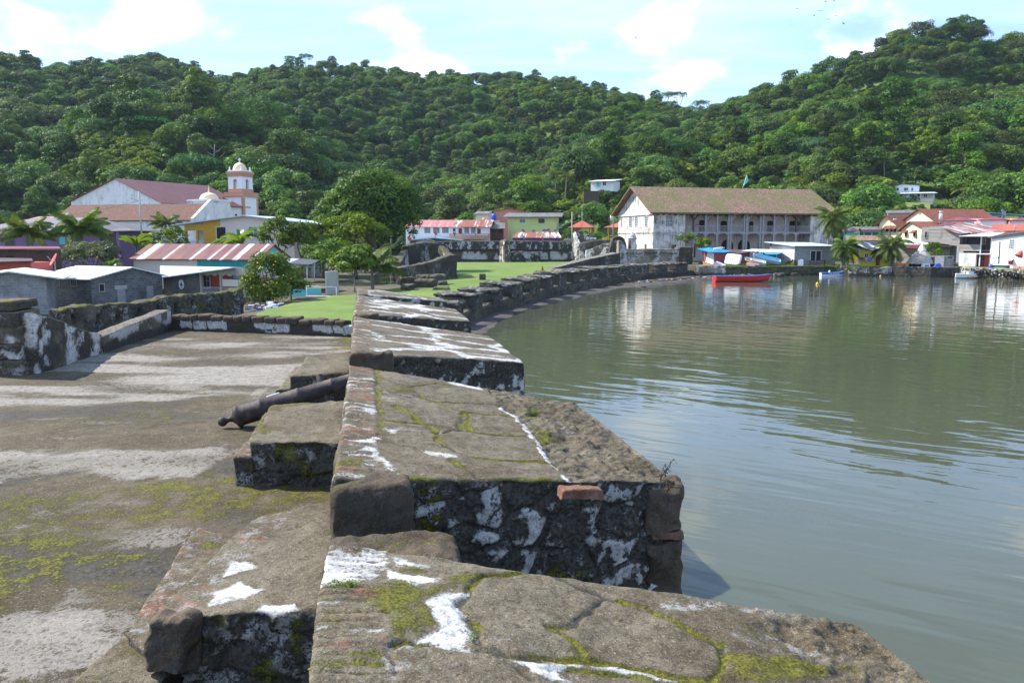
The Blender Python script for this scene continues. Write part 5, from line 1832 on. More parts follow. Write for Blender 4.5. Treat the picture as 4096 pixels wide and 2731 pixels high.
def hill_z(X, Y):
 X, Y = np.asarray(X, float), np.asarray(Y, float)
 col = CX + FPX * X / Y * 0.992
 q = [np.interp(col, HT[:, 0], HT[:, k]) for k in range(1, 6)]
 yf, y1, p1, y2, p2 = q
 z1 = EYE + (HOR - p1) / FPX * y1
 z2 = EYE + (HOR - p2) / FPX * y2
 f = np.clip((Y - yf) / (y1 - yf), 0, 1)
 a = 0.9 + (z1 - 0.9) * (0.55 * f + 0.45 * f * f * (3 - 2 * f))
 g = np.clip((Y - y1) / (y2 - y1), 0, 1)
 b_ = z1 + (z2 - z1) * (g * 0.9 + 0.1 * g * g * (3 - 2 * g)) - 10 * np.sin(np.pi * np.clip(g * 1.6, 0, 1))
 z = np.where(Y < y1, a, b_)
 z = np.where(Y > y2, z2 - (Y - y2) * 0.32, z)
 n = fbm(np.stack([X * .018, Y * .018, X * 0], -1), 77, 4) - .5
 return z + n * 14 * sstep(0, 60, Y - yf) * sstep(y2 + 30, y2 - 60, Y)

def build_hills():
 cols = np.arange(-1800, 5701, 30.0)
 ys = np.r_[np.arange(150, 320, 4.0), np.arange(320, 700, 8.0)]
 a, y = np.meshgrid(cols, ys, indexing='ij')
 x = (a - CX) / FPX / 0.992 * y
 z = hill_z(x, y)
 z = np.where(y < np.interp(a, HT[:, 0], HT[:, 1]), np.minimum(z, 0.70), z)
 V = np.stack([x.ravel(), y.ravel(), z.ravel()], 1)
 idx = np.arange(len(V)).reshape(a.shape)
 q = np.stack([idx[:-1, :-1], idx[1:, :-1], idx[1:, 1:], idx[:-1, 1:]], -1).reshape(-1, 4)
 tag(np_object('hills', V, q, M['hill']), kind='structure')

build_hills()

KINDS = []
HILLG = {}

def forest_kinds():
 spec = [('dome', 5.6, 4.2, 22, 4200, .56, 'leaf', 'broad round-crowned'), ('dome', 6.4, 3.6, 26, 4600, .56, 'leaf', 'wide low-crowned'), ('flat', 6.6, 3.0, 22, 3400, .52, 'leaf_blue', 'flat-topped spreading'),
   ('oval', 4.3, 5.8, 20, 3800, .54, 'leaf', 'tall oval-crowned'), ('layer', 5.2, 4.0, 18, 2900, .60, 'leaf', 'open layered'), ('dome', 4.6, 3.6, 16, 3200, .58, 'leaf_lime', 'yellow-green'), ('dome', 5.2, 3.9, 20, 3400, .48, 'leaf_grey', 'dull olive-brown'), ('dome', 2.4, 1.9, 9, 1100, .46, 'leaf', 'bush'), ('dome', 2.2, 1.5, 9, 1000, .42, 'leaf_lime', 'bush')]
 for k, (sh, rx, rz, nc, nl, sz, mt, nm) in enumerate(spec):
  V, F, T, cs = crown_arrays(900 + k, rx, rz, nc, nl, sz, sh)
  h = rz * 1.15 + (1.6 if nm != 'bush' else 0)
  KINDS.append((V, F, T, cs, h, mt, nm, rx))

forest_kinds()

def blocked(X, Y, Z):
 px = CX + FPX * X / Y * .992
 py = HOR - (Z - EYE) / Y * FPX
 m = np.zeros(len(X), bool)
 for x0, x1, y0, y1, Ya, Yb in ((2330, 2520, 690, 900, 150, 240), (330, 700, 590, 760, 200, 285), (3480, 3770, 700, 1080, 150, 216), (3290, 3400, 770, 800, 150, 192), (3380, 4200, 860, 960, 150, 178), (2140, 2350, 770, 1080, 150, 235), (2330, 2500, 900, 1080, 150, 200), (2380, 2640, 720, 960, 150, 216), (3960, 4200, 690, 900, 150, 210), (1880, 2130, 790, 960, 150, 200)):
  m |= (px > x0) & (px < x1) & (py > y0) & (py < y1) & (Y > Ya) & (Y < Yb)
 return m

def build_forest():
 rg = np.random.default_rng(12)
 col = rg.uniform(-1300, 5300, 12000)
 yy = np.sqrt(rg.uniform(162 ** 2, 600 ** 2, 12000))
 X = (col - CX) / FPX / .992 * yy
 foot = np.interp(col, HT[:, 0], HT[:, 1])
 rid = np.interp(col, HT[:, 0], HT[:, 4])
 ok = (yy > foot + 2) & (yy < rid + 26)
 X, Y, col = X[ok], yy[ok], col[ok]
 Z = hill_z(X, Y)
 k = ~blocked(X, Y, Z)
 X, Y, Z, col = X[k], Y[k], Z[k], col[k]
 grid = {}
 keep = []
 for i in np.argsort(Y):
  sp = 4.9 if Y[i] < 300 else 5.6
  gx, gy = int(X[i] // 6), int(Y[i] // 6)
  good = True
  for a in (-1, 0, 1):
   for b_ in (-1, 0, 1):
    for j in grid.get((gx + a, gy + b_), ()):
     if (X[i] - X[j]) ** 2 + (Y[i] - Y[j]) ** 2 < sp * sp:
      good = False
  if good:
   grid.setdefault((gx, gy), []).append(i)
   keep.append(i)
 keep = np.array(keep)
 X, Y, Z, col = X[keep], Y[keep], Z[keep], col[keep]
 n = len(X)
 patch = fbm(np.stack([X * .02, Y * .02, X * 0], 1), 5, 3)
 r = rg.random(n)
 kind = np.select([r < .24, r < .46, r < .60, r < .76, r < .92], [0, 1, 2, 3, 4], 6)
 lime = (rg.random(n) < np.where((col > 2100) & (Y < 345), 0.30, 0.04) + 0.25 * (patch > .62))
 kind[lime & (rg.random(n) < .6)] = 5
 scl = rg.uniform(0.62, 1.15, n) * np.where((rg.random(n) < .13) & (Y < 300), 1.35, 1.0) * np.where(Y > 400, 0.95, 1.0)
 rot = rg.uniform(0, 6.28, n)
 vis = (col > -80) & (col < 4180)
 order = np.argsort(Y)
 hor = {}
 clear = np.zeros(n, bool)
 topa = (Z + KINDS[0][4] * 1.6 * scl - EYE) / Y
 for i in order:
  c = int(col[i] // 24)
  m = max(hor.get(c + d, -9) for d in (-1, 0, 1))
  clear[i] = topa[i] > m + 0.004
  for d in (-1, 0, 1):
   hor[c + d] = max(hor.get(c + d, -9), topa[i] - 0.008)
 cand = [i for i in order if vis[i] and clear[i]][:286]
 chosen = set(cand)
 protos = {}
 adj = lambda c, y: ('left of the church' if c < 330 else 'above the church' if c < 1120 else 'behind the big mango tree' if c < 1650 else 'behind the two-storey town houses' if c < 2080 else 'on the slope round the turquoise hill house' if c < 2560 else 'above the long tiled roof' if c < 3250 else 'above the red tiled roofs' if c < 3800 else 'at the right end of the right-hand hill')
 for i in cand:
  V, F, T, cs, h, mt, nm, rx = KINDS[kind[i]]
  lab = '%s tree on the wooded slope %s' % (nm, adj(col[i], Y[i]))
  grp = 'hillside trees, ' + lab
  loc = (X[i], Y[i], Z[i])
  if kind[i] not in protos:
   t = thing('hillside_tree', loc, lab, 'tree', grp)
   np_object('crown', V + np.array(loc) + np.array([0, 0, h]), F, M[mt], t, None, T, False)
   b = trunk_mb(0.26, h, cs, (0, 0), 3, 5)
   b.v = [np.array(v) + np.array(loc) for v in b.v]
   b.build('trunk', M['bark'], t)
   t.rotation_euler = (0, 0, rot[i])
   t.scale = (scl[i],) * 3
   protos[kind[i]] = t
  else:
   copy_tree(protos[kind[i]], loc, rot[i], float(scl[i]), lab, grp)
 rest = np.array([i for i in range(n) if i not in chosen])
 nb = 8500
 bc = rg.uniform(-900, 5000, nb)
 by = np.sqrt(rg.uniform(160 ** 2, 430 ** 2, nb))
 bc[:900] = rg.uniform(360, 690, 900)
 by[:900] = rg.uniform(212, 292, 900)
 bx = (bc - CX) / FPX / .992 * by
 bz = hill_z(bx, by)
 ok = (by > np.interp(bc, HT[:, 0], HT[:, 1]) - 4) & (by < np.interp(bc, HT[:, 0], HT[:, 4]) + 10)
 px = bc
 py = HOR - (bz - EYE) / by * FPX
 bare = np.zeros(nb, bool)
 ok &= ~bare & ~((px > 3520) & (px < 3720) & (py > 800) & (py < 860) & (by < 215))
 bx, by, bz = bx[ok], by[ok], bz[ok]
 P = np.concatenate([np.stack([X[rest], Y[rest], Z[rest]], 1), np.stack([bx, by, bz], 1)])
 px, py = px[ok], py[ok]
 kd = np.concatenate([kind[rest], np.where(((px > 2120) & (px < 2520) & (by < 245)) | ((px > 330) & (px < 680) & (py > 590) & (py < 800)) | (rg.random(len(bx)) < .15), 8, 7)])
 sc = np.concatenate([scl[rest], rg.uniform(.6, 1.5, len(bx))])
 rt = np.concatenate([rot[rest], rg.uniform(0, 6.28, len(bx))])
 kc = bpy.data.collections.new('forest_kinds')
 for q, (V, F, T, cs, h, mt, nm, rx) in enumerate(KINDS):
  o = np_object('kind_%d' % q, V + np.array([0, 0, h]), F, M[mt], None, None, T, False)
  COL.objects.unlink(o)
  kc.objects.link(o)
 me = bpy.data.meshes.new('forest')
 me.vertices.add(len(P))
 me.vertices.foreach_set('co', P.astype(np.float32).ravel())
 for nm, ty, arr in (('kind_id', 'INT', kd.astype(np.int32)), ('grow', 'FLOAT', sc.astype(np.float32)), ('spin', 'FLOAT', rt.astype(np.float32))):
  me.attributes.new(nm, ty, 'POINT').data.foreach_set('value', arr)
 fo = bpy.data.objects.new('forest', me)
 COL.objects.link(fo)
 tag(fo, 'dense mixed forest covering the far parts of the hills', kind='stuff')
 ng = bpy.data.node_groups.new('forest_scatter', 'GeometryNodeTree')
 ng.interface.new_socket('Geometry', in_out='INPUT', socket_type='NodeSocketGeometry')
 ng.interface.new_socket('Geometry', in_out='OUTPUT', socket_type='NodeSocketGeometry')
 N = ng.nodes
 gi, go = N.new('NodeGroupInput'), N.new('NodeGroupOutput')
 iop = N.new('GeometryNodeInstanceOnPoints')
 ci = N.new('GeometryNodeCollectionInfo')
 ci.inputs['Collection'].default_value = kc
 ci.inputs['Separate Children'].default_value = True
 ci.inputs['Reset Children'].default_value = True

 def na(name, ty):
  q = N.new('GeometryNodeInputNamedAttribute')
  q.data_type = ty
  q.inputs['Name'].default_value = name
  return [s for s in q.outputs if s.name == 'Attribute' and s.enabled][0]
 iop.inputs['Pick Instance'].default_value = True
 L = ng.links.new
 L(gi.outputs[0], iop.inputs['Points'])
 L(ci.outputs[0], iop.inputs['Instance'])
 L(na('kind_id', 'INT'), iop.inputs['Instance Index'])
 cx = N.new('ShaderNodeCombineXYZ')
 L(na('spin', 'FLOAT'), cx.inputs[2])
 L(cx.outputs[0], iop.inputs['Rotation'])
 L(na('grow', 'FLOAT'), iop.inputs['Scale'])
 L(iop.outputs[0], go.inputs[0])
 md = fo.modifiers.new('scatter', 'NODES')
 md.node_group = ng
 print('forest', n, 'individual', len(cand), 'stuff', len(P))

build_forest()

# trees and plants one can tell apart
def G(px, py, Y):
 p = atY(px, py, Y)
 return (p[0], Y, 0.75)

def on_hill(px, Y):
 x = (px - CX) / FPX / .992 * Y
 return (x, Y, float(hill_z(np.array([x]), np.array([Y]))[0]))

def build_plants():
 Y = 108.0
 k = Y / FPX
 base = G(1500, 960, Y)
 cs = []
 rgn = random.Random(8)
 for px, py, rp in ((1290, 872, 42), (1330, 835, 50), (1375, 800, 55), (1420, 765, 55), (1475, 738, 55), (1535, 735, 52), (1590, 760, 50), (1630, 800, 48), (1655, 850, 42), (1650, 900, 34), (1600, 890, 40), (1610, 830, 50), (1555, 800, 55), (1500, 800, 60), (1440, 825, 60), (1390, 860, 55), (1340, 890, 45), (1470, 870, 50), (1540, 870, 48), (1575, 925, 26), (1520, 905, 30), (1655, 935, 18), (1300, 905, 30), (1420, 895, 40)):
  p = atY(px, py, Y)
  for sg in (-1, 1) if rp > 38 else (0,):
   cs.append((p[0] - base[0], sg * rgn.uniform(1.0, 3.0) * rp / 50, p[2] - base[2] - 5.5, rp * k * 1.12))
 tree('mango_tree', base, 'huge dark green mango tree with a broad drooping crown in the middle of the town', 7, 5, 5.5, 'leaf_mango', 31, nleaf=26000, size=0.38, tr=0.55, centres=cs, flat=0.85, nlimb=9)
 tree('tree', G(1420, 985, 88), 'light green bushy tree with yellow blossom, in front of the huge mango', 3.6, 1.9, 5.1, 'leaf_lime', 32, 16, 3600, 0.30, tr=0.2)
 tree('tree', G(1290, 985, 90), 'small yellow-flowered tree at the left foot of the huge mango', 2.2, 2.1, 5.2, 'leaf_lime', 33, 12, 2000, 0.28, tr=0.15)
 tree('tree', G(1110, 985, 84), 'green tree growing in front of the end of the beige gabled house', 2.2, 2.4, 4.6, 'leaf_lime', 34, 14, 2600, 0.28, tr=0.16)
 tree('tree', G(1205, 1000, 86), 'dark shady tree between the beige gabled house and the mango', 2.7, 2.0, 4.2, 'leaf', 35, 14, 2600, 0.3, tr=0.16)
 tree('tree', G(1330, 1050, 80), 'low dark bushes behind the grey standing slab', 3.4, 1.9, 2.3, 'leaf', 36, 16, 3200, 0.3, tr=0.12, cat='bush')
 tree('tree', G(1418, 1150, 67), 'glossy bright green tree on bare stems, in front of the young coconut palm', 1.9, 1.6, 2.5, 'leaf_lime', 37, 18, 2600, 0.36, tr=0.07, nlimb=7, bark='palebark')
 p = G(1075, 1215, 57)
 rr = random.Random(5)
 cs = []
 for k in range(34):
  th, q = k * 2.4, rr.uniform(-1, 1)
  m = math.sqrt(1 - q * q * .8) * rr.uniform(.8, 1.25)
  cs.append((1.35 * m * math.cos(th), 1.0 * m * math.sin(th), 1.35 * q, rr.uniform(.5, .8)))
 t = tree('flowering_bush', p, 'tall rounded bush full of yellow flowers, beside the porch house', 1.9, 1.9, 1.65, 'leaf_lime', 38, 26, 7500, 0.19, tr=0.10, cat='bush', flat=1.0, centres=cs)
 rg = np.random.default_rng(3)
 d = rg.normal(size=(46, 3))
 d[:, 1] = -np.abs(d[:, 1])
 d /= np.linalg.norm(d, axis=1, keepdims=True)
 C = d * np.array([1.85, 1.85, 1.7]) + np.array(p) + (0, 0, 1.7)
 V, F = leaves_mesh(C, d + rg.normal(size=d.shape) * .3, np.full(46, .13), rg, 1.1)
 np_object('blossoms', V, F, M['flower'], t, None, np.ones(46), False)
 for i, (px, Y, lab) in enumerate(((3300, 181, 'rounded green bush below the left part of the salmon house'), (3345, 179, 'dark green bush below the middle of the salmon house'), (3392, 181, 'bush below the right end of the salmon house'), (2300, 196, 'bushy green growth on the slope below the turquoise house, left'), (2520, 190, 'bushy green growth on the slope by the tiled roof end'))):
  tree('bush', on_hill(px, Y), lab, 3.2, 2.4, 2.0, ('leaf', 'leaf_dark', 'leaf_lime')[i % 3], 110 + i, 16, 2200, .4, tr=.1, cat='bush')
 tree('bush', G(1165, 1200, 60), 'bushy green growth right of the yellow-flowered bush', 1.5, 1.3, 1.0, 'leaf', 40, 12, 2200, 0.22, tr=0.06, cat='bush')
 p = G(365, 1040, 74)
 t = tree('flowering_bush', p, 'wide hedge of pale green leaves with orange flowers, above the white zinc roof', 2.8, 1.3, 2.8, 'leaf_pale', 41, 18, 4000, 0.22, tr=0.08, cat='bush')
 d = rg.normal(size=(22, 3))
 d[:, 1] = -np.abs(d[:, 1])
 d /= np.linalg.norm(d, axis=1, keepdims=True)
 V, F = leaves_mesh(d * np.array([2.8, 2.8, 1.0]) + np.array(p) + (0, 0, 2.9), d, np.full(22, .2), rg, 1.1)
 np_object('blossoms', V, F, M['flower_orange'], t, None, np.ones(22), False)
 tree('bush', G(680, 985, 88), 'rounded yellow-green bush beside the porch of the ochre and beige house', 2.2, 2.0, 4.0, 'leaf_lime', 42, 12, 2000, 0.26, tr=0.08, cat='bush')
 tree('bush', G(905, 985, 86), 'low light green bush below the dark window of the beige house', 1.8, 1.0, 3.5, 'leaf_lime', 43, 12, 1700, 0.26, tr=0.07, cat='bush')
 tree('bush', G(490, 975, 96), 'dark leafy bush under the grey roof edge, in front of the church', 2.4, 1.9, 4.4, 'leaf', 44, 14, 2300, 0.3, tr=0.08, cat='bush')
 palm('coconut_palm', G(105, 990, 76), 'bushy coconut palm, leftmost of the palms by the purple house', 4.9, 3.0, 51, 22, (0.2, 0))
 palm('coconut_palm', G(335, 1000, 78), 'tall-fronded coconut palm in front of the purple house, second palm from the left', 5.2, 3.4, 52, 24, (-.2, 0))
 palm('coconut_palm', G(668, 985, 100), 'yellowing coconut palm in front of the church side roof', 6.2, 2.6, 53, 18, (0, 0))
 palm('young_palm', G(1490, 1150, 70), 'young coconut palm with long arching fronds, below the huge mango', 1.9, 3.5, 54, 14, (0, 0), up=(0.35, 1.45), droop=(1.1, 1.9))
 palm('coconut_palm', G(1560, 960, 128), 'slim coconut palm seen through the gap under the mango crown', 6.8, 2.4, 55, 14, (0.4, 0), nl=16)
 banana('banana_plant', G(545, 1000, 80), 'banana plant with upright leaves beside the street lamp pole', 3.9, 2.5, 56)
 banana('banana_plant', G(610, 995, 80), 'banana plant with arching leaves, between the lamp pole and the grey dish', 3.5, 2.4, 57)
 banana('banana_plant', G(965, 985, 84), 'large banana plant in front of the beige house wall', 4.1, 2.9, 58, 10)
 banana('banana_plant', G(440, 1045, 72), 'low banana plant behind the white zinc roof', 2.1, 1.7, 59, 7)
 banana('banana_plant', G(40, 1055, 68), 'small banana plant beside the rusty sheds at the left edge', 2.6, 1.6, 60, 6)
 for i, (px, Y, hh, L, lab) in enumerate(((1035, 230, 9, 3.4, 'coconut palm on the slope right of the bell tower'), (1195, 222, 10, 4.0, 'taller coconut palm on the slope left of the mango crown'), (1130, 226, 7, 3.2, 'short palm between two palms right of the bell tower'), (1500, 190, 16.0, 3.2, 'yellow dry-leaved palm rising behind the mango crown'), (1905, 214, 8, 3.6, 'palm before the dark forest behind the town houses'),
          (2215, 236, 11, 4.2, 'bigger palm on the slope left of the turquoise hill house'), (2168, 240, 8, 3.6, 'lower palm left of the bigger slope palm'), (2255, 228, 10, 3.6, 'palm close to the turquoise hill house'), (200, 235, 8, 3.6, 'palm on the slope above the left end of the side roof'), (160, 228, 6, 3.4, 'smaller palm at the foot of the slope left of the church'),
          (3500, 205, 7, 3.8, 'palm on the slope left of the two-storey hill house'), (3850, 186, 7.5, 4.2, 'broad palm above the red hip roofs'), (3815, 190, 6, 3.4, 'drooping palm left of the broad palm above the red roofs'), (4062, 215, 18, 4.6, 'tall leaning palm at the right edge of the hill'), (4040, 240, 14, 4.4, 'palm left of the tall leaning one at the right edge'), (3900, 262, 13, 4.0, 'bare-stemmed palm high on the right-hand slope'), (3480, 196, 4, 3.2, 'young palm left of the lime green bush'))):
  palm('hill_palm', on_hill(px, Y), lab, hh, L, 200 + i, 15, (0.5 * math.sin(i * 3.0), 0), mat='palm_yellow' if i == 3 else 'palm', nl=14, r=0.2)
 for i, (px, Y, lab) in enumerate(((3405, 178, 'banana clump left of the leafy lime green tree'), (3440, 183, 'taller banana clump on the slope by the lime green tree'), (3530, 240, 'bright banana plant high on the slope'), (2480, 196, 'banana plant on the grassy slope above the kiosks'), (2420, 186, 'banana plant above the yellow car'))):
  banana('banana_plant', on_hill(px, Y), lab, 2.6, 3.4, 260 + i, 10)
 palm('coconut_palm', G(3300, 1045, 119), 'tall leaning coconut palm in front of the end of the customs house', 7.6, 3.4, 61, 22, (0.9, 0), up=(-.4, 1.3), skirt=6)
 palm('coconut_palm', G(3365, 1072, 113), 'shaded coconut palm standing beside the yellow house, right of the tall leaning one', 3.4, 2.8, 62, 18, (0.4, 0), up=(-.4, 1.3), skirt=3)
 palm('coconut_palm', G(3388, 1072, 114), 'second shaded coconut palm, close to the yellow house porch', 2.8, 2.6, 63, 14, (0.3, 0), up=(-.3, 1.3))
 palm('coconut_palm', G(3562, 1078, 111), 'full coconut palm hanging over the sea wall between the yellow house and the thatched hut', 3.4, 3.1, 64, 22, (-.1, 0), up=(-.5, 1.4), skirt=3)
 for i, (px, hh, lab) in enumerate(((2722, 4.2, 'left stem of the slender palms before the customs house'), (2742, 4.8, 'middle and tallest of the slender palms before the customs house'), (2765, 4.4, 'right stem of the slender palms before the customs house'))):
  palm('slender_palm', G(px, 1040, 128 + i), lab, hh, 1.7, 70 + i, 10, (0.1 * (i - 1), 0), r=0.08, group='slender palms before the customs house', nl=14)
 tree('tree', G(2813, 1045, 124), 'small round-crowned green tree left of the blue-roofed red shack', 1.35, 1.5, 3.5, 'leaf_lime', 73, 12, 1500, 0.24, tr=0.10)
 tree('bush', G(2818, 1045, 122.5), 'low clipped bush at the foot of the small round tree', 0.8, 0.6, 0.5, 'leaf', 74, 8, 700, 0.2, tr=0.05, cat='bush')
 tree('tree', G(3730, 1050, 113), 'thin bright green tree behind the thatched hut', 1.5, 0.9, 2.9, 'leaf_lime', 75, 11, 900, 0.24, 'layer', tr=0.07)
 tree('bush', G(3168, 1062, 116), 'potted yellow-green plants by the whitewashed wall', 0.9, 0.7, 0.8, 'leaf_lime', 76, 8, 700, 0.2, tr=0.04, cat='plant')
 tree('bush', G(3115, 1062, 117), 'red-leaved plant right of the sky blue boat', 0.45, 0.35, 0.4, 'leaf_grey', 77, 6, 300, 0.2, tr=0.03, cat='plant')
 tree('tree', on_hill(3520, 178), 'leafy lime green tree on the slope beside the two-storey hill house', 4.0, 3.6, 4.6, 'leaf_lime', 78, 20, 3600, 0.42, tr=0.2)
 tree('tree', on_hill(3515, 168), 'dark leafy tree just below the lime green one', 3.4, 2.6, 3.0, 'leaf', 79, 16, 2600, 0.4, tr=0.2)
 tree('tree', on_hill(3250, 216), 'pale grey-leaved tree with bare pale limbs behind the tiled roof', 4.6, 3.6, 7.2, 'leaf_pale', 80, 16, 1500, 0.45, 'layer', 'palebark', 0.22, nlimb=9)
 tree('tree', on_hill(2470, 262), 'large bright yellow-green tree above the left end of the tiled roof', 6.2, 6.5, 9.5, 'leaf_lime', 81, 30, 6000, 0.55, 'oval', tr=0.35)
 tree('tree', on_hill(2430, 252), 'tall deep green tree left of the bright yellow-green one', 5.0, 6.5, 9.0, 'leaf_dark', 82, 24, 4200, 0.55, 'oval', tr=0.3)
 tree('tree', on_hill(3300, 300), 'wide smooth olive-green canopy on the crest of the right-hand hill', 13, 6.5, 9.0, 'leaf_lime', 83, 40, 7000, 0.65, tr=0.5)
 for i, (px, Y, rx, rz, hh, lab) in enumerate(((1060, 280, 9.5, 7.5, 10, 'huge domed forest tree on the spur right above the bell tower'), (830, 282, 8.0, 6.5, 9, 'sunlit rounded forest tree on the spur left of the huge domed one'), (610, 288, 8.5, 6.0, 9, 'dark broad forest tree high above the church roof'))):
  tree('forest_tree', on_hill(px, Y), lab, rx, rz, hh, ('leaf_dark', 'leaf', 'leaf_dark')[i], 84 + i, 34, 5200, 0.62, tr=0.5)
 for i, (px, Y, hh, lab) in enumerate(((1262, 512, 15, 'tall bare-trunked ridge tree, right of two standing clear on the skyline'), (1205, 514, 13, 'bare-trunked ridge tree, left of two standing clear on the skyline'), (2685, 440, 14, 'thin bare tree on the saddle between the hills'), (2640, 446, 12, 'umbrella shaped tree on the skyline left of the saddle'), (2770, 424, 11, 'small open tree at the lowest point of the saddle'))):
  tree('ridge_tree', on_hill(px, Y), lab, 4.6, 2.4, hh, 'leaf_blue', 90 + i, 12, 800, 0.6, 'flat', 'palebark', 0.3)
 for i, (px, Y, hh, lab) in enumerate(((4020, 262, 15, 'dead grey bare tree on the right-hand slope'), (885, 245, 11, 'bare pale limb standing out of the forest above the church'))):
  loc = np.array(on_hill(px, Y))
  t = thing('dead_tree', loc, lab, 'tree')
  b = MB()
  b.tube([loc, loc + (0.3, 0, hh * .5), loc + (0.9, 0, hh)], [.3, .24, .1], 7)
  for a, z, l in ((-1, .45, 4), (1, .55, 3.5), (-1, .68, 3), (1, .75, 2.6), (-.6, .85, 2)):
   s = loc + (0.5, 0, hh * z)
   b.tube([s, s + (a * l * .6, .2, l * .35), s + (a * l, .3, l * .8)], [.16, .10, .04], 6)
  b.build('trunk', M['palebark'], t)

 for i, (px, py, Y, lab) in enumerate(((3535, 850, 168, 'small shrub at the left front of the sloping garden lawn'), (3598, 846, 168, 'small shrub in the middle of the sloping garden lawn'), (3672, 848, 167.5, 'rounded shrub at the right front of the sloping garden lawn'))):
  tree('bush', atY(px, py + 12, Y), lab, 1.5, 1.1, 1.0, ('leaf', 'leaf_lime')[i % 2], 130 + i, 10, 900, .3, tr=.06, cat='bush')

build_plants()
# building kit
def slab_px(b, pts, t=0.08):
 b.f = WORLD
 return b.slab([tuple(atY(*p)) for p in pts], t)

def window(t, fr, px0, py0, px1, py1, pane='pane', frame='wood_white', bars=(2, 1), v=0.0, fw=0.07, name='window'):
 u0, wt_ = fr.hit(px0, py0, v)
 u1, wb = fr.hit(px1, py1, v)
 return window_at(t, fr, u0, u1, wb, wt_, pane, frame, bars, v, fw, name)

def window_at(t, fr, u0, u1, w0, w1, pane='pane', frame='wood_white', bars=(2, 1), v=0.0, fw=0.07, name='window'):
 b = MB(fr)
 a, c = v - 0.06, v + 0.01
 b.box(u0 - fw, u0, a, c, w0 - fw, w1 + fw)
 b.box(u1, u1 + fw, a, c, w0 - fw, w1 + fw)
 b.box(u0, u1, a, c, w1, w1 + fw)
 b.box(u0, u1, a - .03, c, w0 - fw, w0)
 for i in range(1, bars[0]):
  x = u0 + (u1 - u0) * i / bars[0]
  b.box(x - fw * .28, x + fw * .28, v - .045, c, w0, w1)
 for j in range(1, bars[1]):
  z = w0 + (w1 - w0) * j / bars[1]
  b.box(u0, u1, v - .042, c, z - fw * .22, z + fw * .22)
 o = b.build(name, M[frame], t)
 b = MB(fr)
 b.box(u0, u1, v - 0.022, v + 0.012, w0, w1)
 b.build('pane', M[pane], o)
 return o

def panel(t, fr, px0, py0, px1, py1, mat, name='door', v=0.0, proud=0.03, handle=False):
 u0, w1 = fr.hit(px0, py0, v)
 u1, w0 = fr.hit(px1, py1, v)
 b = MB(fr)
 b.box(u0, u1, v - proud, v + .01, w0, w1)
 o = b.build(name, M[mat], t)
 if handle:
  b = MB(fr)
  b.box(u1 - .16, u1 - .08, v - proud - .05, v - proud + .01, (w0 + w1) / 2 - .05, (w0 + w1) / 2 + .05)
  b.build('handle', M['metal'], o)
 return o

def gable_front(t, fr, W, D, hl, pu, hp, hr, wall, roof, o=0.5, ov=0.5, base=0.0, th=0.09, fascia=None):
 b = MB(fr)
 b.prism([(0, base), (W, base), (W, hr), (pu, hp), (0, hl)], 0, D)
 b.build('wall', M[wall], t)
 b = MB(fr)
 sl, sr = (hp - hl) / pu, (hp - hr) / (W - pu)
 e = 0.03 + th
 b.slab([(-o, -ov, hl - sl * o + e), (pu, -ov, hp + e), (pu, D + ov, hp + e), (-o, D + ov, hl - sl * o + e)], th)
 b.slab([(pu + .002, -ov, hp + e), (W + o, -ov, hr - sr * o + e), (W + o, D + ov, hr - sr * o + e), (pu + .002, D + ov, hp + e)], th)
 r = b.build('roof', M[roof], t)
 if fascia:
  b = MB(fr)
  q = 0.16
  for (ua, za, ub, zb) in ((-o, hl - sl * o + e, pu, hp + e), (pu, hp + e, W + o, hr - sr * o + e)):
   b.prism([(ua, za - q), (ub, zb - q), (ub, zb + .012), (ua, za + .012)], -ov - .05, -ov - .004)
  b.build('fascia', M[fascia], r)
 return r

def gable_side(t, fr, W, D, h, hp, wall, roof, o=0.4, ov=0.4, base=0.0, th=0.09):
 b = MB(fr)
 b.box(0, W, 0, D, base, h)
 b.mesh([(0, 0, h), (0, D, h), (0, D / 2, hp)], [(0, 1, 2)])
 b.mesh([(W, 0, h), (W, D, h), (W, D / 2, hp)], [(0, 2, 1)])
 b.build('wall', M[wall], t)
 b = MB(fr)
 s = (hp - h) / (D / 2)
 e = .03 + th
 b.slab([(-o, -ov, h - s * ov + e), (W + o, -ov, h - s * ov + e), (W + o, D / 2, hp + e), (-o, D / 2, hp + e)], th)
 b.slab([(-o, D / 2 + .002, hp + e), (W + o, D / 2 + .002, hp + e), (W + o, D + ov, h - s * ov + e), (-o, D + ov, h - s * ov + e)], th)
 return b.build('roof', M[roof], t)

def hip(t, fr, W, D, h, hp, wall, roof, o=0.4, base=0.0, rl=None):
 b = MB(fr)
 if wall:
  b.box(0, W, 0, D, base, h)
  b.build('wall', M[wall], t)
 b = MB(fr)
 q = min(W, D) / 2 if rl is None else (W - rl) / 2
 a = [(-o, -o, h), (W + o, -o, h), (W + o, D + o, h), (-o, D + o, h), (q, D / 2, hp), (W - q, D / 2, hp)]
 z = .06
 a = [(x, y, w + z) for x, y, w in a]
 lo = [(x, y, w - .08) for x, y, w in a[:4]]
 b.mesh(a + lo, [(0, 1, 5, 4), (1, 2, 5), (2, 3, 4, 5), (3, 0, 4), (0, 6, 7, 1), (1, 7, 8, 2), (2, 8, 9, 3), (3, 9, 6, 0), (9, 8, 7, 6)])
 return b.build('roof', M[roof], t)

def posts(t, fr, us, v, w0, w1, mat, r=0.09, name='post'):
 for u in us:
  b = MB(fr)
  b.box(u - r, u + r, v - r, v + r, w0, w1)
  b.build(name, M[mat], t)

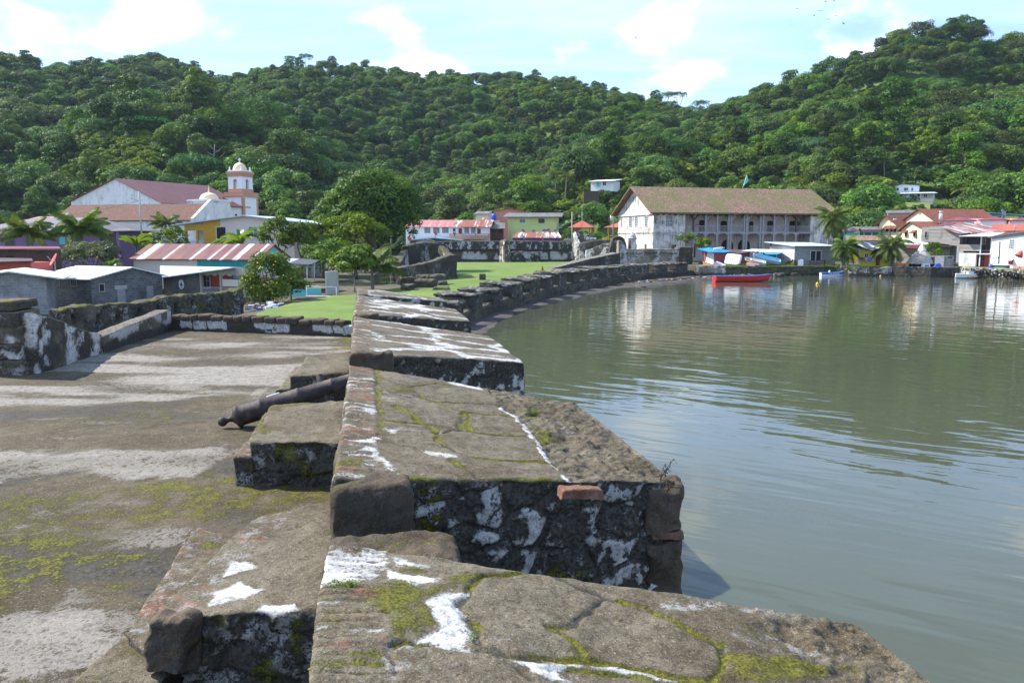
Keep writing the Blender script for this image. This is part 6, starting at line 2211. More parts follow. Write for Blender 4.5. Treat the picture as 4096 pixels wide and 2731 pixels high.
def railing(t, fr, u0, u1, v, w0, w1, mat, n, name='railing'):
 b = MB(fr)
 b.box(u0, u1, v - .04, v + .04, w1 - .08, w1)
 b.box(u0, u1, v - .04, v + .04, w0, w0 + .08)
 for i in range(n):
  u = u0 + (u1 - u0) * (i + .5) / n
  b.box(u - .035, u + .035, v - .025, v + .025, w0 + .08, w1 - .08)
 return b.build(name, M[mat], t)

def dish(px, py, Y, r, face, mat, label, zb=None, tilt=0.5):
 p = atY(px, py, Y)
 z0 = p[2] - 2.2 * r if zb is None else zb
 t = thing('satellite_dish', (p[0], p[1], z0), label, 'satellite dish')
 d = np.array([math.sin(face) * math.cos(tilt), -math.cos(face) * math.cos(tilt), math.sin(tilt)])
 b = MB()
 n = 7
 b.lathe([(r * i / n, 0.22 * r * (i / n) ** 2) for i in range(n + 1)] + [(r * 1.02, .2 * r)] + [(r * i / n, 0.22 * r * (i / n) ** 2 - .03 * r) for i in range(n, -1, -1)], p, 20, d)
 b.build('bowl', M[mat], t)
 b = MB()
 b.tube([p - d * .05, (p[0], p[1], p[2] - r * .5), (p[0], p[1], z0)], .05 * r + .015, 6)
 b.build('mast', M['metal'], t)
 b = MB()
 lo = p + np.array([0, 0, -.9 * r]) * 0.8 + d * .1 * r
 b.tube([lo, p + d * r * .9], .03 * r + .008, 5)
 b.tube([p + d * r * .85, p + d * r], .09 * r, 6)
 b.build('feed_arm', M['metal'], t)
 return t

def pole(name, px, Y, py0, py1, r, mat, label, cat='pole', arms=()):
 a, c = atY(px, py1, Y), atY(px, py0, Y)
 t = thing(name, (a[0], Y, a[2]), label, cat)
 b = MB()
 b.tube([(a[0], Y, a[2]), (a[0], Y, c[2])], [r, r * .7], 8)
 b.build('shaft', M[mat], t)
 for kind, *q in arms:
  e = atY(q[0], q[1], Y)
  s = atY(px, q[2], Y)
  b = MB()
  if kind == 'lamp':
   b.tube([(a[0], Y, s[2]), tuple(e)], .035, 6)
   o = b.build('arm', M['metal'], t)
   b = MB()
   b.box(e[0] - .35, e[0] + .1, Y - .14, Y + .14, e[2] - .02, e[2] + .14)
   b.build('lamp_head', M['metal_white'], o)
  elif kind == 'bar':
   b.box(min(s[0], e[0]), max(s[0], e[0]) + .02, Y - .05, Y + .05, e[2] - .05, e[2] + .05)
   b.build('crossarm', M['wood_grey'], t)
  else:
   b.lathe([(0, -.5), (.26, -.5), (.26, .5), (.2, .55), (0, .56)], (e[0], Y, e[2]), 14)
   b.build('transformer', M['metal_white'], t)
 return t

def cloth(px0, px1, py0, py1, Y, mat, label, group):
 a, c = atY(px0, py0, Y), atY(px1, py1, Y)
 n = 6
 V, F = [], []
 for i in range(n + 1):
  f = i / n
  x = a[0] + (c[0] - a[0]) * f
  dy = .05 * math.sin(f * 9 + px0)
  V += [(x, Y, a[2]), (x + .02 * math.sin(f * 7), Y + dy, (a[2] + c[2]) / 2), (x, Y + dy * 1.8, c[2] + .05 * math.sin(f * 5 + px0))]
 for i in range(n):
  for j in (0, 1):
   k = i * 3 + j
   F.append((k, k + 1, k + 4, k + 3))
 b = MB()
 b.mesh(V + [(x, y + .012, z) for x, y, z in V], F + [tuple(q + len(V) for q in f[::-1]) for f in F])
 o = b.build('laundry', M[mat])
 tag(o, label, 'laundry', group)

# left: block houses, porch house, red striped roof
def left_town():
 t = thing('block_house', atY(20, 1150, 54), 'grey concrete block house with a white gable roof, cut by the left edge', 'house')
 f = frame_px(-170, 52.5, 173, 54.5, 0.6)
 pk = f.hit(40, 1090)
 h = f.hit(173, 1109)[1]
 gable_front(t, f, f.W, 6.0, h, pk[0], pk[1], h, 'block', 'zinc', 1.1, 0.5, -.7)
 t = thing('block_house', atY(500, 1170, 63), 'dark grey block house with a low white gable roof and two grey doors', 'house')
 f = frame_px(352, 60, 640, 66, 0.6)
 pk = f.hit(521, 1073)
 gable_front(t, f, f.W, 6.2, f.hit(352, 1118)[1], pk[0], pk[1], f.hit(640, 1103)[1], 'block_dark', 'zinc', 0.35, 0.3, -.7)
 window(t, f, 396, 1137, 416, 1164, 'pane', 'concrete', (1, 1), fw=.06)
 panel(t, f, 467, 1157, 503, 1212, 'metal', 'door', handle=True)
 panel(t, f, 585, 1144, 614, 1195, 'metal', 'door', handle=True)
 panel(t, f, 458, 1143, 508, 1155, 'concrete', 'lintel')
 f2 = Frame(f.P(0, 6.2, 0), f.yaw - math.pi / 2)
 for k in (2.0, 4.0):
  window_at(t, f2, k, k + .6, 1.1, 1.6, 'opening', 'concrete', (3, 3), fw=.05, name='vent')

 t = thing('porch_house', atY(810, 1150, 66), 'low house with a scalloped porch, black end wall and a red wall behind the porch', 'house')
 f = frame_px(645, 67, 975, 63.5, 0.6)
 z = lambda px, py: f.hit(px, py)
 b = MB(f)
 b.prism([(0, -.7), (z(797, 1100)[0], -.7), (z(797, 1084)[0], z(797, 1084)[1]), (0, z(645, 1104)[1])], 0, 0.25)
 b.build('end_wall', M['concrete_dark'], t)
 u1, u2, u3 = z(797, 1100)[0], z(880, 1100)[0], f.W
 b = MB(f)
 b.box(u1, u2, 1.2, 1.4, 0, z(800, 1080)[1])
 b.build('wall', M['red'], t)['label'] = 'red wall behind the left porch bay'
 b = MB(f)
 b.box(u2, u3, 1.2, 1.4, 0, z(900, 1078)[1])
 b.build('wall', M['teal'], t)['label'] = 'teal wall behind the right porch bay'
 b = MB(f)
 top, lo = z(880, 1076)[1], z(880, 1096)[1]
 poly = [(u1, top - .08), (u1, lo - .15)]
 n = 6
 for i in range(n):
  a0 = u1 + (u3 - u1) * i / n
  a1 = u1 + (u3 - u1) * (i + 1) / n
  for k in range(1, 6):
   poly.append((a0 + (a1 - a0) * k / 6, lo - .02 - .16 * abs(math.cos(math.pi * k / 6)) ** 1.5))
  poly.append((a1, lo - .18))
 poly += [(u3, top + .15)]
 b.prism(poly[::-1][::-1], 0.0, 0.16)
 b.build('porch_fascia', M['concrete'], t)
 posts(t, f, [u1 + .1, u2, u3 - .1], 0.08, 0, lo, 'concrete', .085, 'porch_column')
 b = MB(f)
 b.box(z(888, 1120)[0], u3 - .2, 0.02, .12, z(920, 1146)[1], z(920, 1118)[1])
 b.build('porch_parapet', M['beige'], t)
 railing(t, f, z(800, 1150)[0], u3 - .2, .06, z(850, 1170)[1], z(850, 1148)[1], 'metal', 26)
 window(t, f, 815, 1100, 841, 1148, 'pane_grey', 'wood_white', (2, 2), 1.2)
 window(t, f, 938, 1088, 957, 1110, 'pane_grey', 'wood_white', (2, 2), 1.2)
 b = MB()
 slab_px(b, [(640, 1109, 66.2), (930, 1069, 62.7), (975, 1069, 70.0), (640, 1063, 73.5)], .08)
 b.build('roof', M['zinc_blue'], t)
 b = MB(f)
 a, c = z(713, 1118), z(738, 1157)
 cx, cz, rx, rz = (a[0] + c[0]) / 2, (a[1] + c[1]) / 2, (c[0] - a[0]) / 2, (a[1] - c[1]) / 2
 b.prism([(cx + rx * (1 + .1 * math.sin(5 * k)) * math.cos(k * .524), cz + rz * math.sin(k * .524) * (1 + .08 * math.cos(3 * k))) for k in range(12)], -.006, .01)
 o = b.build('painted_patch', M['white'], t)
 b = MB(f)
 b.prism([(cx - rx * .5, cz - rz * .3), (cx + rx * .5, cz - rz * .3), (cx, cz + rz * .6)], -.011, .005)
 b.prism([(cx - rx * .4, cz - rz * .7), (cx + rx * .4, cz - rz * .7), (cx + rx * .4, cz - rz * .55), (cx - rx * .4, cz - rz * .55)], -.011, .005)
 b.build('triangle_mark', M['black'], o)

 t = thing('striped_roof_house', atY(780, 1050, 74), 'teal and beige house under a long rusty red zinc roof with white stripes', 'house')
 f = frame_px(530, 76, 1028, 73, 0.6)
 D = 5.5
 gable_side(t, f, f.W, D, f.hit(780, 1035)[1], f.hit(780, 1035)[1] + 1.25, 'beige', 'zinc_red', .3, .35)
 panel(t, f, 788, 1040, 1026, 1110, 'teal', 'wall_panel', proud=.02)
 e = Frame(f.P(f.W + .01, 0, 0), f.yaw + math.pi / 2)
 b = MB(e)
 hh = f.hit(780, 1035)[1]
 b.prism([(0.05, hh - 1.0), (D - .05, hh - 1.0), (D - .05, hh - .05), (D / 2, hh + 1.1), (.05, hh - .05)], -.03, 0.0)
 b.build('gable_panel', M['turq'], t)
 b = MB()
 slab_px(b, [(1080, 1050, 68), (1236, 1058, 66), (1280, 1040, 70.5), (1108, 1029, 72)], .06)
 r = b.build('lean_to_roof', M['zinc_stripe'], t)
 for px, Y, py in ((1258, 68.5, 1049), (1228, 66.6, 1056)):
  a, c = atY(px, py, Y), atY(px, py + 70, Y)
  b = MB()
  b.tube([tuple(a), tuple(c)], .05, 6)
  b.build('post', M['metal_white'], r)
 b = MB()
 a, c = atY(1150, 1162, 64), atY(1300, 1148, 66)
 b.box(a[0], c[0], 64.5, 64.65, .6, c[2])
 tag(b.build('low_wall', M['turq']), 'low turquoise wall in the shade behind the yellow-flowered bush', 'wall')

 t = thing('ochre_beige_house', atY(980, 950, 94), 'beige gabled house with an ochre corner and an open porch on the left', 'house')
 f = frame_px(730, 96, 1290, 92, 0.6)
 z = lambda px, py, v=0.0: f.hit(px, py, v)
 L, P, R = z(700, 899), z(982, 861), z(1292, 897)
 ht = lambda u: np.interp(u, [L[0], P[0], R[0]], [L[1], P[1], R[1]]) - .12
 ua, ub = z(815, 950)[0], z(1176, 950)[0]
 b = MB(f)
 b.prism([(ua, 0), (ub, 0), (ub, ht(ub)), (P[0], ht(P[0])), (ua, ht(ua))], 0, 7)
 b.build('wall', M['beige'], t)
 uc = z(884, 950)[0]
 b = MB(f)
 b.prism([(ua - .01, 0), (uc, 0), (uc, ht(uc) - .02), (ua - .01, ht(ua) - .02)], -.02, .01)
 b.build('wall_panel', M['ochre'], t)['label'] = 'ochre painted corner of the front wall'
 u0 = z(740, 950)[0]
 b = MB(f)
 b.box(u0, ua - .01, 2.2, 2.4, 0, ht(u0) - .1)
 b.build('porch_wall', M['white'], t)
 b = MB(f)
 b.box(u0, ua - .01, -.02, .1, ht(u0) - .75, ht(u0) - .05)
 b.build('porch_beam', M['ochre'], t)
 posts(t, f, [u0 + .12, z(789, 950)[0]], .1, 0, ht(u0) - .6, 'ochre', .13, 'porch_column')
 railing(t, f, u0 + .2, ua - .05, .06, z(780, 988)[1], z(780, 963)[1], 'metal_white', 16)
 b = MB(f)
 ud = R[0] - 1.0
 b.box(ub + .01, ud, 2.2, 2.4, 0, ht(ud) - .1)
 b.build('porch_wall', M['concrete'], t)
 posts(t, f, [z(1243, 930)[0]], .1, 0, ht(ud) - .05, 'concrete', .12, 'porch_column')
 b = MB(f)
 b.box(ub + .01, ud, -.02, .1, z(1200, 911)[1], ht(ud) - .02)
 b.build('porch_beam', M['concrete'], t)
 panel(t, f, 1205, 915, 1218, 950, 'opening', 'doorway', 2.2)
 b = MB(f)
 e = .12
 b.slab([(L[0], -.6, L[1]), (P[0], -.6, P[1]), (P[0], 8, P[1]), (L[0], 8, L[1])], e)
 b.slab([(P[0] + .002, -.6, P[1]), (R[0], -.6, R[1]), (R[0], 8, R[1]), (P[0] + .002, 8, P[1])], e)
 r = b.build('roof', M['zinc_blue'], t)
 window(t, f, 866, 909, 905, 955, 'opening', 'wood_white', (1, 1))
 window(t, f, 996, 908, 1033, 950, 'pane_grey', 'wood_white', (2, 2), fw=.11)
 g = 'washing on the line under the beige house porch'
 cloth(1180, 1196, 927, 952, 91.2, 'cloth_c', 'dark blue washing at the left of the line beside the beige house', g)
 cloth(1198, 1207, 928, 958, 91.2, 'cloth_b', 'pink striped washing on the line beside the beige house', g)
 cloth(1209, 1217, 929, 955, 91.2, 'cloth_a', 'violet washing on the line beside the beige house', g)
 cloth(1219, 1234, 928, 948, 91.2, 'blue', 'bright blue washing at the right of the line beside the beige house', g)

 t = thing('purple_house', atY(220, 1000, 88), 'purple house with a dark grey roof, behind the two left coconut palms', 'house')
 f = frame_px(-90, 89, 400, 86, 0.6)
 hip(t, f, f.W, 9, f.hit(200, 924)[1], f.hit(200, 924)[1] + 1.5, 'purple', 'zinc_grey', 1.0)
 window(t, f, 236, 948, 264, 978, 'turq', 'purple', (1, 1))
 window(t, f, 20, 945, 60, 985, 'pane', 'purple', (2, 1))
 b = MB()
 slab_px(b, [(398, 925, 85), (522, 922, 85), (515, 914, 89), (396, 905, 91)], .1)
 r = b.build('porch_roof', M['zinc_grey'], t)
 for px in (430, 472):
  a = atY(px, 924, 85.3)
  b = MB()
  b.box(a[0] - .14, a[0] + .14, 85.1, 85.4, .6, a[2])
  b.build('porch_column', M['purple'], r)
 t = thing('rusty_shed', atY(60, 1040, 66), 'shed with a rusty red sheet roof, before the purple house at the left edge', 'shed')
 f = frame_px(-120, 68, 140, 67, 0.6)
 b = MB(f)
 b.box(0, f.W, 0, 3, 0, f.hit(50, 1000)[1])
 b.build('wall', M['rust_dark'], t)
 b = MB()
 slab_px(b, [(-130, 996, 66.5), (243, 994, 66), (235, 986, 69), (-130, 984, 70)], .07)
 b.build('roof', M['zinc_maroon'], t)
 t = thing('rusty_shed', atY(50, 1060, 62), 'low shed with an orange-brown rusted roof at the left edge, nearest the white zinc roof', 'shed')
 f = frame_px(-120, 63, 118, 62.5, 0.6)
 b = MB(f)
 b.box(0, f.W, 0, 2.5, 0, f.hit(50, 1050)[1])
 b.build('wall', M['red'], t)
 b = MB()
 slab_px(b, [(-130, 1050, 61.8), (131, 1043, 61.5), (128, 1033, 65), (-130, 1028, 66)], .07)
 b.build('roof', M['rust_dark'], t)
 t = thing('red_roof_house', atY(170, 900, 118), 'small house with a bright red roof, glimpsed left of the church side roof', 'house')
 f = frame_px(120, 120, 215, 118, 0.6)
 gable_side(t, f, f.W, 4, f.hit(160, 881)[1], f.hit(160, 868)[1], 'white', 'zinc_pink')
 dish(218, 1040, 61, 0.52, -0.9, 'dish_red', 'large red satellite dish in front of the purple house')
 dish(660, 967, 80, 0.40, 0.9, 'dish_grey', 'grey satellite dish among banana leaves beside the ochre porch')
 pole('street_lamp', 571, 82, 765, 1010, .11, 'concrete', 'tall grey street lamp pole in front of the church gable', 'street lamp', [('lamp', 524, 793, 806)])

 t = thing('metal_frame', atZ(1285, 1184, .8), 'white tubular metal frame standing like a small goal behind the lawn', 'frame')
 a, c = atY(1226, 1145, 61.5), atY(1345, 1148, 61.5)
 for x, za in ((a[0], a[2]), (c[0], c[2])):
  b = MB()
  b.tube([(x, 61.5, .6), (x, 61.5, za)], .03, 6)
  b.build('post', M['metal_white'], t)
 b = MB()
 b.tube([(a[0] - .03, 61.5, a[2]), (c[0] + .03, 61.5, c[2])], .03, 6)
 b.build('crossbar', M['metal_white'], t)
 b = MB()
 b.box(a[0] - .1, c[0] + .1, 61.2, 61.8, .6, .84)
 b.build('footing', M['concrete'], t)
 t = thing('concrete_slab', atY(1328, 1165, 64), 'upright pale grey concrete panel standing under the trees', 'panel')
 b = MB(frame_px(1302, 63.5, 1353, 65, .6))
 b.prism([(0, 0), (b.f.hit(1353, 1100)[0], 0), (b.f.hit(1353, 1082)[0], b.f.hit(1353, 1082)[1]), (0, b.f.hit(1302, 1088)[1])], 0, .15)
 b.build('panel', M['concrete'], t)
 rg = random.Random(2)
 b = MB()
 for k in range(70):
  px, py = rg.uniform(990, 1130), 0
  p = atZ(px, rg.uniform(1212, 1236), .82)
  s = rg.uniform(.05, .22)
  b.m = rg.choice((0, 0, 0, 1, 2, 3))
  b.f = Frame((p[0], p[1], .76), rg.uniform(0, 3))
  b.box(-s, s, -s * .6, s * .6, 0, s * rg.uniform(.3, 1.2))
 tag(b.build('litter', [M['wood_brown'], M['metal_white'], M['blue'], M['tarp_white']]), 'scattered rubbish along the edge of the lawn by the wall end', kind='stuff')

left_town()

# church
def arch_poly(u0, u1, w0, w1, n=8):
 r = (u1 - u0) / 2
 c = (u0 + u1) / 2
 p = [(u0, w0), (u1, w0)]
 for i in range(n + 1):
  a = math.pi * i / n
  p.append((c + r * math.cos(a), w1 - r + r * math.sin(a)))
 return p

def church():
 t = thing('church', atY(640, 950, 150), 'white church with a dark red zinc roof, tiled side roof and a domed bell tower', 'church')
 f = frame_px(296, 160, 654, 150, 0.6)
 hl = f.hit(654, 810)[1]
 pk = f.hit(462, 716)
 gable_front(t, f, f.W, 23, f.hit(296, 808)[1], pk[0], pk[1], hl, 'white_old', 'zinc_red2', .5, .4)
 e = Frame(f.P(f.W, 0, 0), f.yaw + math.pi / 2)
 for k in (13.5, 16.2, 19.0):
  window_at(t, e, k, k + .7, hl - 3.3, hl - 1.6, 'pane', 'white', (1, 1))
 b = MB(e)
 b.tube([(8.2, -.05, hl - 1.7), (9.2, -.05, hl - 1.7), (9.5, -.05, hl - 1.0), (10.1, -.05, hl - .7), (10.7, -.05, hl - 1.0), (11.0, -.05, hl - 1.7), (12.0, -.05, hl - 1.7)], .16, 6)
 b.build('moulding', M['peach'], t)
 g = frame_px(214, 132, 772, 126, 0.6)
 b = MB(g)
 zz_ = g.hit(500, 884)[1]
 b.mesh([(.3, .4, 0), (g.W - .1, .4, 0), (g.W - .1, 4.1, 0), (.3, 4.1, 0), (.3, .4, zz_), (g.W - .1, .4, zz_), (g.W - .1, 4.1, zz_ + 2.3), (.3, 4.1, zz_ + 2.3)], [(0, 3, 2, 1), (4, 5, 6, 7), (0, 1, 5, 4), (1, 2, 6, 5), (2, 3, 7, 6), (3, 0, 4, 7)])
 b.build('side_wall', M['white_old'], t)
 zl, zh = g.hit(500, 884)[1] + .1, atY(500, 817, 133.0)[2] - .6
 b = MB(g)
 b.slab([(0, 0, zl), (g.W, 0, zl), (g.W + .3, 4.2, zh), (.3, 4.2, zh)], .15)
 b.build('side_roof', M['tiles'], t)
 b = MB(g)
 V = [(g.W - .05, -.2, zl - .3), (g.W + .45, -.2, zl - .3), (g.W + .8, 4.3, zh + .1), (g.W + .3, 4.3, zh + .1)]
 b.mesh([(x, y, z - 1.2) for x, y, z in V] + [(x, y, z + .55) for x, y, z in V], [(0, 3, 2, 1), (4, 5, 6, 7), (0, 1, 5, 4), (1, 2, 6, 5), (2, 3, 7, 6), (3, 0, 4, 7)])
 b.build('gable_parapet', M['white_old'], t)
 k = frame_px(762, 139, 846, 137, 0.6)
 w = k.W
 zt = k.hit(800, 797)[1]
 b = MB(k)
 b.box(0, w, 0, w, 0, zt)
 b.box(-.15, w + .15, -.15, w + .15, zt - .35, zt - .05)
 tr = b.build('turret', M['white_old'], t)
 b = MB(k)
 r = w * .32
 b.lathe([(r * 1.08, zt - .02), (r * 1.06, zt + .1), (r, zt + .14)] + [(r * math.cos(a * .157), zt + .14 + r * .72 * math.sin(a * .157)) for a in range(1, 10)] + [(.18, zt + .14 + r * .74), (.1, zt + r + .25), (.02, zt + r + .95)], (w / 2, w / 2, 0), 24)
 b.build('dome', M['dome'], tr)
 yaw = math.radians(-19.7)
 c0 = atY(966, 700, 170.0)
 s = 3.56
 F = lambda side: Frame(np.array([c0[0], c0[1], 0.0]) + np.array([-math.cos(yaw), -math.sin(yaw), 0]) * (side + s) / 2 + np.array([math.sin(yaw), -math.cos(yaw), 0]) * (side - s) / 2, yaw)
 zz = lambda py: zat(py, 170.0)
 sh = F(4.87)
 b = MB(sh)
 b.box(0, 4.87, 0, 4.87, 0.6, zz(787))
 tw = b.build('tower', M['white'], t)
 for u in (-.01, 4.87 - .5):
  b = MB(Frame(sh.P(4.87, 0, 0), yaw + math.pi / 2))
  b.box(u + .01, u + .55, -.06, .01, .6, zz(792))
  b.build('pilaster', M['peach'], tw)
 b = MB(sh)
 b.box(4.87 - .45, 4.87, -.06, .01, .6, zz(792))
 b.build('pilaster', M['peach'], tw)

 def ring(side, py0, py1, mat, name):
  q = F(side)
  b = MB(q)
  b.box(0, side, 0, side, zz(py1), zz(py0))
  return b.build(name, M[mat], tw)
 ring(5.35, 781, 788, 'peach', 'cornice')
 ring(5.0, 768, 781, 'peach', 'parapet')
 ring(3.7, 755, 768, 'peach', 'plinth')
 up = F(s)
 b = MB(up)
 n = 8
 w0, w1 = zz(754.9), zz(715)
 wt_ = .5
 for fr in (up, Frame(up.P(s, 0, 0), yaw + math.pi / 2), Frame(up.P(s, s, 0), yaw + math.pi), Frame(up.P(0, s, 0), yaw - math.pi / 2)):
  b.f = fr
  a0, a1 = s * .36, s * .64
  b.box(0.0, a0, 0, wt_, zz(755), zz(706))
  b.box(a1, s - wt_ - .002, 0, wt_, zz(755), zz(706))
  r = (a1 - a0) / 2
  poly = [(a0 + .002, w1 - r)]
  for i in range(1, n):
   th = math.pi - math.pi * i / n
   poly.append(((a0 + a1) / 2 + r * math.cos(th), w1 - r + r * math.sin(th)))
  poly += [(a1 - .002, w1 - r), (a1 - .002, zz(706) - .002), (a0 + .002, zz(706) - .002)]
  b.prism(poly, 0.003, wt_ - .003)
 b.build('belfry', M['white'], tw)
 ctr = up.P(s / 2, s / 2, 0)
 b = MB()
 zb = zz(735)
 b.lathe([(.5, zb - .55), (.42, zb - .4), (.32, zb), (.26, zb + .3), (.12, zb + .42), (.05, zb + .7), (0, zb + .7)], (ctr[0], ctr[1], 0), 16)
 b.tube([tuple(up.P(0.2, s / 2, zb + .7)), tuple(up.P(s - .2, s / 2, zb + .7))], .07, 6)
 b.build('bell', M['iron'], tw)
 ring(4.15, 685, 695, 'peach', 'cornice')
 ring(3.8, 695.2, 706, 'peach', 'cornice')
 ring(3.6, 680, 685, 'white', 'drum_base')
 b = MB()
 zd = zz(680.5)
 R = 1.48
 b.lathe([(R * math.cos(a * .1571), zd + R * 1.18 * math.sin(a * .1571)) for a in range(0, 10)] + [(.12, zd + R * 1.2), (.1, zd + R * 1.28), (0, zd + R * 1.28)], (ctr[0], ctr[1], 0), 28)
 b.build('dome', M['dome'], tw)
 b = MB(Frame((ctr[0], ctr[1], zd + R * 1.2), yaw))
 b.box(-.09, .09, -.09, .09, 0, .95)
 b.box(-.38, .38, -.085, .085, .52, .70)
 b.build('cross', M['white'], tw)
 for a, c in ((.3, .3), (s - .3, .3), (s - .3, s - .3), (.3, s - .3)):
  p = up.P(a, c, 0)
  b = MB()
  b.lathe([(.2, zd - .1), (.2, zd + .25), (.1, zd + .32), (.17, zd + .5), (.1, zd + .75), (0, zd + .9)], (p[0], p[1], 0), 10)
  b.build('pinnacle', M['white'], tw)

church()

# middle: town houses behind the fort wall
def middle_town():
 b = MB()
 b.f = WORLD
 p = [atY(px, 950, Y) for px, Y in ((2236, 150.5), (2480, 150.5), (2500, 182), (2215, 186))]
 b.slab([(q[0], q[1], 4.75) for q in p], 4.5)
 tag(b.build('street', M['ground']), kind='structure')
 p = [atZ(px, py, .80)[:2] for px, py in ((1556, 1040), (1604, 1043), (1606, 1062), (1594, 1090), (1596, 1132), (1500, 1136), (1468, 1118), (1520, 1085), (1570, 1062))]
 b = MB()
 b.slab([(x, y, .80) for x, y in p], .03)
 tag(b.build('creek', M['water']), kind='structure')

 t = thing('town_house', atY(1790, 950, 158), 'long white two-storey house with a faded red and rust-white roof and a peach balcony', 'house')
 f = frame_px(1624, 159, 1957, 157, 0.7)
 z = lambda px, py, v=0: f.hit(px, py, v)
 h = z(1800, 906)[1]
 um = z(1810, 906)[0]
 b = MB(f)
 b.box(0, f.W, 0, 6, 0, h)
 b.build('wall', M['white'], t)
 hp = h + 1.35
 for a, c, m in ((-.3, um, 'zinc_pink'), (um + .01, f.W + .5, 'zinc_rust')):
  b = MB(f)
  b.slab([(a, -.6, h - .1), (c, -.6, h - .1), (c, 3, hp), (a, 3, hp)], .08)
  b.slab([(a, 3.01, hp), (c, 3.01, hp), (c, 6.5, h - .1), (a, 6.5, h - .1)], .08)
  b.build('roof', M[m], t)['label'] = 'faded pink red zinc roof' if m == 'zinc_pink' else 'rust and white zinc roof'
 for px0, px1 in ((1698, 1721), (1733, 1758), (1769, 1794), (1858, 1876), (1885, 1902)):
  window(t, f, px0, 910, px1, 932, 'pane_grey', 'wood_white', (4, 3), fw=.05)
 for px0, px1 in ((1812, 1822), (1834, 1848), (1909, 1923)):
  panel(t, f, px0, 914, px1, 936, 'darkred' if px0 > 1820 else 'opening', 'door')
 u0, u1 = z(1806, 950)[0], f.W + .05
 b = MB(f)
 b.box(u0, u1, -1.3, -.01, z(1880, 950)[1], z(1880, 946)[1])
 b.box(u0, u1, -1.3, -1.15, z(1880, 945.9)[1], z(1880, 942)[1])
 b.box(u0, u1, -1.32, -1.2, z(1880, 957)[1], z(1880, 950.1)[1])
 o = b.build('balcony', M['peach'], t)
 for q in range(4):
  a = u0 + (u1 - u0) * q / 3
  b = MB(f)
  b.box(a - .15, a + .15, -1.34, -1.1, z(1880, 950)[1], z(1880, 934)[1])
  b.build('pillar', M['peach'], o)
 for q in range(3):
  a = u0 + (u1 - u0) * q / 3 + .2
  c = u0 + (u1 - u0) * (q + 1) / 3 - .2
  railing(o, f, a, c, -1.22, z(1880, 943.5)[1], z(1880, 935)[1], 'metal', 9)

 t = thing('blue_edged_house', atY(1740, 955, 153), 'low grey gabled house with a pale blue roof edge, just behind the fort wall', 'house')
 f = frame_px(1640, 154, 1842, 153, .7)
 pk = f.hit(1740, 953)
 gable_front(t, f, f.W, 4, f.hit(1640, 962)[1], pk[0], pk[1], f.hit(1842, 962)[1], 'concrete_dark', 'zinc_blue', .3, .4, fascia='turq')
 t = thing('low_house', atY(1700, 960, 151.5), 'small pale gable roof just above the left end of the fort wall', 'house')
 f = frame_px(1665, 152, 1735, 151.8, .7)
 pk = f.hit(1702, 958)
 gable_front(t, f, f.W, 1.0, f.hit(1665, 966)[1], pk[0], pk[1], f.hit(1735, 966)[1], 'concrete', 'zinc_rust', .2, .2)
 t = thing('timber_annex', atY(1985, 930, 158), 'dark maroon timber annex with a balcony, between the white house and the pale green house', 'house')
 f = frame_px(1959, 158, 2014, 158, .7)
 b = MB(f)
 b.box(0, f.W, 1.0, 4, 0, f.hit(1980, 912)[1])
 b.build('wall', M['wood_brown'], t)
 b = MB(f)
 hz = f.hit(1980, 912)[1]
 b.slab([(-.2, -.2, hz - .1), (f.W + .3, -.2, hz - .1), (f.W + .3, 3.5, hz + 1.1), (-.2, 3.5, hz + 1.1)], .1)
 b.build('roof', M['zinc_grey'], t)
 railing(t, f, 0, f.W, .1, f.hit(1980, 953)[1], f.hit(1980, 934)[1], 'darkred', 9)
 posts(t, f, [.1, f.W * .5, f.W - .1], .2, 0, hz, 'darkred', .07)
 t = thing('pale_green_house', atY(2120, 900, 163), 'pale green two-storey house with a flat grey roof', 'house')
 f = frame_px(2032, 162, 2226, 161, .7)
 z = lambda px, py, v=0: f.hit(px, py, v)
 h = z(2100, 868)[1]
 b = MB(f)
 b.box(0, f.W, 0, 9, 0, h)
 b.build('wall', M['limegreen'], t)
 b = MB(f)
 b.slab([(-1.0, -.7, h + .02), (f.W + 1.1, -.7, h + .02), (f.W + 1.1, 9.3, h + 1.1), (-1.0, 9.3, h + 1.1)], .14)
 b.build('roof', M['zinc_grey'], t)
 window(t, f, 2079, 877, 2101, 890, 'pane_grey', 'metal_white', (2, 1), fw=.05)
 window(t, f, 2155, 876, 2177, 891, 'pane', 'black', (2, 1), fw=.05)
 window(t, f, 2170, 917, 2197, 925, 'opening', 'white', (5, 2), fw=.06, name='vent')
 window(t, f, 2216, 917, 2224, 925, 'opening', 'white', (2, 2), fw=.06, name='vent')
 panel(t, f, 2128, 919, 2141, 935, 'metal', 'door')
 e = z(2226, 900)[0]
 b = MB(f)
 b.box(e + .01, e + 1.0, .3, 4, z(2226, 910)[1] - .1, z(2226, 909)[1])
 o = b.build('balcony', M['concrete'], t)
 railing(o, f, e + .02, e + 1.0, .35, z(2226, 908)[1], z(2226, 893)[1], 'metal', 6)
 t = thing('rust_roof_house', atY(2150, 945, 152), 'low purple-walled house under a rust-streaked white roof, below the pale green house', 'house')
 f = frame_px(2050, 151.6, 2240, 151.0, .7)
 hz = f.hit(2150, 952)[1]
 b = MB(f)
 b.box(0, f.W, .2, 3, 0, hz)
 b.build('wall', M['purple'], t)
 b = MB(f)
 b.slab([(-.2, -.3, hz + .05), (f.W + .4, -.3, hz + .05), (f.W - .4, 3.6, hz + 1.15), (.6, 3.6, hz + 1.15)], .07)
 b.build('roof', M['zinc_rust'], t)
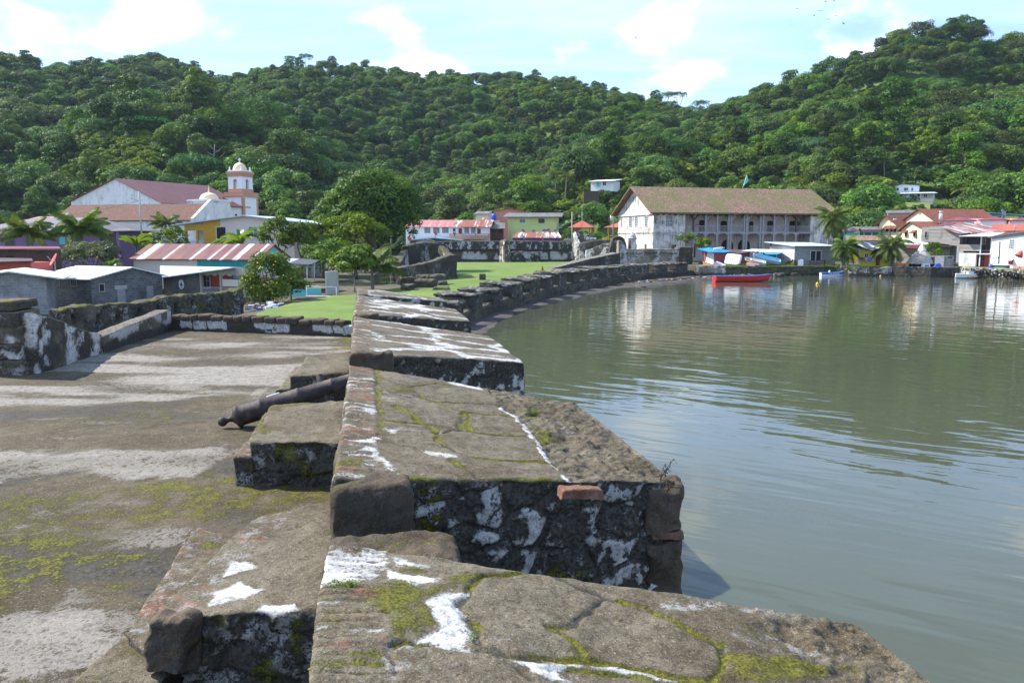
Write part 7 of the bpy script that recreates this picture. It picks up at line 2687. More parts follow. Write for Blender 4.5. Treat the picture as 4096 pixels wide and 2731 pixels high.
 for i, (px, py, Y, r, fa, m, lab) in enumerate(((1741, 933, 152.6, .62, .9, 'dish_red', 'red satellite dish on the peak of the blue-edged roof'), (1637, 955, 152.8, .62, .8, 'dish_red', 'red satellite dish at the left end of the blue-edged roof'), (1653, 948, 153.2, .6, 1.0, 'dish_grey', 'grey-purple satellite dish beside the red one at the left end of the blue-edged roof'),
             (2092, 924, 155, .55, .9, 'dish_red', 'red satellite dish on the left part of the pale green house front'), (2195, 921, 155, .55, .9, 'dish_red', 'red satellite dish near the white vent of the pale green house'), (2094, 950, 150.9, .5, .9, 'dish_grey', 'grey satellite dish on the rust-streaked low roof'), (2169, 955, 150.8, .5, .9, 'dish_red', 'red satellite dish at the lower edge of the rust-streaked low roof'))):
  dish(px, py, Y, r * .8, fa, m, lab)
 t = thing('water_tank', atY(1976, 880, 166), 'round blue plastic water tank on a roof behind the town houses', 'water tank')
 a = atY(1976, 881, 166)
 b = MB()
 b.lathe([(0, a[2]), (.52, a[2]), (.55, a[2] + .95), (.45, a[2] + 1.15), (.2, a[2] + 1.3), (.16, a[2] + 1.42), (0, a[2] + 1.43)], (a[0], a[1], 0), 20)
 b.build('tank', M['blue'], t)
 b = MB(Frame((a[0], a[1], 0)))
 b.box(-1.0, 1.2, -.6, .8, .7, a[2] - .004)
 b.build('stand', M['concrete'], t)
 t = thing('water_tank', atY(1936, 880, 166), 'small yellow tank left of the blue water tank', 'water tank')
 a = atY(1936, 882, 166)
 b = MB()
 b.lathe([(0, a[2]), (.36, a[2]), (.38, a[2] + .35), (.2, a[2] + .5), (0, a[2] + .52)], (a[0], a[1], 0), 16)
 b.build('tank', M['amber'], t)
 b = MB(Frame((a[0], a[1], 0)))
 b.box(-.5, .5, -.5, .5, .7, a[2] - .004)
 b.build('stand', M['concrete'], t)
 t = thing('brick_red_house', atY(2030, 860, 190), 'brick red house with a dark roof frame, behind the pale green house', 'house')
 f = frame_px(1952, 190, 2095, 188, .7)
 pk = f.hit(2035, 836)
 gable_front(t, f, f.W, 5, f.hit(1952, 850)[1], pk[0], pk[1], f.hit(2095, 848)[1], 'salmon', 'zinc_orange', .3, .4)
 b = MB(f)
 a, c = f.hit(1990, 830), f.hit(2058, 815)
 b.box(a[0], c[0], 1, 4, c[1] - .15, c[1])
 for u in (a[0] + .1, (a[0] + c[0]) / 2, c[0] - .1):
  b.box(u - .1, u + .1, 1, 1.2, pk[1] - .5, c[1] - .15)
 b.build('roof_frame', M['wood_brown'], t)
 t = thing('grey_roof_house', atY(1925, 860, 186), 'small cream house with a grey roof, left of the brick red house', 'house')
 f = frame_px(1903, 186, 1952, 185, .7)
 gable_side(t, f, f.W, 4, f.hit(1925, 856)[1], f.hit(1925, 846)[1], 'beige', 'zinc_grey')

 zg = 4.75
 t = thing('kiosk', atY(2318, 940, 172), 'open kiosk with a red tiled pyramid roof, behind the white pickup', 'kiosk')
 f = frame_px(2282, 172, 2362, 171, zg - zg)
 hip(t, f, f.W, 5, f.hit(2320, 911)[1], f.hit(2310, 887)[1] + .3, None, 'zinc_orange', .5)
 posts(t, f, [.3, f.W * .5, f.W - .3], .3, zg, f.hit(2320, 911)[1], 'salmon', .14)
 posts(t, f, [.3, f.W - .3], 4.6, zg, f.hit(2320, 911)[1], 'salmon', .14)
 b = MB(f)
 b.box(.3, f.W - .3, .25, .5, zg, zg + .8)
 b.box(.3, 1.2, 3.5, 3.7, zg, f.hit(2320, 914)[1])
 b.build('counter', M['salmon'], t)
 t = thing('kiosk', atY(2455, 935, 166), 'peach kiosk with a red hip roof, partly hidden by the white gable', 'kiosk')
 f = frame_px(2422, 168, 2520, 166, 0.0)
 hip(t, f, f.W, 5, f.hit(2440, 911)[1], f.hit(2470, 888)[1], None, 'zinc_orange', .4)
 posts(t, f, [.5, 1.6, 2.7], .3, zg, f.hit(2440, 911)[1], 'peach', .2)
 b = MB(f)
 b.box(.2, f.W, .25, .5, zg, zg + 1.0)
 b.build('counter', M['peach'], t)

middle_town()

def car(name, px0, px1, Y, zg, kind, paint, label, cat):
 a, c = atY(px0, 950, Y)[0], atY(px1, 950, Y)[0]
 L = c - a
 t = thing(name, (a + L / 2, Y, zg), label, cat)
 s = L
 f = Frame((a, Y - .17 * L, zg))
 W = .34 * L
 b = MB(f)
 if kind == 'pickup':
  prof = [(0.01, .06), (.99, .06), (1.0, .19), (.60, .195), (.58, .335), (.40, .345), (.30, .22), (.04, .19), (0.0, .14)]
 else:
  prof = [(0.01, .06), (.99, .06), (1.0, .20), (.93, .33), (.45, .345), (.33, .22), (.06, .19), (0.0, .14)]
 b.prism([(x * s, z * s) for x, z in prof], 0, W)
 b.build('body', M[paint], t)
 b = MB(f)
 if kind == 'pickup':
  q = [[(.34, .225), (.445, .225), (.445, .325), (.405, .325)], [(.46, .225), (.565, .225), (.565, .325), (.46, .325)]]
 else:
  q = [[(.37, .225), (.52, .225), (.52, .325), (.46, .325)], [(.54, .225), (.70, .225), (.70, .325), (.54, .325)], [(.72, .225), (.92, .225), (.89, .325), (.72, .325)]]
 for poly in q:
  b.prism([(x * s, z * s) for x, z in poly], -.012, W + .012)
 b.build('window', M['pane'], t)
 for x in (.19, .80):
  for v in (-.01, W - .07 * s + .01):
   b = MB(f)
   b.lathe([(0, 0), (.068 * s, 0), (.075 * s, .012 * s), (.075 * s, .058 * s), (.068 * s, .07 * s), (0, .07 * s)], (x * s, v, .075 * s), 18, (0, 1, 0))
   w = b.build('wheel', M['black'], t)
   b = MB(f)
   b.lathe([(0, -.006), (.042 * s, -.006), (.042 * s, .075 * s), (0, .075 * s)], (x * s, v, .075 * s), 14, (0, 1, 0))
   b.build('rim', M['metal_white'], w)
 for v in (.04 * s, W - .09 * s):
  b = MB(f)
  b.box(-.005, .04, v, v + .05 * s, .14 * s, .17 * s)
  b.build('headlight', M['metal_white'], t)
 return t

def street_things():
 zg = 4.75
 car('pickup_truck', 2318, 2384, 165, zg + .02, 'pickup', 'car_white', 'white double-cab pickup parked behind the fort wall', 'pickup')
 car('parked_car', 2411, 2462, 162, zg + .02, 'hatch', 'car_yellow', 'yellow car parked left of the customs house', 'car')
 car('parked_van', 2258, 2286, 170, zg + .02, 'hatch', 'car_white', 'white van parked left of the grey pole beside the gate pier', 'van')
 pole('utility_pole', 2287, 149, 848, 1000, .13, 'concrete', 'grey concrete utility pole behind the broken gate pier', 'utility pole')
 pole('street_lamp', 2327, 168, 846, 955, .08, 'metal', 'thin grey street lamp pole in front of the red kiosk roof', 'street lamp', [('lamp', 2319, 867, 868)])
 pole('utility_pole', 2452, 152, 845, 955, .15, 'wood_grey', 'wooden utility pole with a white transformer, left of the white gable', 'utility pole', [('tank', 2446, 873, 873)])
 pole('bamboo_pole', 2437, 140, 900, 975, .06, 'palm', 'thin greenish pole left of the transformer pole', 'pole')
 pole('bamboo_pole', 2037, 145.0, 878, 1052, .07, 'palmbark', 'thin leaning greenish pole in front of the fort wall, beside the round-topped gate pier', 'pole')
 pole('bamboo_pole', 2292, 142.5, 950, 1052, .09, 'palmbark', 'yellowish post against the broken white gate pier', 'pole')
 for i, (px, lab) in enumerate(((2342, 'first small black iron post on the fort wall, left end'), (2357, 'second small black iron post on the fort wall'), (2391, 'third small black iron post on the fort wall'), (2430, 'rightmost small black iron post on the fort wall'))):
  a, c = atY(px, 962, 140.5), atY(px, 938, 140.5)
  b = MB()
  b.tube([tuple(a), tuple(c)], .05, 6)
  b.lathe([(0, -.12), (.1, 0), (.06, .12), (0, .2)], tuple(c), 8)
  tag(b.build('iron_post', M['black']), lab, 'post', 'iron posts along the fort wall')
 t = thing('hill_house', atY(2405, 745, 216), 'small turquoise and white house on the slope, with a white roof', 'house')
 f = frame_px(2360, 218, 2450, 215, 0.0)
 zb, h = f.hit(2400, 752)[1] - 1.0, f.hit(2400, 725)[1]
 f.o[2] = 0
 b = MB(f)
 b.box(0, f.W, 0, 5, zb, h)
 b.build('wall', M['white'], t)
 b = MB(f)
 b.slab([(-.4, -1.2, h - .05), (f.W + .8, -1.2, h - .05), (f.W + .8, 5.5, h + .75), (-.4, 5.5, h + .75)], .1)
 b.build('roof', M['zinc'], t)
 panel(t, f, 2386, 728, 2402, 748, 'turq', 'wall_panel')
 window(t, f, 2386, 729, 2398, 744, 'pane_grey', 'wood_white', (2, 1))
 window(t, f, 2412, 729, 2424, 742, 'pane', 'wood_white', (2, 1))
 b = MB(frame_px(2332, 213, 2392, 213, 0.0))
 b.box(0, b.f.W, 0, 2, zb - 3.5, zb - .02)
 b.build('terrace_wall', M['wood_brown'], t)
 q = atZ(1603, 1140, .8)
 person((q[0], q[1], .78), .62, 'walk', math.radians(60), 'shirt', 'jeans', 'person in a yellow top and blue jeans standing beside the creek')
 q = atY(2170, 1087, 69.0)
 person((q[0], 69.6, q[2] - .34), .62, 'sit', math.radians(20), 'shirt', 'jeans', 'person in a yellow shirt and dark cap sitting on the low sea battery')
 q = atY(1818, 946, 156.4)
 person((q[0], 156.4, q[2]), .72, 'stand', 0.3, 'cloth_d', 'jeans', 'person in a white shirt standing on the peach balcony')

def skin_body(name, joints, edges, mat, parent, M4):
 me = bpy.data.meshes.new(name)
 co = [(M4 @ Vector(j[0])) for j in joints]
 off = Vector(LOC[parent.name])
 me.from_pydata([tuple(c - off) for c in co], edges, [])
 me.materials.append(mat)
 o = bpy.data.objects.new(name, me)
 COL.objects.link(o)
 o.parent = parent
 m = o.modifiers.new('skin', 'SKIN')
 m.use_smooth_shade = True
 sc = M4.to_scale()[0]
 for i, j in enumerate(joints):
  me.skin_vertices[0].data[i].radius = (j[1] * sc, (j[2] if len(j) > 2 else j[1]) * sc)
 me.skin_vertices[0].data[0].use_root = True
 s = o.modifiers.new('sub', 'SUBSURF')
 s.levels = s.render_levels = 1
 LOC[o.name] = LOC[parent.name]
 return o

def person(loc, scale, pose, yaw, top, legs, label):
 t = thing('person', loc, label, 'person')
 M4 = Matrix.Translation(Vector(loc)) @ Matrix.Rotation(yaw, 4, 'Z') @ Matrix.Scale(scale, 4)
 if pose == 'sit':
  hip, knee, ankle = 0.42, (.10, -.42, .46), (.10, -.44, .06)
  kneeR, ankleR = (-.11, -.40, .44), (-.12, -.46, .05)
  dz = hip - .90
  lean = -.10
 else:
  dz, lean = 0.0, (-.10 if pose == 'walk' else 0.0)
  st = .17 if pose == 'walk' else .02
  hip, knee, ankle = .90, (.10, -st * .6 - .03, .49), (.10, -st, .08)
  kneeR, ankleR = (-.10, st * .4 - .03, .49), (-.10, st + .05, .09)
 y = lambda z: lean * (z - .9)
 T = lambda x, z, yy=0: (x, y(z) + yy, z + dz)
 J = [(T(0, .92), .115, .10), (T(0, 1.12), .115, .085), (T(0, 1.36), .14, .095), (T(0, 1.47), .06), (T(0, 1.56), .075, .085), (T(0, 1.66), .068, .082),
   (T(.19, 1.39), .052), (T(.25, 1.12), .042), (T(.23, .90, -.12), .032), (T(.22, .82, -.16), .036, .022),
   (T(-.19, 1.39), .052), (T(-.25, 1.12), .042), (T(-.23, .90, -.10), .032), (T(-.22, .82, -.14), .036, .022),
   (T(.09, .88), .085), (knee, .058), (ankle, .04), ((ankle[0], ankle[1] - .15, ankle[2] - .05), .035),
   (T(-.09, .88), .085), (kneeR, .058), (ankleR, .04), ((ankleR[0], ankleR[1] - .15, ankleR[2] - .05), .035)]
 E = [(0, 1), (1, 2), (2, 3), (3, 4), (4, 5), (2, 6), (6, 7), (7, 8), (8, 9), (2, 10), (10, 11), (11, 12), (12, 13), (0, 14), (14, 15), (15, 16), (16, 17), (0, 18), (18, 19), (19, 20), (20, 21)]
 skin_body('body', J, E, M['skin'], t, M4)
 g = 1.16
 sh = [(J[0][0], .13, .115), (J[1][0], .135, .105), (J[2][0], .16, .115), (J[6][0], .068), (tuple(np.array(J[6][0]) * .4 + np.array(J[7][0]) * .6), .062), (J[10][0], .068), (tuple(np.array(J[10][0]) * .4 + np.array(J[11][0]) * .6), .062)]
 skin_body('shirt', sh, [(0, 1), (1, 2), (2, 3), (3, 4), (2, 5), (5, 6)], M[top], t, M4)
 tr = [(tuple(np.array(J[0][0]) + (0, 0, -.01)), .128, .112), (J[14][0], .098), (J[15][0], .072), (J[16][0], .056), (J[18][0], .098), (J[19][0], .072), (J[20][0], .056)]
 skin_body('trousers', tr, [(0, 1), (1, 2), (2, 3), (0, 4), (4, 5), (5, 6)], M[legs], t, M4)
 b = MB()
 c = M4 @ Vector(J[5][0])
 r = .092 * scale
 b.lathe([(r * 1.02, -.02 * scale), (r * 1.02, .03 * scale), (r * .85, .085 * scale), (r * .45, .115 * scale), (0, .122 * scale)], (c[0], c[1] + .012 * scale, c[2]), 12)
 b.build('hair', M['hair'], t)
 return t

street_things()
# customs house
def customs_house():
 t = thing('customs_house', atY(2950, 1000, 136), 'long two-storey colonial customs house with a mossy tiled roof and a timber gallery', 'building')
 f = frame_px(2612, 132, 3330, 141, 0.6)
 f.o[2] = 0.0
 L = f.W
 D = 15.0
 z = lambda px, py, v=0.0: f.hit(px, py, v)
 h = z(2700, 846)[1]
 hp = 14.0
 g0, g1 = z(2741, 900)[0], z(3242, 900)[0]
 zf = z(2741, 929)[1]
 G = 3.2
 b = MB(f)
 b.box(0, g0, 0, D, 0, h)
 b.mesh([(0, 0, h), (0, D, h), (0, D / 2, hp - .15)], [(0, 1, 2)])
 b.build('wall', M['aduana'], t)
 b = MB(f)
 b.box(g1, L, 0, D, 0, h)
 b.mesh([(L, 0, h), (L, D, h), (L, D / 2, hp - .15)], [(0, 2, 1)])
 b.build('wall', M['aduana'], t)
 b = MB(f)
 b.box(g0 + .004, g1 - .004, G, D, 0, h)
 b.build('gallery_wall', M['aduana_dim'], t)
 b = MB(f)
 o, e = 1.1, .2
 s = (hp - h) / (D / 2)
 b.slab([(-o, -o, h - s * o * .6 + e), (L + o * .5, -o, h - s * o * .6 + e), (L + o * .5, D / 2, hp + e), (-o, D / 2, hp + e)], .22)
 b.slab([(-o, D / 2 + .003, hp + e), (L + o * .5, D / 2 + .003, hp + e), (L + o * .5, D + o, h - s * o * .6 + e), (-o, D + o, h - s * o * .6 + e)], .22)
 r = b.build('roof', M['tiles_moss'], t)
 b = MB(f)
 for k in range(34):
  u = -o + (L + 1.5 * o) * (k + .5) / 34
  b.box(u - .08, u + .08, -o + .05, .3, h - .62, h - .44)
 b.build('rafters', M['wood_brown'], r)
 b = MB(f)
 b.box(-.08, g0, -.12, .01, zf - .12, zf + .12)
 b.box(g1, L + .05, -.12, .01, zf - .12, zf + .12)
 b.box(-.10, g0, -.16, .01, h - .75, h - .5)
 b.build('cornice', M['aduana'], t)
 gb = Frame(f.P(0, D, 0), f.yaw - math.pi / 2)
 b = MB(gb)
 b.box(-.05, D - .01, -.13, .01, zf - .12, zf + .12)
 b.box(-.1, D - .01, -.18, .01, h - .55, h - .25)
 b.build('cornice', M['aduana'], t)
 b = MB(f)
 b.box(g0 + .01, g1 - .01, -.5, G - .01, zf - .22, zf)
 b.build('gallery_floor', M['wood_grey'], t)
 pxs = [2773, 2822, 2868, 2914, 2923, 2976, 2986, 3041, 3051, 3096, 3140, 3184]
 us = [z(p, 900, -.3)[0] for p in pxs]
 for u in us:
  b = MB(f)
  b.box(u - .13, u + .13, -.43, -.17, zf, h - .2)
  q = h - .3
  b.mesh([(u - .09, -.22, q - 1.0), (u + .09, -.22, q - 1.0), (u + .09, 1.2, q), (u - .09, 1.2, q), (u - .09, -.22, q - .75), (u + .09, -.22, q - .75), (u + .09, .95, q), (u - .09, .95, q)], [(0, 1, 2, 3), (7, 6, 5, 4), (0, 4, 5, 1), (1, 5, 6, 2), (2, 6, 7, 3), (3, 7, 4, 0)])
  b.mesh([(u + .05, -.36, q - 1.1), (u + .05, -.24, q - 1.1), (u + .95, -.24, q), (u + .95, -.36, q), (u + .28, -.36, q - 1.1), (u + .28, -.24, q - 1.1), (u + 1.2, -.24, q), (u + 1.2, -.36, q)], [(0, 1, 2, 3), (7, 6, 5, 4), (0, 4, 5, 1), (1, 5, 6, 2), (2, 6, 7, 3), (3, 7, 4, 0)])
  b.build('gallery_post', M['wood_brown'] if u in (us[0], us[11]) else M['wood_grey'], t)
  b = MB(f)
  b.box(u - .17, u + .17, -.47, -.13, 0.9, zf - .4)
  b.box(u - .5, u + .5, -.5, -.1, zf - .42, zf - .23)
  b.build('column', M['wood_grey'], t)
 edges = [g0 + .05] + us + [g1 - .1]
 for a, c in zip(edges[:-1], edges[1:]):
  if c - a > .8:
   railing(t, f, a + .14, c - .14, -.3, zf + .06, z(2900, 903, -.3)[1], 'wood_grey', max(3, int((c - a) / .26)))
 for px0, px1, py0, py1 in ((2796, 2817, 881, 925), (2882, 2907, 884, 925), (2996, 3012, 886, 925), (3069, 3093, 884, 925), (3158, 3197, 884, 928), (3205, 3221, 882, 928)):
  u0, w1 = z(px0, py0, G)
  u1, _ = z(px1, py1, G)
  b = MB(f)
  n = 6
  c, rr = (u0 + u1) / 2, (u1 - u0) / 2
  b.prism([(u0, zf), (u1, zf)] + [(c + rr * math.cos(math.pi * i / n), w1 - .25 + .3 * math.sin(math.pi * i / n)) for i in range(n + 1)], G - .03, G + .01)
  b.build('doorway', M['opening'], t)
 for px0, px1, py0 in ((2885, 2933, 957), (2952, 3000, 957)):
  u0, w1 = z(px0, py0, G)
  u1, _ = z(px1, py0, G)
  b = MB(f)
  b.prism(arch_poly(u0 - .35, u1 + .35, .6, w1 + .35, 12), G - .06, G + .01)
  o2 = b.build('arch_surround', M['aduana_dim'], t)
  b = MB(f)
  b.prism(arch_poly(u0, u1, .6, w1, 12), G - .09, G - .02)
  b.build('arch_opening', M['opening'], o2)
 for px0, px1 in ((3031, 3039), (3081, 3091), (2824, 2838), (2770, 2781)):
  panel(t, f, px0, 973, px1, 1030, 'wood_brown', 'door', G)
 panel(t, f, 2782, 897, 2800, 908, 'redshack', 'planter', -.1 + .5)
 window(t, f, 2664, 864, 2687, 905, 'pane_grey', 'aduana', (3, 3), fw=.12)
 window(t, f, 2685, 979, 2704, 996, 'wood_brown', 'aduana_dim', (3, 1), fw=.05)
 for px in (2622, 2650, 2703):
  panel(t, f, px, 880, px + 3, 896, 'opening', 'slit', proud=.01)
 z2 = lambda px, py: gb.hit(px, py)
 for px0, px1 in ((2484, 2489), (2518, 2527), (2541, 2550), (2581, 2590)):
  window(t, gb, px0, 866, px1, 904, 'pane_grey', 'aduana', (2, 4), fw=.10)
 for px0, px1 in ((2541, 2547), (2579, 2586)):
  panel(t, gb, px0, 976, px1, 995, 'wood_brown', 'small_window', proud=.02)
 p = f.P(z(2967, 800, D / 2)[0], D / 2, hp + .2)
 t = thing('flag', p, 'pale teal and white flag hanging limp from a pole on the tiled ridge', 'flag')
 b = MB()
 b.tube([tuple(p + (0, 0, -.2)), tuple(p + (.75, 0, 2.3))], .05, 6)
 b.build('flagpole', M['metal_white'], t)
 b = MB()
 V, F = [], []
 for i in range(7):
  s = i / 6
  c = p + (.75 - .75 * .72 * s, 0, 2.3 - 2.5 * .66 * s)
  w = .06 + .42 * math.sin(math.pi * min(1, s * 1.05 + .1))
  V += [tuple(c + (.0, -.05, 0)), tuple(c + (w * .5, -.05 + .1 * math.sin(s * 5), -.15)), tuple(c + (w, -.02 + .08 * math.sin(s * 6 + 1), -.3))]
 for i in range(6):
  for j in (0, 1):
   k = i * 3 + j
   F.append((k, k + 1, k + 4, k + 3))
 b.mesh(V + [(x, y + .015, q) for x, y, q in V], F + [tuple(q + len(V) for q in x[::-1]) for x in F])
 b.build('cloth', M['turq'], t)

customs_house()

# shore: sea walls, shacks, boats
QZ = 1.40

def shore_ground():
 xy = [atY(px, 1095, Y)[:2] for px, Y in QUAY]
 far = [(20.0, 128.0), (22.0, 200.0), (300.0, 200.0), (300.0, 60.0)]
 poly = xy + far[::-1]
 bm = bmesh.new()
 vs = [bm.verts.new((x, y, QZ - .06)) for x, y in poly]
 fc = bm.faces.new(vs)
 ex = bmesh.ops.extrude_face_region(bm, geom=[fc])
 bmesh.ops.translate(bm, vec=(0, 0, -2), verts=[v for v in ex['geom'] if isinstance(v, bmesh.types.BMVert)])
 bmesh.ops.recalc_face_normals(bm, faces=bm.faces)
 bmesh.ops.triangulate(bm, faces=bm.faces)
 me = bpy.data.meshes.new('quay_ground')
 bm.to_mesh(me)
 bm.free()
 me.materials.append(M['ground'])
 o = bpy.data.objects.new('quay_ground', me)
 COL.objects.link(o)
 tag(o, kind='structure')
 spec = [(0, 1, QZ + .05, 'pale stained concrete sea wall below the blue-roofed red shack', 'concrete_wall'), (1, 5, QZ - .1, 'low dark stone bank with grass on top, below the beached boats', 'bank'), (5, 7, QZ - .1, 'rough pale rubble sea wall below the yellow house', 'rubble'),
   (7, 9, QZ + .02, 'dark block quay below the thatched hut', 'dark'), (9, 12, QZ + .0, 'stone quay wall hung with old tyres, at the right end of the shore', 'quay')]
 for k, (a, c, zt, lab, kind) in enumerate(spec):
  t = thing('sea_wall', (xy[a][0], xy[a][1], 0), lab, 'sea wall')
  for i in range(a, c):
   p, q = np.array(xy[i]), np.array(xy[i + 1])
   d = q - p
   L = np.linalg.norm(d)
   fr = Frame((p[0], p[1], 0), math.atan2(d[1], d[0]))

   def at(P, code, kind=kind, k=k):
    lime = {'concrete_wall': 1.5, 'bank': .15, 'rubble': 1.5, 'dark': .25, 'quay': 1.2}[kind]
    A = weather(P, code, 700 + k, {'bank': 1.6}.get(kind, .4), lime, {'concrete_wall': .3, 'dark': 1.0, 'rubble': .35, 'quay': .4}.get(kind, .7), .8)
    wet = sstep(.55, .25, P[:, 2] + .3 * (fbm(P * 3, 5, 3) - .5))
    A[:, 2] = np.maximum(A[:, 2], wet)
    A[:, 1] *= 1 - wet
    if kind == 'bank':
     A[code == 0, 0] = 1
    return A
   rub = kind in ('bank', 'rubble', 'quay')

   def rel(P, code, k=k):
    _, e, rid = cells(P[:, [0, 2]], .5, .33, 710 + k)
    return np.where(code == 1, .16 * (rid - .5) - .12 * sstep(.2, .03, e), 0)
   rock('wall_section', fr, (L + .1, .8, zt + .8), M['stone_far' if kind in ('bank', 'dark') else 'stone_pale'], t, .12, 700 + k + i, .06, (.10 if rub else .04, .05, .02), lambda Q: Q + np.array([0, -.06, -.8]), at, rel if rub else None)
 rg = random.Random(5)
 for k in range(9):
  f = rg.random()
  px = rg.choice([2890, 2925, 2960, 3005, 3050, 3065, 3120, 3180, 3300]) + rg.uniform(-6, 6)
  q = atZ(px, 1105 + rg.uniform(-2, 3), 0)
  s = rg.uniform(.25, .65) if k != 4 else .8
  o = quad_rock('shore_rock', [(q[0] - s, q[1] - .3), (q[0] + s, q[1] - .3), (q[0] + s * .9, q[1] + .4), (q[0] - s * .9, q[1] + .4)], -.3, s * .7, 'stone_far', None, .12, 730 + k, .2, (.12, .08, .02), mould(730 + k, .5, .3, .6, 1))
  tag(o, 'rounded rock at the foot of the grassy stone bank', 'rock', 'rocks at the foot of the grassy stone bank')
 b = MB()
 for k in range(240):
  a = rg.random()
  i = rg.random()
  x, y = 14 + 20 * i + rg.uniform(-1.2, 1.0), 90.5 + 20.0 * i ** .85 + rg.uniform(-1.6, 1.2)
  s = rg.uniform(.03, .16)
  b.m = rg.choice((0, 0, 0, 4, 4, 1, 2, 3) if rg.random() < .3 else (0, 0, 4))
  b.f = Frame((x, y, .12 + .15 * rg.random()), rg.uniform(0, 3))
  b.box(-s * 1.6, s * 1.6, -s * .5, s * .5, 0, s * .7)
 tag(b.build('litter', [M['wood_brown'], M['metal_white'], M['tarp_blue'], M['amber'], M['wood_grey']]), 'washed-up rubbish and sticks along the dark beach', kind='stuff')
 rgn = np.random.default_rng(9)
 n = 2600
 i = rgn.random(n)
 px = np.where(i < .55, rgn.uniform(2895, 3110, n), rgn.uniform(3110, 3420, n))
 P = np.array([atZ(p, q, QZ)[:2] for p, q in zip(px, np.interp(px, [2895, 3110, 3240, 3345, 3420], [1061, 1060, 1060, 1064, 1068]))])
 P[:, 1] -= rgn.uniform(-.8, 1.1, n)
 keep = fbm(np.c_[P * .8, P[:, 0] * 0], 3, 3) > np.where(px < 3100, .40, .50)
 P = P[keep]
 m = len(P)
 hgt = rgn.uniform(.12, .42, m)
 az = rgn.uniform(0, 6.28, m)
 w = .05
 base = np.c_[P, np.full(m, QZ - .12)]
 s = np.c_[np.cos(az), np.sin(az), az * 0] * w
 tip = base + np.c_[rgn.normal(0, .08, m), rgn.normal(0, .08, m), hgt]
 V = np.stack([base - s, base + s, tip + s * .2, tip - s * .2], 1).reshape(-1, 3)
 o = np_object('grass', V, np.arange(4 * m).reshape(m, 4), M['leaf_lime'], None, None, rgn.random(m), False)
 tag(o, 'rough grass along the top of the stone bank', kind='stuff')

shore_ground()

def hull(t, fr, L, W, H, mats, rocker=.12, bow=.95, seats=5, seatmat='amber', inner=None, stripe=None, flare=.78, transom=.75):
 n, m = 22, 7
 def sec(s):
  half = W / 2 * (transom + (1 - transom) * math.sin(math.pi * min(1, s * 1.1 + .05)) ** .7 if s < .55 else math.cos((s - .55) / .45 * math.pi / 2) ** .62 * 1.0)
  half = max(half, .015)
  sheer = H * (1 + .28 * max(0, (s - .45) / .55) ** 2 + .03 * (1 - s))
  keel = H * rocker * max(0, (s - .6) / .4) ** 2 * 3
  return half, sheer, keel
 def ringpts(s, inset=0.0):
  half, sheer, keel = sec(s)
  half = max(half - inset, .01)
  keel += inset
  ux = L * s + (L * .05 * (bow if s > .8 else 0)) * 0
  pts = []
  for j in range(-m, m + 1):
   a = abs(j) / m
   zz = keel + (sheer - keel) * a ** 1.6
   y = half * (1 if a == 1 else (flare * min(1, (a * 2.2)) ** .6 + (1 - flare) * a))
   x = ux + (s ** 6) * L * .07 * (zz - keel) / (sheer - keel + 1e-6)
   pts.append((x, math.copysign(y, j) if j else 0.0, zz))
  return pts
 def shell(inset, S):
  V, F = [], []
  k = 2 * m + 1
  for s in S:
   V += ringpts(s, inset)
  for i in range(len(S) - 1):
   for j in range(k - 1):
    F.append((i * k + j, i * k + j + 1, (i + 1) * k + j + 1, (i + 1) * k + j))
  return V, F, k
 S_ = [i / n for i in range(n + 1)]
 V, F, k = shell(0, S_)
 b = MB(fr)
 for fc in F:
  zc = sum(V[q][2] for q in fc) / 4
  xc = sum(V[q][0] for q in fc) / 4
  b.m = 1 if (stripe and stripe(xc / L, zc / H)) else 0
  b.smooth = True
  b.mesh([V[q] for q in fc], [(0, 1, 2, 3)])
 b.m = 0
 b.mesh(V[:k], [tuple(range(k))])
 b.build('hull', [M[mats[0]], M[mats[2] if len(mats) > 2 else mats[0]]], t)
 V2, F2, _ = shell(.05, [.015 + .95 * i / n for i in range(n + 1)])
 b = MB(fr)
 b.smooth = True
 b.mesh(V2, [f[::-1] for f in F2])
 b.mesh(V2[:k], [tuple(range(k))[::-1]])
 b.build('inside', M[inner or mats[1]], t)
 b = MB(fr)
 for sg in (0, k - 1):
  b.tube([V[i * k + sg] for i in range(n + 1)], .04, 6)
 b.tube([V[0], V[k - 1]], .04, 6)
 b.build('gunwale', M[mats[1]], t)
 for q in range(seats):
  s = .12 + .62 * q / max(1, seats - 1)
  half, sheer, keel = sec(s)
  b = MB(fr)
  b.box(L * s - .11, L * s + .11, -half + .04, half - .04, sheer - .14, sheer - .08)
  b.build('thwart', M[seatmat], t)

def tilted(fr, pitch, roll, o):
 R = Matrix.Rotation(fr.yaw, 3, 'Z') @ Matrix.Rotation(-pitch, 3, 'Y') @ Matrix.Rotation(roll, 3, 'X')
 g = Frame(o, fr.yaw)
 g.u, g.v, g.w = (np.array(R.col[i]) for i in range(3))
 return g

def text_on(t, s, p, yaw, size, mat, name, slant=0.0):
 cu = bpy.data.curves.new(name, 'FONT')
 cu.body = s
 cu.size = size
 cu.extrude = .004
 cu.align_x, cu.align_y = 'CENTER', 'CENTER'
 cu.materials.append(M[mat])
 o = bpy.data.objects.new(name, cu)
 COL.objects.link(o)
 o.parent = t
 o.location = tuple(np.array(p) - LOC[t.name])
 o.rotation_euler = (math.pi / 2 - slant, 0, yaw)
 bpy.context.view_layer.update()
 me = bpy.data.meshes.new_from_object(o.evaluated_get(bpy.context.evaluated_depsgraph_get()))
 q = bpy.data.objects.new(name, me)
 COL.objects.link(q)
 q.parent, q.location, q.rotation_euler = t, o.location, o.rotation_euler
 bpy.data.objects.remove(o)
 q.name = name
 return q

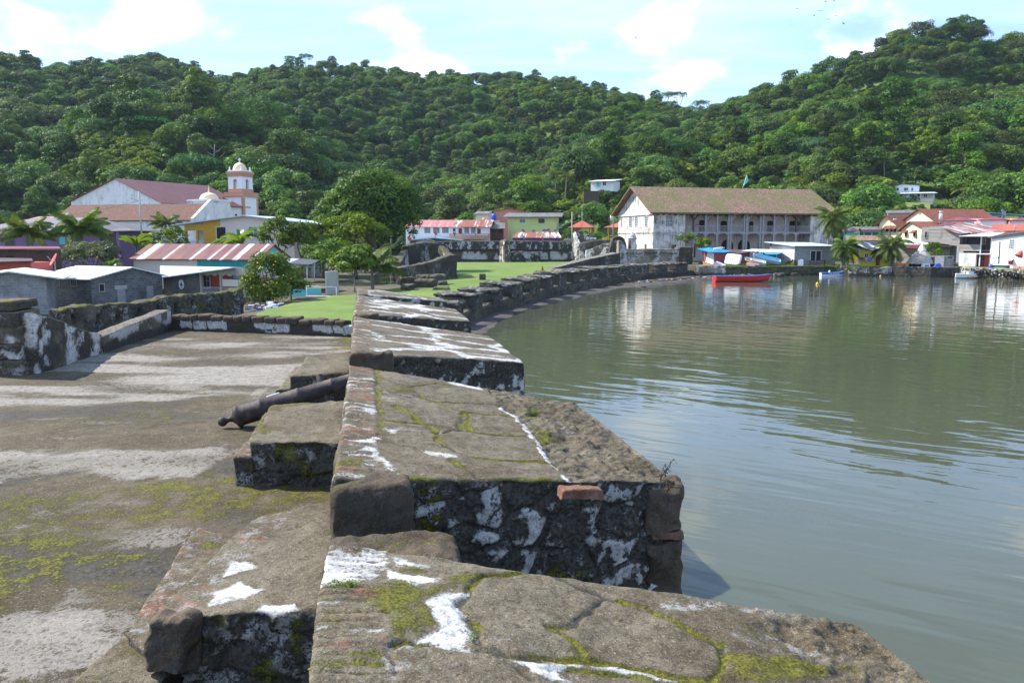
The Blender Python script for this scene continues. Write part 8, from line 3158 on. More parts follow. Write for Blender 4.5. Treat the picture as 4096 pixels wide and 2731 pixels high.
def boats():
 Y = 96.5
 a, c = atZ(2850, 1126, 0), atZ(3066, 1126, 0)
 L = c[0] - a[0]
 t = thing('motor_boat', ((a[0] + c[0]) / 2, Y, 0), 'long red open boat with a blue rim, floating in the bay', 'boat')
 fr = Frame((a[0], Y, -.12), math.radians(1.5))
 hull(t, fr, L, 1.7, .82, ('boat_red', 'boat_blue', 'boat_blue'), .10, seats=5, inner='metal', stripe=lambda s, z: s > .80 and z < .30 + .0 * s or (s > .66 and z < .17))
 b = MB(fr)
 for zz in (.42, .58):
  b.tube([(L * s, -.87 * (.75 + .25 * math.sin(math.pi * min(1, s * 1.1 + .05)) ** .7 if s < .55 else math.cos((s - .55) / .45 * math.pi / 2) ** .62) * (.93 + .10 * zz), zz * (1 + .22 * max(0, (s - .45) / .55) ** 2)) for s in (0, .12, .25, .4, .55, .68)], .022, 6)
 b.build('strake', M['boat_red'], t)
 b = MB()
 a = atZ(3018, 1127, 0)
 Y = 110.9
 a, c = atY(3283, 1080, Y), atY(3369, 1080, Y)
 L = c[0] - a[0]
 t = thing('rowing_boat', ((a[0] + c[0]) / 2, Y, 0), 'small white boat with a blue upper band and white lettering, moored near the yellow house', 'boat')
 fr = Frame((a[0], Y, -.14), math.radians(-2))
 hull(t, fr, L, 1.15, .62, ('boat_white', 'boat_blue', 'boat_blue'), .10, seats=3, seatmat='boat_teal', inner='boat_teal', stripe=lambda s, z: z > .60)
 text_on(t, 'MR SAFAN', fr.P(L * .56, -.60, .50), fr.yaw, .30, 'boat_white', 'lettering', -.1)
 b = MB()
 q = atY(3318, 1080, Y)
 b.lathe([(0, .1), (.11, .12), (.12, .62), (.08, .72), (0, .74)], (q[0], Y, .1), 12)
 b.build('white_float', M['boat_white'], t)
 for px, py, r, m, lab in ((3269, 1138, .17, 'amber', 'yellow buoy floating between the red boat and the small blue boat'), (3522, 1106, .14, 'boat_orange', 'orange buoy floating below the full coconut palm')):
  q = atZ(px, py, 0)
  t = thing('buoy', (q[0], q[1], 0), lab, 'buoy')
  b = MB()
  b.lathe([(0, -r)] + [(r * math.cos(k * .35 - 1.4), r * math.sin(k * .35 - 1.4)) for k in range(1, 8)] + [(r * .25, r * 1.05), (r * .2, r * 1.35), (0, r * 1.36)], (q[0], q[1], r * .35), 16)
  b.build('float', M[m], t)
 g = 'boats hauled out on the grassy bank'
 q = atY(3060, 1045, 115.6)
 L = 100 * 115 / FPX * 1.04
 o = np.array([atY(3110, 1055, 115.4)[0], 114.6, QZ + .05])
 t = thing('beached_boat', (o[0] - L / 2, o[1], QZ), 'sky blue open boat hauled out on the bank, its bow raised to the left', 'boat', g)
 fr = tilted(Frame(o, math.pi - .12), math.radians(13), math.radians(-22), o + (0, 0, .1))
 hull(t, fr, L, 1.25, .55, ('boat_sky', 'boat_sky', 'cream'), .1, seats=3, seatmat='boat_blue', inner='boat_sky', stripe=lambda s, z: z < .45)
 o = np.array([atY(3057, 1060, 113.6)[0], 113.3, QZ + .05])
 L = 80 * 113.5 / FPX
 t = thing('beached_boat', (o[0] - L / 2, o[1], QZ), 'white rowing boat with a dark green rim, lying before the sky blue boat', 'boat', g)
 fr = tilted(Frame(o, math.pi - .1), math.radians(11), math.radians(-24), o)
 hull(t, fr, L, 1.15, .5, ('boat_white', 'boat_green', 'boat_white'), .1, seats=2, seatmat='boat_white', inner='boat_white')
 q = atY(3006, 1060, 112.8)
 t = thing('pontoon', (q[0], q[1], QZ), 'flat orange, white and blue float lying before the white rowing boat', 'float')
 f = tilted(Frame(q, -.12), 0, 0, np.array([q[0] - .85, 112.5, QZ + .02]))
 b = MB(f)
 b.slab([(0, 0, .30), (1.75, -.25, .12), (1.85, .5, .26), (.2, .6, .44)], .05)
 b.build('deck', M['boat_orange'], t)
 b = MB(f)
 b.slab([(0, .01, .245), (1.20, -.16, .12), (1.25, .5, .2), (.2, .6, .38)], .22)
 b.build('side', M['boat_white'], t)
 b = MB(f)
 b.slab([(1.22, -.165, .118), (1.77, -.25, .062), (1.85, .5, .2), (1.27, .5, .25)], .2)
 b.build('end', M['boat_blue'], t)
 f = frame_px(2903, 115.2, 2963, 114.0, 0.0)
 c = f.hit(2932, 1036)
 t = thing('upturned_boat', f.P(c[0], 0, QZ), 'white boat tipped on its side with its flat bottom showing small dark marks', 'boat', g)
 w = f.W
 z0, z1 = QZ, f.hit(2932, 1017)[1]
 b = MB(f)
 n = 28
 def rr(s, dv):
  P = []
  for k in range(n):
   a = 2 * math.pi * k / n
   cx, sx = math.cos(a), math.sin(a)
   P.append((w / 2 + (w / 2 * 1.06) * s * math.copysign(abs(cx) ** .38, cx) + .10 * math.copysign(abs(sx) ** .4, sx), dv + .22 * math.copysign(abs(sx) ** .4, sx), (z0 + z1) / 2 + .02 + (z1 - z0) / 2 * s * math.copysign(abs(sx) ** .38, sx) - .10 * math.copysign(abs(cx) ** .4, cx)))
  return P
 A, B_, C_, D_ = rr(.86, -.06), rr(.96, 0.02), rr(1.0, .16), rr(1.0, .55)
 V = A + B_ + C_ + D_
 F = [tuple(range(n))] + [(i * n + k, i * n + (k + 1) % n, (i + 1) * n + (k + 1) % n, (i + 1) * n + k) for i in range(3) for k in range(n)]
 b.smooth = False
 b.mesh(V, F)
 b.build('hull', M['boat_white'], t)
 b = MB(f)
 R1, R2 = rr(1.03, .30), rr(1.03, .46)
 b.mesh(R1 + R2, [(k, (k + 1) % n, n + (k + 1) % n, n + k) for k in range(n)])
 b.build('rim', M['boat_blue'], t)
 text_on(t, '21', f.P(w * .43, -.052, (z0 + z1) / 2 + .08), f.yaw, .42, 'black', 'lettering', .28)
 for px, py, Y, s, m, lab in ((2826, 1044, 113.8, .55, 'boat_orange', 'orange plastic boat end lying at the left of the red shack'), (2872, 1046, 113.6, .6, 'dish_grey', 'grey-violet sheet lying in front of the red shack'), (2885, 1047, 114.4, .7, 'wood_white', 'striped pale planks leaning beside the white tipped boat')):
  q = atY(px, py, Y)
  b = MB(Frame((q[0], Y, QZ + .02), -.3))
  b.mesh([(-s, 0, .55), (-s * .8, -.25, .0), (s, -.2, -.02), (s * .9, .2, .08), (-s * .7, .3, .1), (-s * .9, .05, .62)], [(0, 1, 2), (0, 2, 3, 5), (1, 4, 3, 2), (0, 5, 4, 1), (5, 3, 4)])
  tag(b.build('scrap_piece', M[m]), lab, 'scrap')

boats()

def shacks():
 t = thing('shack', atY(2880, 1040, 118), 'red board shack covered with a blue tarpaulin', 'shack')
 f = frame_px(2859, 117.0, 2918, 118.0, 0.0)
 h = f.hit(2880, 1008)[1]
 b = MB(f)
 b.box(0, f.W, 0, 2.6, QZ - .1, h)
 b.build('wall', M['redshack'], t)
 e = Frame(f.P(0, 2.6, 0), f.yaw - math.pi / 2)
 b = MB(e)
 b.prism([(.5, QZ + .3), (2.45, QZ), (2.5, h - .1), (.9, h - .1)], -.04, .0)
 b.build('side_sheet', M['boat_white'], t)
 b = MB(f)
 b.slab([(-1.1, -.25, h + .05), (f.W * .5, -.3, h - .02), (f.W + .15, -.2, h + .1), (f.W + .1, 2.9, h + .55), (f.W * .4, 2.9, h + .75), (-.9, 2.9, h + .5)], .10)
 b.build('roof', M['tarp_blue'], t)
 b = MB(f)
 b.tube([(f.W * .1, .6, h + .42), (f.W * .9, .9, h + .58)], .09, 6)
 b.tube([(f.W * .3, 1.3, h + .5), (f.W * 1.0, 1.6, h + .68)], .08, 6)
 b.build('roof_poles', M['cream'], t)
 t = thing('shack', atY(2975, 1035, 118), 'maroon shack with a rusty brown sheet roof, behind the white tipped boat', 'shack')
 f = frame_px(2925, 119.0, 2996, 118.5, 0.0)
 h = f.hit(2960, 1011)[1]
 b = MB(f)
 b.box(0, f.W, 0, 2.4, QZ - .1, h)
 b.build('wall', M['redshack'], t)
 b = MB(f)
 b.slab([(-.5, -.5, h + .1), (f.W * .45, -.6, h - .08), (f.W + .1, -.4, h + .0), (f.W, 2.6, h + .42), (-.5, 2.6, h + .5)], .09)
 b.build('roof', M['rust_dark'], t)
 t = thing('awning_stall', atY(3070, 1035, 118), 'open stall with a pale and blue tarpaulin awning and a dark green back', 'stall')
 b = MB()
 slab_px(b, [(2965, 1003, 118.5), (3060, 1008, 116.8), (3138, 1010, 116.8), (3110, 998, 119.5), (3010, 996, 119.8)], .05)
 b.build('awning', M['tarp_white'], t)
 b = MB()
 slab_px(b, [(3066, 1018, 115.8), (3108, 1017, 115.8), (3128, 1010.5, 116.75), (3052, 1008.6, 116.75)], .03)
 b.build('awning_flap', M['tarp_blue'], t)
 for px, Y, py in ((3049, 116.9, 1008), (3015, 117.6, 1005), (3130, 117.0, 1010), (3107, 115.9, 1017)):
  a = atY(px, py, Y)
  b = MB()
  b.tube([(a[0], Y, QZ - .1), tuple(a)], .05, 6)
  b.build('post', M['boat_teal'] if px == 3049 else M['wood_grey'], t)
 f = frame_px(3046, 119.0, 3116, 118.6, 0.0)
 b = MB(f)
 b.box(0, f.W, 0, 1, QZ - .1, f.hit(3080, 1008)[1])
 b.build('back_wall', M['green'], t)
 for i, (px, py, m, lab) in enumerate(((3012, 1007, 'cloth_e', 'red and white cloth hung under the awning'), (3030, 1006, 'cloth_o', 'orange cloth hung under the awning'), (3038, 1012, 'cloth_d', 'white cloth hung under the awning'))):
  cloth(px - 3, px + 5, py - 1, py + 10, 117.2 - .1 * i, m, lab, 'cloths hung under the stall awning')
 t = thing('block_building', atY(3220, 1030, 117), 'flat-roofed grey block building with a whitewashed left wall and dark doors', 'building')
 f = frame_px(3180, 115.6, 3344, 117.2, 0.0)
 h = f.hit(3250, 985)[1]
 D = 6.5
 b = MB(f)
 b.box(0, f.W, 0, D, QZ - .1, h)
 b.build('wall', M['block'], t)
 e = Frame(f.P(0, D, 0), f.yaw - math.pi / 2)
 b = MB(e)
 b.box(0, D - .01, -.02, .01, QZ - .08, h - .02)
 b.build('wall_panel', M['block_white'], t)['label'] = 'whitewashed left wall'
 b = MB(f)
 b.slab([(-.35, -.45, h + .06), (f.W + .4, -.45, h + .06), (f.W + .4, D + .4, h + .5), (-.9, D + .4, h + .62)], .09)
 b.build('roof', M['zinc_blue'], t)
 window(t, f, 3243, 1004, 3261, 1044, 'opening', 'wood_white', (1, 1), name='door')
 window(t, f, 3264, 1004, 3282, 1044, 'opening', 'wood_white', (1, 1), name='door')
 for k in (2.2, 3.4):
  window_at(t, e, k, k + .5, h - 1.9, h - 1.2, 'opening', 'block_white', (4, 5), fw=.04, v=-.02, name='vent')
 b = MB(f)
 a, c = f.hit(3230, 1042), f.hit(3296, 1042)
 b.box(a[0], c[0], -.6, -.25, a[1] - .04, a[1] + .03)
 for u in (a[0] + .15, c[0] - .15):
  b.box(u - .04, u + .04, -.5, -.35, QZ - .1, a[1] - .04)
 tag(b.build('bench', M['wood_brown']), 'dark plank bench in front of the grey block building', 'bench')
 q = frame_px(3196, 114.4, 3217, 114.2, 0.0)
 b = MB(q)
 b.prism([(0, QZ - .05), (q.W, QZ - .05), (q.W, q.hit(3217, 1038)[1]), (q.W * .45, q.hit(3217, 1036)[1]), (q.W * .42, q.hit(3217, 1040)[1]), (0, q.hit(3200, 1039)[1])], 0, .12)
 tag(b.build('white_board', M['white']), 'white board leaning by the water in front of the grey block building', 'board')

shacks()

# right shore
def right_shore():
 z = lambda fr, px, py, v=0.0: fr.hit(px, py, v)
 t = thing('yellow_house', atY(3470, 1030, 113), 'bright yellow house with a white porch railing, at the water by the full coconut palm', 'house')
 f = frame_px(3443, 113.5, 3560, 112.0, 0.0)
 h = z(f, 3480, 994)[1]
 b = MB(f)
 b.box(0, f.W, 0, 5, QZ - .1, h)
 b.build('wall', M['yellow'], t)
 window(t, f, 3460, 1014, 3471, 1031, 'pane', 'wood_white', (2, 1))
 panel(t, f, 3505, 1010, 3518, 1062, 'darkred', 'door')
 p = frame_px(3392, 114.0, 3443, 113.4, 0.0)
 b = MB(p)
 b.box(0, p.W - .01, 2.2, 2.4, QZ - .1, h)
 b.build('porch_wall', M['yellow'], t)
 b = MB(p)
 b.box(0, p.W, -.1, 2.2, QZ - .1, z(p, 3410, 1057)[1])
 b.build('porch_floor', M['concrete'], t)
 b = MB(p)
 hz = z(p, 3430, 1003)[1]
 b.prism([(-.1, hz), (p.W, hz), (p.W, z(p, 3440, 986)[1]), (-.1, z(p, 3407, 974)[1])], -.05, .05)
 b.build('porch_gable', M['wood_white'], t)
 posts(t, p, [.05, p.W - .08], .0, QZ, hz, 'wood_white', .09, 'porch_column')
 railing(t, p, 0, p.W - .1, .0, z(p, 3410, 1055)[1], z(p, 3410, 1038)[1], 'wood_white', 12)
 b = MB()
 slab_px(b, [(3404, 972, 113.0), (3480, 998, 111.6), (3562, 996, 111.0), (3520, 967, 119.0), (3440, 964, 120.0)], .08)
 b.build('roof', M['zinc_stripe'], t)
 g = 'washing on the line before the yellow house'
 for i, (a, c, y1, m, lab) in enumerate(((3443, 3453, 1041, 'cloth_c', 'navy washing before the yellow house'), (3455, 3459, 1040, 'cloth_e', 'red washing before the yellow house'), (3461, 3468, 1046, 'cloth_b', 'pink washing before the yellow house'), (3470, 3484, 1047, 'cloth_a', 'violet washing before the yellow house'), (3486, 3495, 1044, 'cloth_d', 'pale washing before the yellow house'))):
  cloth(a, c, 1029, y1, 112.4 - .05 * i, m, lab, g)
 t = thing('mossy_roof_house', atY(3470, 960, 124), 'low house with a moss-brown roof, behind the yellow house', 'house')
 f = frame_px(3390, 124, 3545, 122, 0.0)
 gable_side(t, f, f.W, 6, z(f, 3450, 963)[1], z(f, 3450, 963)[1] + .7, 'concrete_dark', 'tiles_moss', .3, .3)
 t = thing('teal_porch_house', atY(3460, 935, 150), 'teal house with a grey arcaded porch, left of the cream walled building', 'house')
 f = frame_px(3392, 152, 3515, 149, 0.0)
 h = z(f, 3450, 920)[1]
 b = MB(f)
 b.box(0, f.W, 2.0, 5, QZ, h)
 b.build('wall', M['teal'], t)
 b = MB(f)
 b.slab([(-.3, -.4, h + .05), (f.W + .3, -.4, h + .05), (f.W + .3, 5.3, h + .7), (-.3, 5.3, h + .7)], .1)
 b.build('roof', M['zinc_grey'], t)
 posts(t, f, [f.W * k / 4 for k in range(5)], .1, QZ, h, 'concrete', .13, 'porch_column')
 b = MB(f)
 b.box(0, f.W, 0, .2, h - .45, h)
 b.build('porch_beam', M['concrete'], t)
 railing(t, f, 0, f.W, .1, z(f, 3450, 948)[1], z(f, 3450, 939)[1], 'teal', 20)
 t = thing('blue_porch_house', atY(3372, 930, 140), 'turquoise house with a rusty white roof, glimpsed between the leaning palm and the teal house', 'house')
 f = frame_px(3372, 141, 3415, 140, 0.0)
 gable_side(t, f, f.W, 5, z(f, 3400, 926)[1], z(f, 3400, 914)[1], 'turq', 'zinc_rust')

 t = thing('cream_building', atY(3640, 930, 146), 'large cream building with three red tiled gables', 'building')
 for k, (pl_, Yl, pr, Yr, pp, py_p, py_l, py_r, D, bs) in enumerate(((3592, 153, 3744, 143, 3679, 838, 897, 890, 13.0, 0), (3513, 152, 3592, 148.5, 3543, 865, 893, 905, 14.0, 0), (3600, 146, 3700, 139.5, 3646, 888, 921, 918, 7.5, 0))):
  f = frame_px(pl_, Yl, pr, Yr, 0.0)
  pk = z(f, pp, py_p)
  gable_front(t, f, f.W, D, z(f, pl_, py_l)[1], pk[0], pk[1], z(f, pr, py_r)[1], 'cream', 'tiles_red', .6, .5, QZ - .1)
  if k == 0:
   window(t, f, 3676, 848, 3679.2, 858, 'opening', 'cream', (1, 1), fw=.05)
   window(t, f, 3682, 848, 3685.2, 858, 'opening', 'cream', (1, 1), fw=.05)
  hoods = {1: ((3549, 908), (3566, 908), (3580, 909)), 2: ((3624, 926), (3658, 926)), 0: ((3605, 904),)}[k]
  for px, py in hoods:
   u, w = z(f, px, py)
   b = MB(f)
   b.box(u - .28, u + .28, -.03, .01, w - .9, w - .15)
   o = b.build('window', M['opening'], t)
   b = MB(f)
   b.slab([(u - .55, -.75, w - .3), (u + .55, -.75, w - .3), (u + .55, 0.0, w + .25), (u - .55, 0.0, w + .25)], .08)
   b.build('hood', M['tiles_red'], o)
 t = thing('wooden_house', atY(3800, 980, 113), 'grey weathered board house with a balcony and patched rusty roofs', 'house')
 f = frame_px(3682, 116.5, 3838, 113.0, 0.0)
 h1, h2 = z(f, 3682, 908)[1], z(f, 3838, 932)[1]
 b = MB(f)
 b.prism([(0, z(f, 3700, 962)[1]), (f.W, z(f, 3838, 985)[1]), (f.W, h2), (f.W * .45, z(f, 3770, 905)[1]), (0, h1)], 0, 6)
 b.build('upper_wall', M['wood'], t)
 window(t, f, 3701, 927, 3707, 951, 'pane', 'wood', (1, 1))
 panel(t, f, 3812, 936, 3823, 957, 'wood_grey', 'shutter')
 panel(t, f, 3752, 928, 3766, 952, 'wood', 'shutter')
 p = frame_px(3838, 113.0, 3968, 109.8, 0.0)
 hb = z(p, 3900, 941)[1]
 b = MB(p)
 b.box(0, p.W, 1.6, 5, QZ - .1, hb)
 b.build('balcony_wall', M['wood_dark'], t)
 window(t, p, 3850, 948, 3866, 976, 'pane_grey', 'wood_dark', (2, 1), 1.6)
 window(t, p, 3926, 950, 3940, 974, 'pane', 'wood', (3, 2), 1.6)
 panel(t, p, 3917, 952, 3923, 984, 'opening', 'doorway', 1.6)
 b = MB(p)
 zb0, zb1, zb2 = z(p, 3850, 1000)[1], z(p, 3850, 1004)[1], z(p, 3850, 978)[1]
 b.box(0, p.W * .64, -.05, .05, zb1, zb2)
 b.build('balcony_front', M['wood'], t)
 b = MB(p)
 b.box(0, p.W, 0.051, 1.6, zb1, zb0)
 b.build('balcony_floor', M['wood_dark'], t)
 posts(t, p, [p.W * .66, p.W - .1], .05, QZ, hb, 'wood_white', .07)
 b = MB(p)
 b.box(.1, p.W * .55, -.1, .4, QZ - .1, z(p, 3870, 1012)[1])
 b.build('ground_wall', M['white_old'], t)
 panel(t, p, 3923, 1020, 3936, 1070, 'darkred', 'door', .9, handle=True)
 panel(t, p, 3939, 1020, 3953, 1070, 'red', 'door', .9)
 b = MB(p)
 b.box(p.W * .56, p.W, .9, 1.1, QZ - .1, z(p, 3940, 1013)[1])
 b.build('door_wall', M['concrete'], t)
 b = MB()
 slab_px(b, [(3905, 1017, 109.6), (3968, 1017, 108.6), (3968, 1012, 110.6), (3905, 1013, 111.6)], .05)
 b.build('door_canopy', M['zinc_blue'], t)
 for pts, m, lab in (([(3835, 944, 112.2), (3970, 944, 109.2), (4020, 930, 113), (3900, 934, 116)], 'zinc', 'pale zinc roof over the balcony'), ([(3776, 913, 114.3), (3838, 933, 112.3), (3925, 931, 115), (3830, 909, 119)], 'zinc_rust', 'white and rust sheet roof over the left end'), ([(3800, 906, 118.5), (3930, 933, 115.2), (4035, 932, 115.0), (3960, 904, 123), (3830, 888, 124)], 'zinc_rust', 'large patched rusty roof'), ([(3735, 905, 117.0), (3800, 900, 119), (3830, 889, 124), (3790, 889, 124)], 'zinc_maroon', 'dark red sheet at the roof end')):
  b = MB()
  slab_px(b, pts, .07)
  b.build('roof', M[m], t)['label'] = lab
 t = thing('low_shed', atY(3700, 980, 118), 'long low shed with a striped roof and maroon eaves, behind the thatched hut', 'shed')
 f = frame_px(3585, 121, 3800, 116, 0.0)
 b = MB(f)
 b.box(0, f.W, .4, 4, QZ - .1, z(f, 3700, 982)[1])
 b.build('wall', M['turq'] if False else M['wood'], t)
 b = MB()
 slab_px(b, [(3580, 976, 120.2), (3730, 979, 116.0), (3812, 985, 114.3), (3760, 966, 122), (3600, 961, 126)], .08)
 r = b.build('roof', M['zinc_stripe'], t)
 b = MB()
 a, c = atY(3580, 977, 120.1), atY(3730, 980, 115.9)
 b.mesh([tuple(a + (0, 0, -.06)), tuple(c + (0, 0, -.06)), tuple(c + (0, -.05, -.55)), tuple(a + (0, -.05, -.55)), tuple(a + (0, .05, -.06)), tuple(c + (0, .05, -.06)), tuple(c + (0, .05, -.55)), tuple(a + (0, .05, -.55))], [(0, 1, 2, 3), (7, 6, 5, 4), (0, 4, 5, 1), (3, 2, 6, 7), (0, 3, 7, 4), (1, 5, 6, 2)])
 b.build('eaves_board', M['darkred'], r)
 c = atY(3684, 1050, 110.5)
 t = thing('thatched_hut', (c[0], 110.5, QZ), 'round open hut with grey thatch and a white metal cone on top', 'hut')
 k = 110.5 / FPX
 zt = lambda py: zat(py, 110.5)
 b = MB()
 rg = random.Random(7)
 R0 = 52 * k
 n = 48
 prof = [(13 * k, zt(1003)), (22 * k, zt(1010)), (33 * k, zt(1022)), (42 * k, zt(1034)), (49 * k, zt(1046)), (R0, zt(1053)), (R0 * .97, zt(1055)), (30 * k, zt(1030)), (5 * k, zt(1010))]
 vs, fc = [], []
 for r, hgt in prof:
  for q in range(n):
   th = 2 * math.pi * q / n
   j = 1 + .025 * math.sin(q * 2.7 + r * 9) + rg.uniform(-.02, .02)
   vs.append((c[0] + r * j * math.cos(th), 110.5 + r * j * math.sin(th), hgt + rg.uniform(-.05, .05)))
 for i in range(len(prof) - 1):
  for q in range(n):
   fc.append((i * n + q, i * n + (q + 1) % n, (i + 1) * n + (q + 1) % n, (i + 1) * n + q))
 b.mesh(vs, fc)
 b.build('thatch', M['thatch'], t)
 b = MB()
 b.lathe([(17 * k, zt(1003.5)), (16.5 * k, zt(1002)), (.02, zt(973))], (c[0], 110.5, 0), 24)
 b.build('roof_cap', M['metal_white'], t)
 for q in range(6):
  th = q * 1.047 + .3
  b = MB()
  b.tube([(c[0] + R0 * .82 * math.cos(th), 110.5 + R0 * .82 * math.sin(th), QZ - .1), (c[0] + R0 * .82 * math.cos(th), 110.5 + R0 * .82 * math.sin(th), zt(1046))], .07, 6)
  b.build('post', M['wood_brown'], t)
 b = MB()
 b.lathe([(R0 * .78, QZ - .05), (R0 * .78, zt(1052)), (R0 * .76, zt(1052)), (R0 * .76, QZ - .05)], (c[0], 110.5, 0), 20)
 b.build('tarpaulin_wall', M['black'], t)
 t = thing('block_hut', atY(3780, 1060, 108.5), 'small roofless grey block hut on the quay, beside the thatched hut', 'hut')
 f = frame_px(3740, 110.5, 3780, 108.0, 0.0)
 D = np.hypot(*(atY(3819, 1050, 109.8) - atY(3780, 1050, 108.0))[:2])
 h = z(f, 3760, 1024)[1]
 q = frame_px(3780, 108.0, 3819, 109.8, 0.0)
 b = MB(q)
 b.box(0, q.W, 0, .2, QZ - .1, h)
 b.box(0, .2, .2, 2.6, QZ - .1, h)
 b.box(q.W - .2, q.W, .2, 2.6, QZ - .1, h)
 b.box(.2, q.W - .2, 2.4, 2.6, QZ - .1, h)
 b.build('wall', M['block'], t)
 panel(t, q, 3791, 1027, 3807, 1032, 'opening', 'window_gap', proud=.02)
 e = Frame(q.P(0, 2.6, 0), q.yaw - math.pi / 2)
 u = z(e, 3752, 1030)[0]
 b = MB(e)
 b.box(.9, 1.35, -.02, .01, QZ, h - .1)
 b.build('doorway', M['opening'], t)
 t = thing('white_house', atY(4060, 1010, 105), 'tall white house with a sloping grey roof, at the right edge of the photo', 'house')
 f = frame_px(3967, 107.5, 4260, 99.0, 0.0)
 hl, hr = z(f, 3967, 945)[1], z(f, 4130, 924)[1]
 b = MB(f)
 b.prism([(0, QZ - .1), (f.W, QZ - .1), (f.W, z(f, 4260, 945)[1]), (z(f, 4130, 924)[0], hr), (0, hl)], 0, 7)
 b.build('wall', M['white'], t)
 b = MB(f)
 um = z(f, 4130, 924)[0]
 b.slab([(-.4, -.4, hl - .05), (um, -.4, hr + .1), (um, 7.3, hr + .1), (-.4, 7.3, hl - .05)], .14)
 b.slab([(um + .003, -.4, hr + .1), (f.W + .3, -.4, z(f, 4260, 945)[1]), (f.W + .3, 7.3, z(f, 4260, 945)[1]), (um + .003, 7.3, hr + .1)], .14)
 b.build('roof', M['zinc_grey'], t)
 b = MB(f)
 b.prism([(.01, hl - .45), (um, hr - .45), (um, hr - .1), (.01, hl - .1)], -.03, .01)
 b.build('frieze', M['concrete'], t)
 window(t, f, 4040, 959, 4055, 995, 'pane_grey', 'wood_white', (3, 4), fw=.06)
 b = MB(f)
 a, c = z(f, 4000, 965), z(f, 3995, 1056)
 b.tube([(a[0], -.06, a[1]), (c[0], -.06, c[1])], .05, 6)
 b.build('drainpipe', M['wood_brown'], t)
 panel(t, f, 4034, 1038, 4052, 1060, 'red', 'hatch')
 b = MB(f)
 u0, w0 = z(f, 4028, 1037)
 u1, _ = z(f, 4056, 1037)
 b.slab([(u0, -.5, w0 - .12), (u1, -.5, w0 - .12), (u1, 0, w0 + .1), (u0, 0, w0 + .1)], .05)
 b.build('awning', M['zinc_blue'], t)
 b = MB(f)
 b.box(z(f, 4052, 1070)[0], f.W, -.03, .005, QZ - .1, z(f, 4070, 1064)[1])
 b.build('plinth', M['salmon'], t)
 for px in (3974, 3984, 3991):
  panel(t, f, px, 1027, px + 2.5, 1034, 'opening', 'slit', proud=.01)
 t = thing('counter', atY(4010, 1070, 103.5), 'green counter with a white top standing on the quay before the white house', 'counter')
 q = frame_px(3979, 104.6, 4026, 103.2, 0.0)
 e0 = z(q, 4000, 1061)[1]
 b = MB(q)
 b.box(0, q.W, 0, 1.1, QZ - .1, e0)
 b.build('front', M['green'], t)
 b = MB(q)
 b.box(-.5, q.W + .35, -.15, 1.3, e0 + .003, e0 + .07)
 b.build('top', M['wood_white'], t)
 b = MB()
 c = atY(3966, 1068, 104.8)
 b.lathe([(0, QZ - .04), (.2, QZ - .04), (.22, QZ + .2), (.22, QZ + .5), (.2, QZ + .52), (0, QZ + .52)], (c[0], c[1], 0), 16)
 tag(b.build('drum', M['blue']), 'small blue and white drum at the left end of the green counter', 'drum')
 t = thing('parasol', atY(4078, 1085, 100.5), 'half-folded red parasol on a pole at the right end of the quay', 'parasol')
 a = atY(4078, 1086, 100.5)
 top = atY(4080, 1012, 100.5)
 b = MB()
 b.tube([(a[0], 100.5, QZ - .1), tuple(top)], .05, 8)
 b.build('pole', M['metal_white'], t)
 b = MB()
 b.lathe([(.04, .35), (.22, .1), (.42, -.25), (.5, -.55), (.46, -.55), (.2, -.1)], tuple(top + (.1, 0, .05)), 10, (.45, 0, .9))
 b.build('canopy', M['dish_red'], t)
 b = MB()
 b.lathe([(.28, -.1), (.28, .12), (.1, .14)], (a[0], 100.5, QZ), 14)
 b.build('foot', M['black'], t)
 ty = [(1165, 1262), (1235, 1247), (1315, 1227), (1420, 1237), (1515, 1302), (1605, 1267), (1700, 1302), (1790, 1275), (1885, 1297), (1975, 1290), (2030, 1312), (2092, 1312), (2150, 1342), (2230, 1352), (2320, 1362)]
 qa = [(0, Y) for _, Y in QUAY[9:12]]
 proto = None
 for i, (zx, zy) in enumerate(ty):
  px, py = 3736 + .153 * zx, 900 + .153 * zy
  Y = np.interp(px, [3838, 3962, 4096], [q[1] for q in qa]) - .22
  p = atY(px, py - 1.5, Y)
  lab = 'old black tyre hanging on the stone quay wall'
  if proto is None:
   proto = thing('tyre', p, lab, 'tyre', 'old tyres along the stone quay wall')
   b = MB()
   r, q = .26, .085
   b.lathe([(r - q * math.cos(a * .5236) * -1 - 0, q * 1.0 * math.sin(a * .5236)) for a in range(13)], tuple(p), 22, (-.25, -1, 0))
   b.build('tread', M['black'], proto)
  else:
   copy_tree(proto, p, .2 * math.sin(i * 2.1), 1.0 + .12 * math.sin(i * 1.7), lab)
 t = thing('motor_boat', atY(3858, 1075, 105), 'white motor boat with a canopy frame moored at the corner of the quay', 'boat')
 a = atY(3816, 1098, 105.6)
 fr = Frame((a[0], 105.4, -.05), math.radians(-14))
 hull(t, fr, 2.9, 1.15, .62, ('boat_white', 'boat_white', 'boat_orange'), .1, seats=2, seatmat='boat_white', inner='boat_white', stripe=lambda s, w: .22 < w < .42 and s > .45)
 b = MB(fr)
 b.slab([(1.0, -.5, 1.55), (2.1, -.5, 1.5), (2.1, .5, 1.5), (1.0, .5, 1.55)], .04)
 b.build('canopy', M['cream'], t)
 for u, v in ((1.05, -.48), (1.05, .48), (2.05, -.48), (2.05, .48)):
  b = MB(fr)
  b.tube([(u - .25, v, .55), (u, v, 1.52)], .025, 6)
  b.build('canopy_pole', M['metal_white'], t)
 b = MB(fr)
 b.box(1.5, 2.2, -.35, .35, .4, .95)
 b.build('console', M['boat_white'], t)
 b = MB(fr)
 b.box(-.3, .0, -.18, .18, .35, .95)
 b.box(-.2, -.05, -.06, .06, -.1, .35)
 b.build('outboard_motor', M['black'], t)
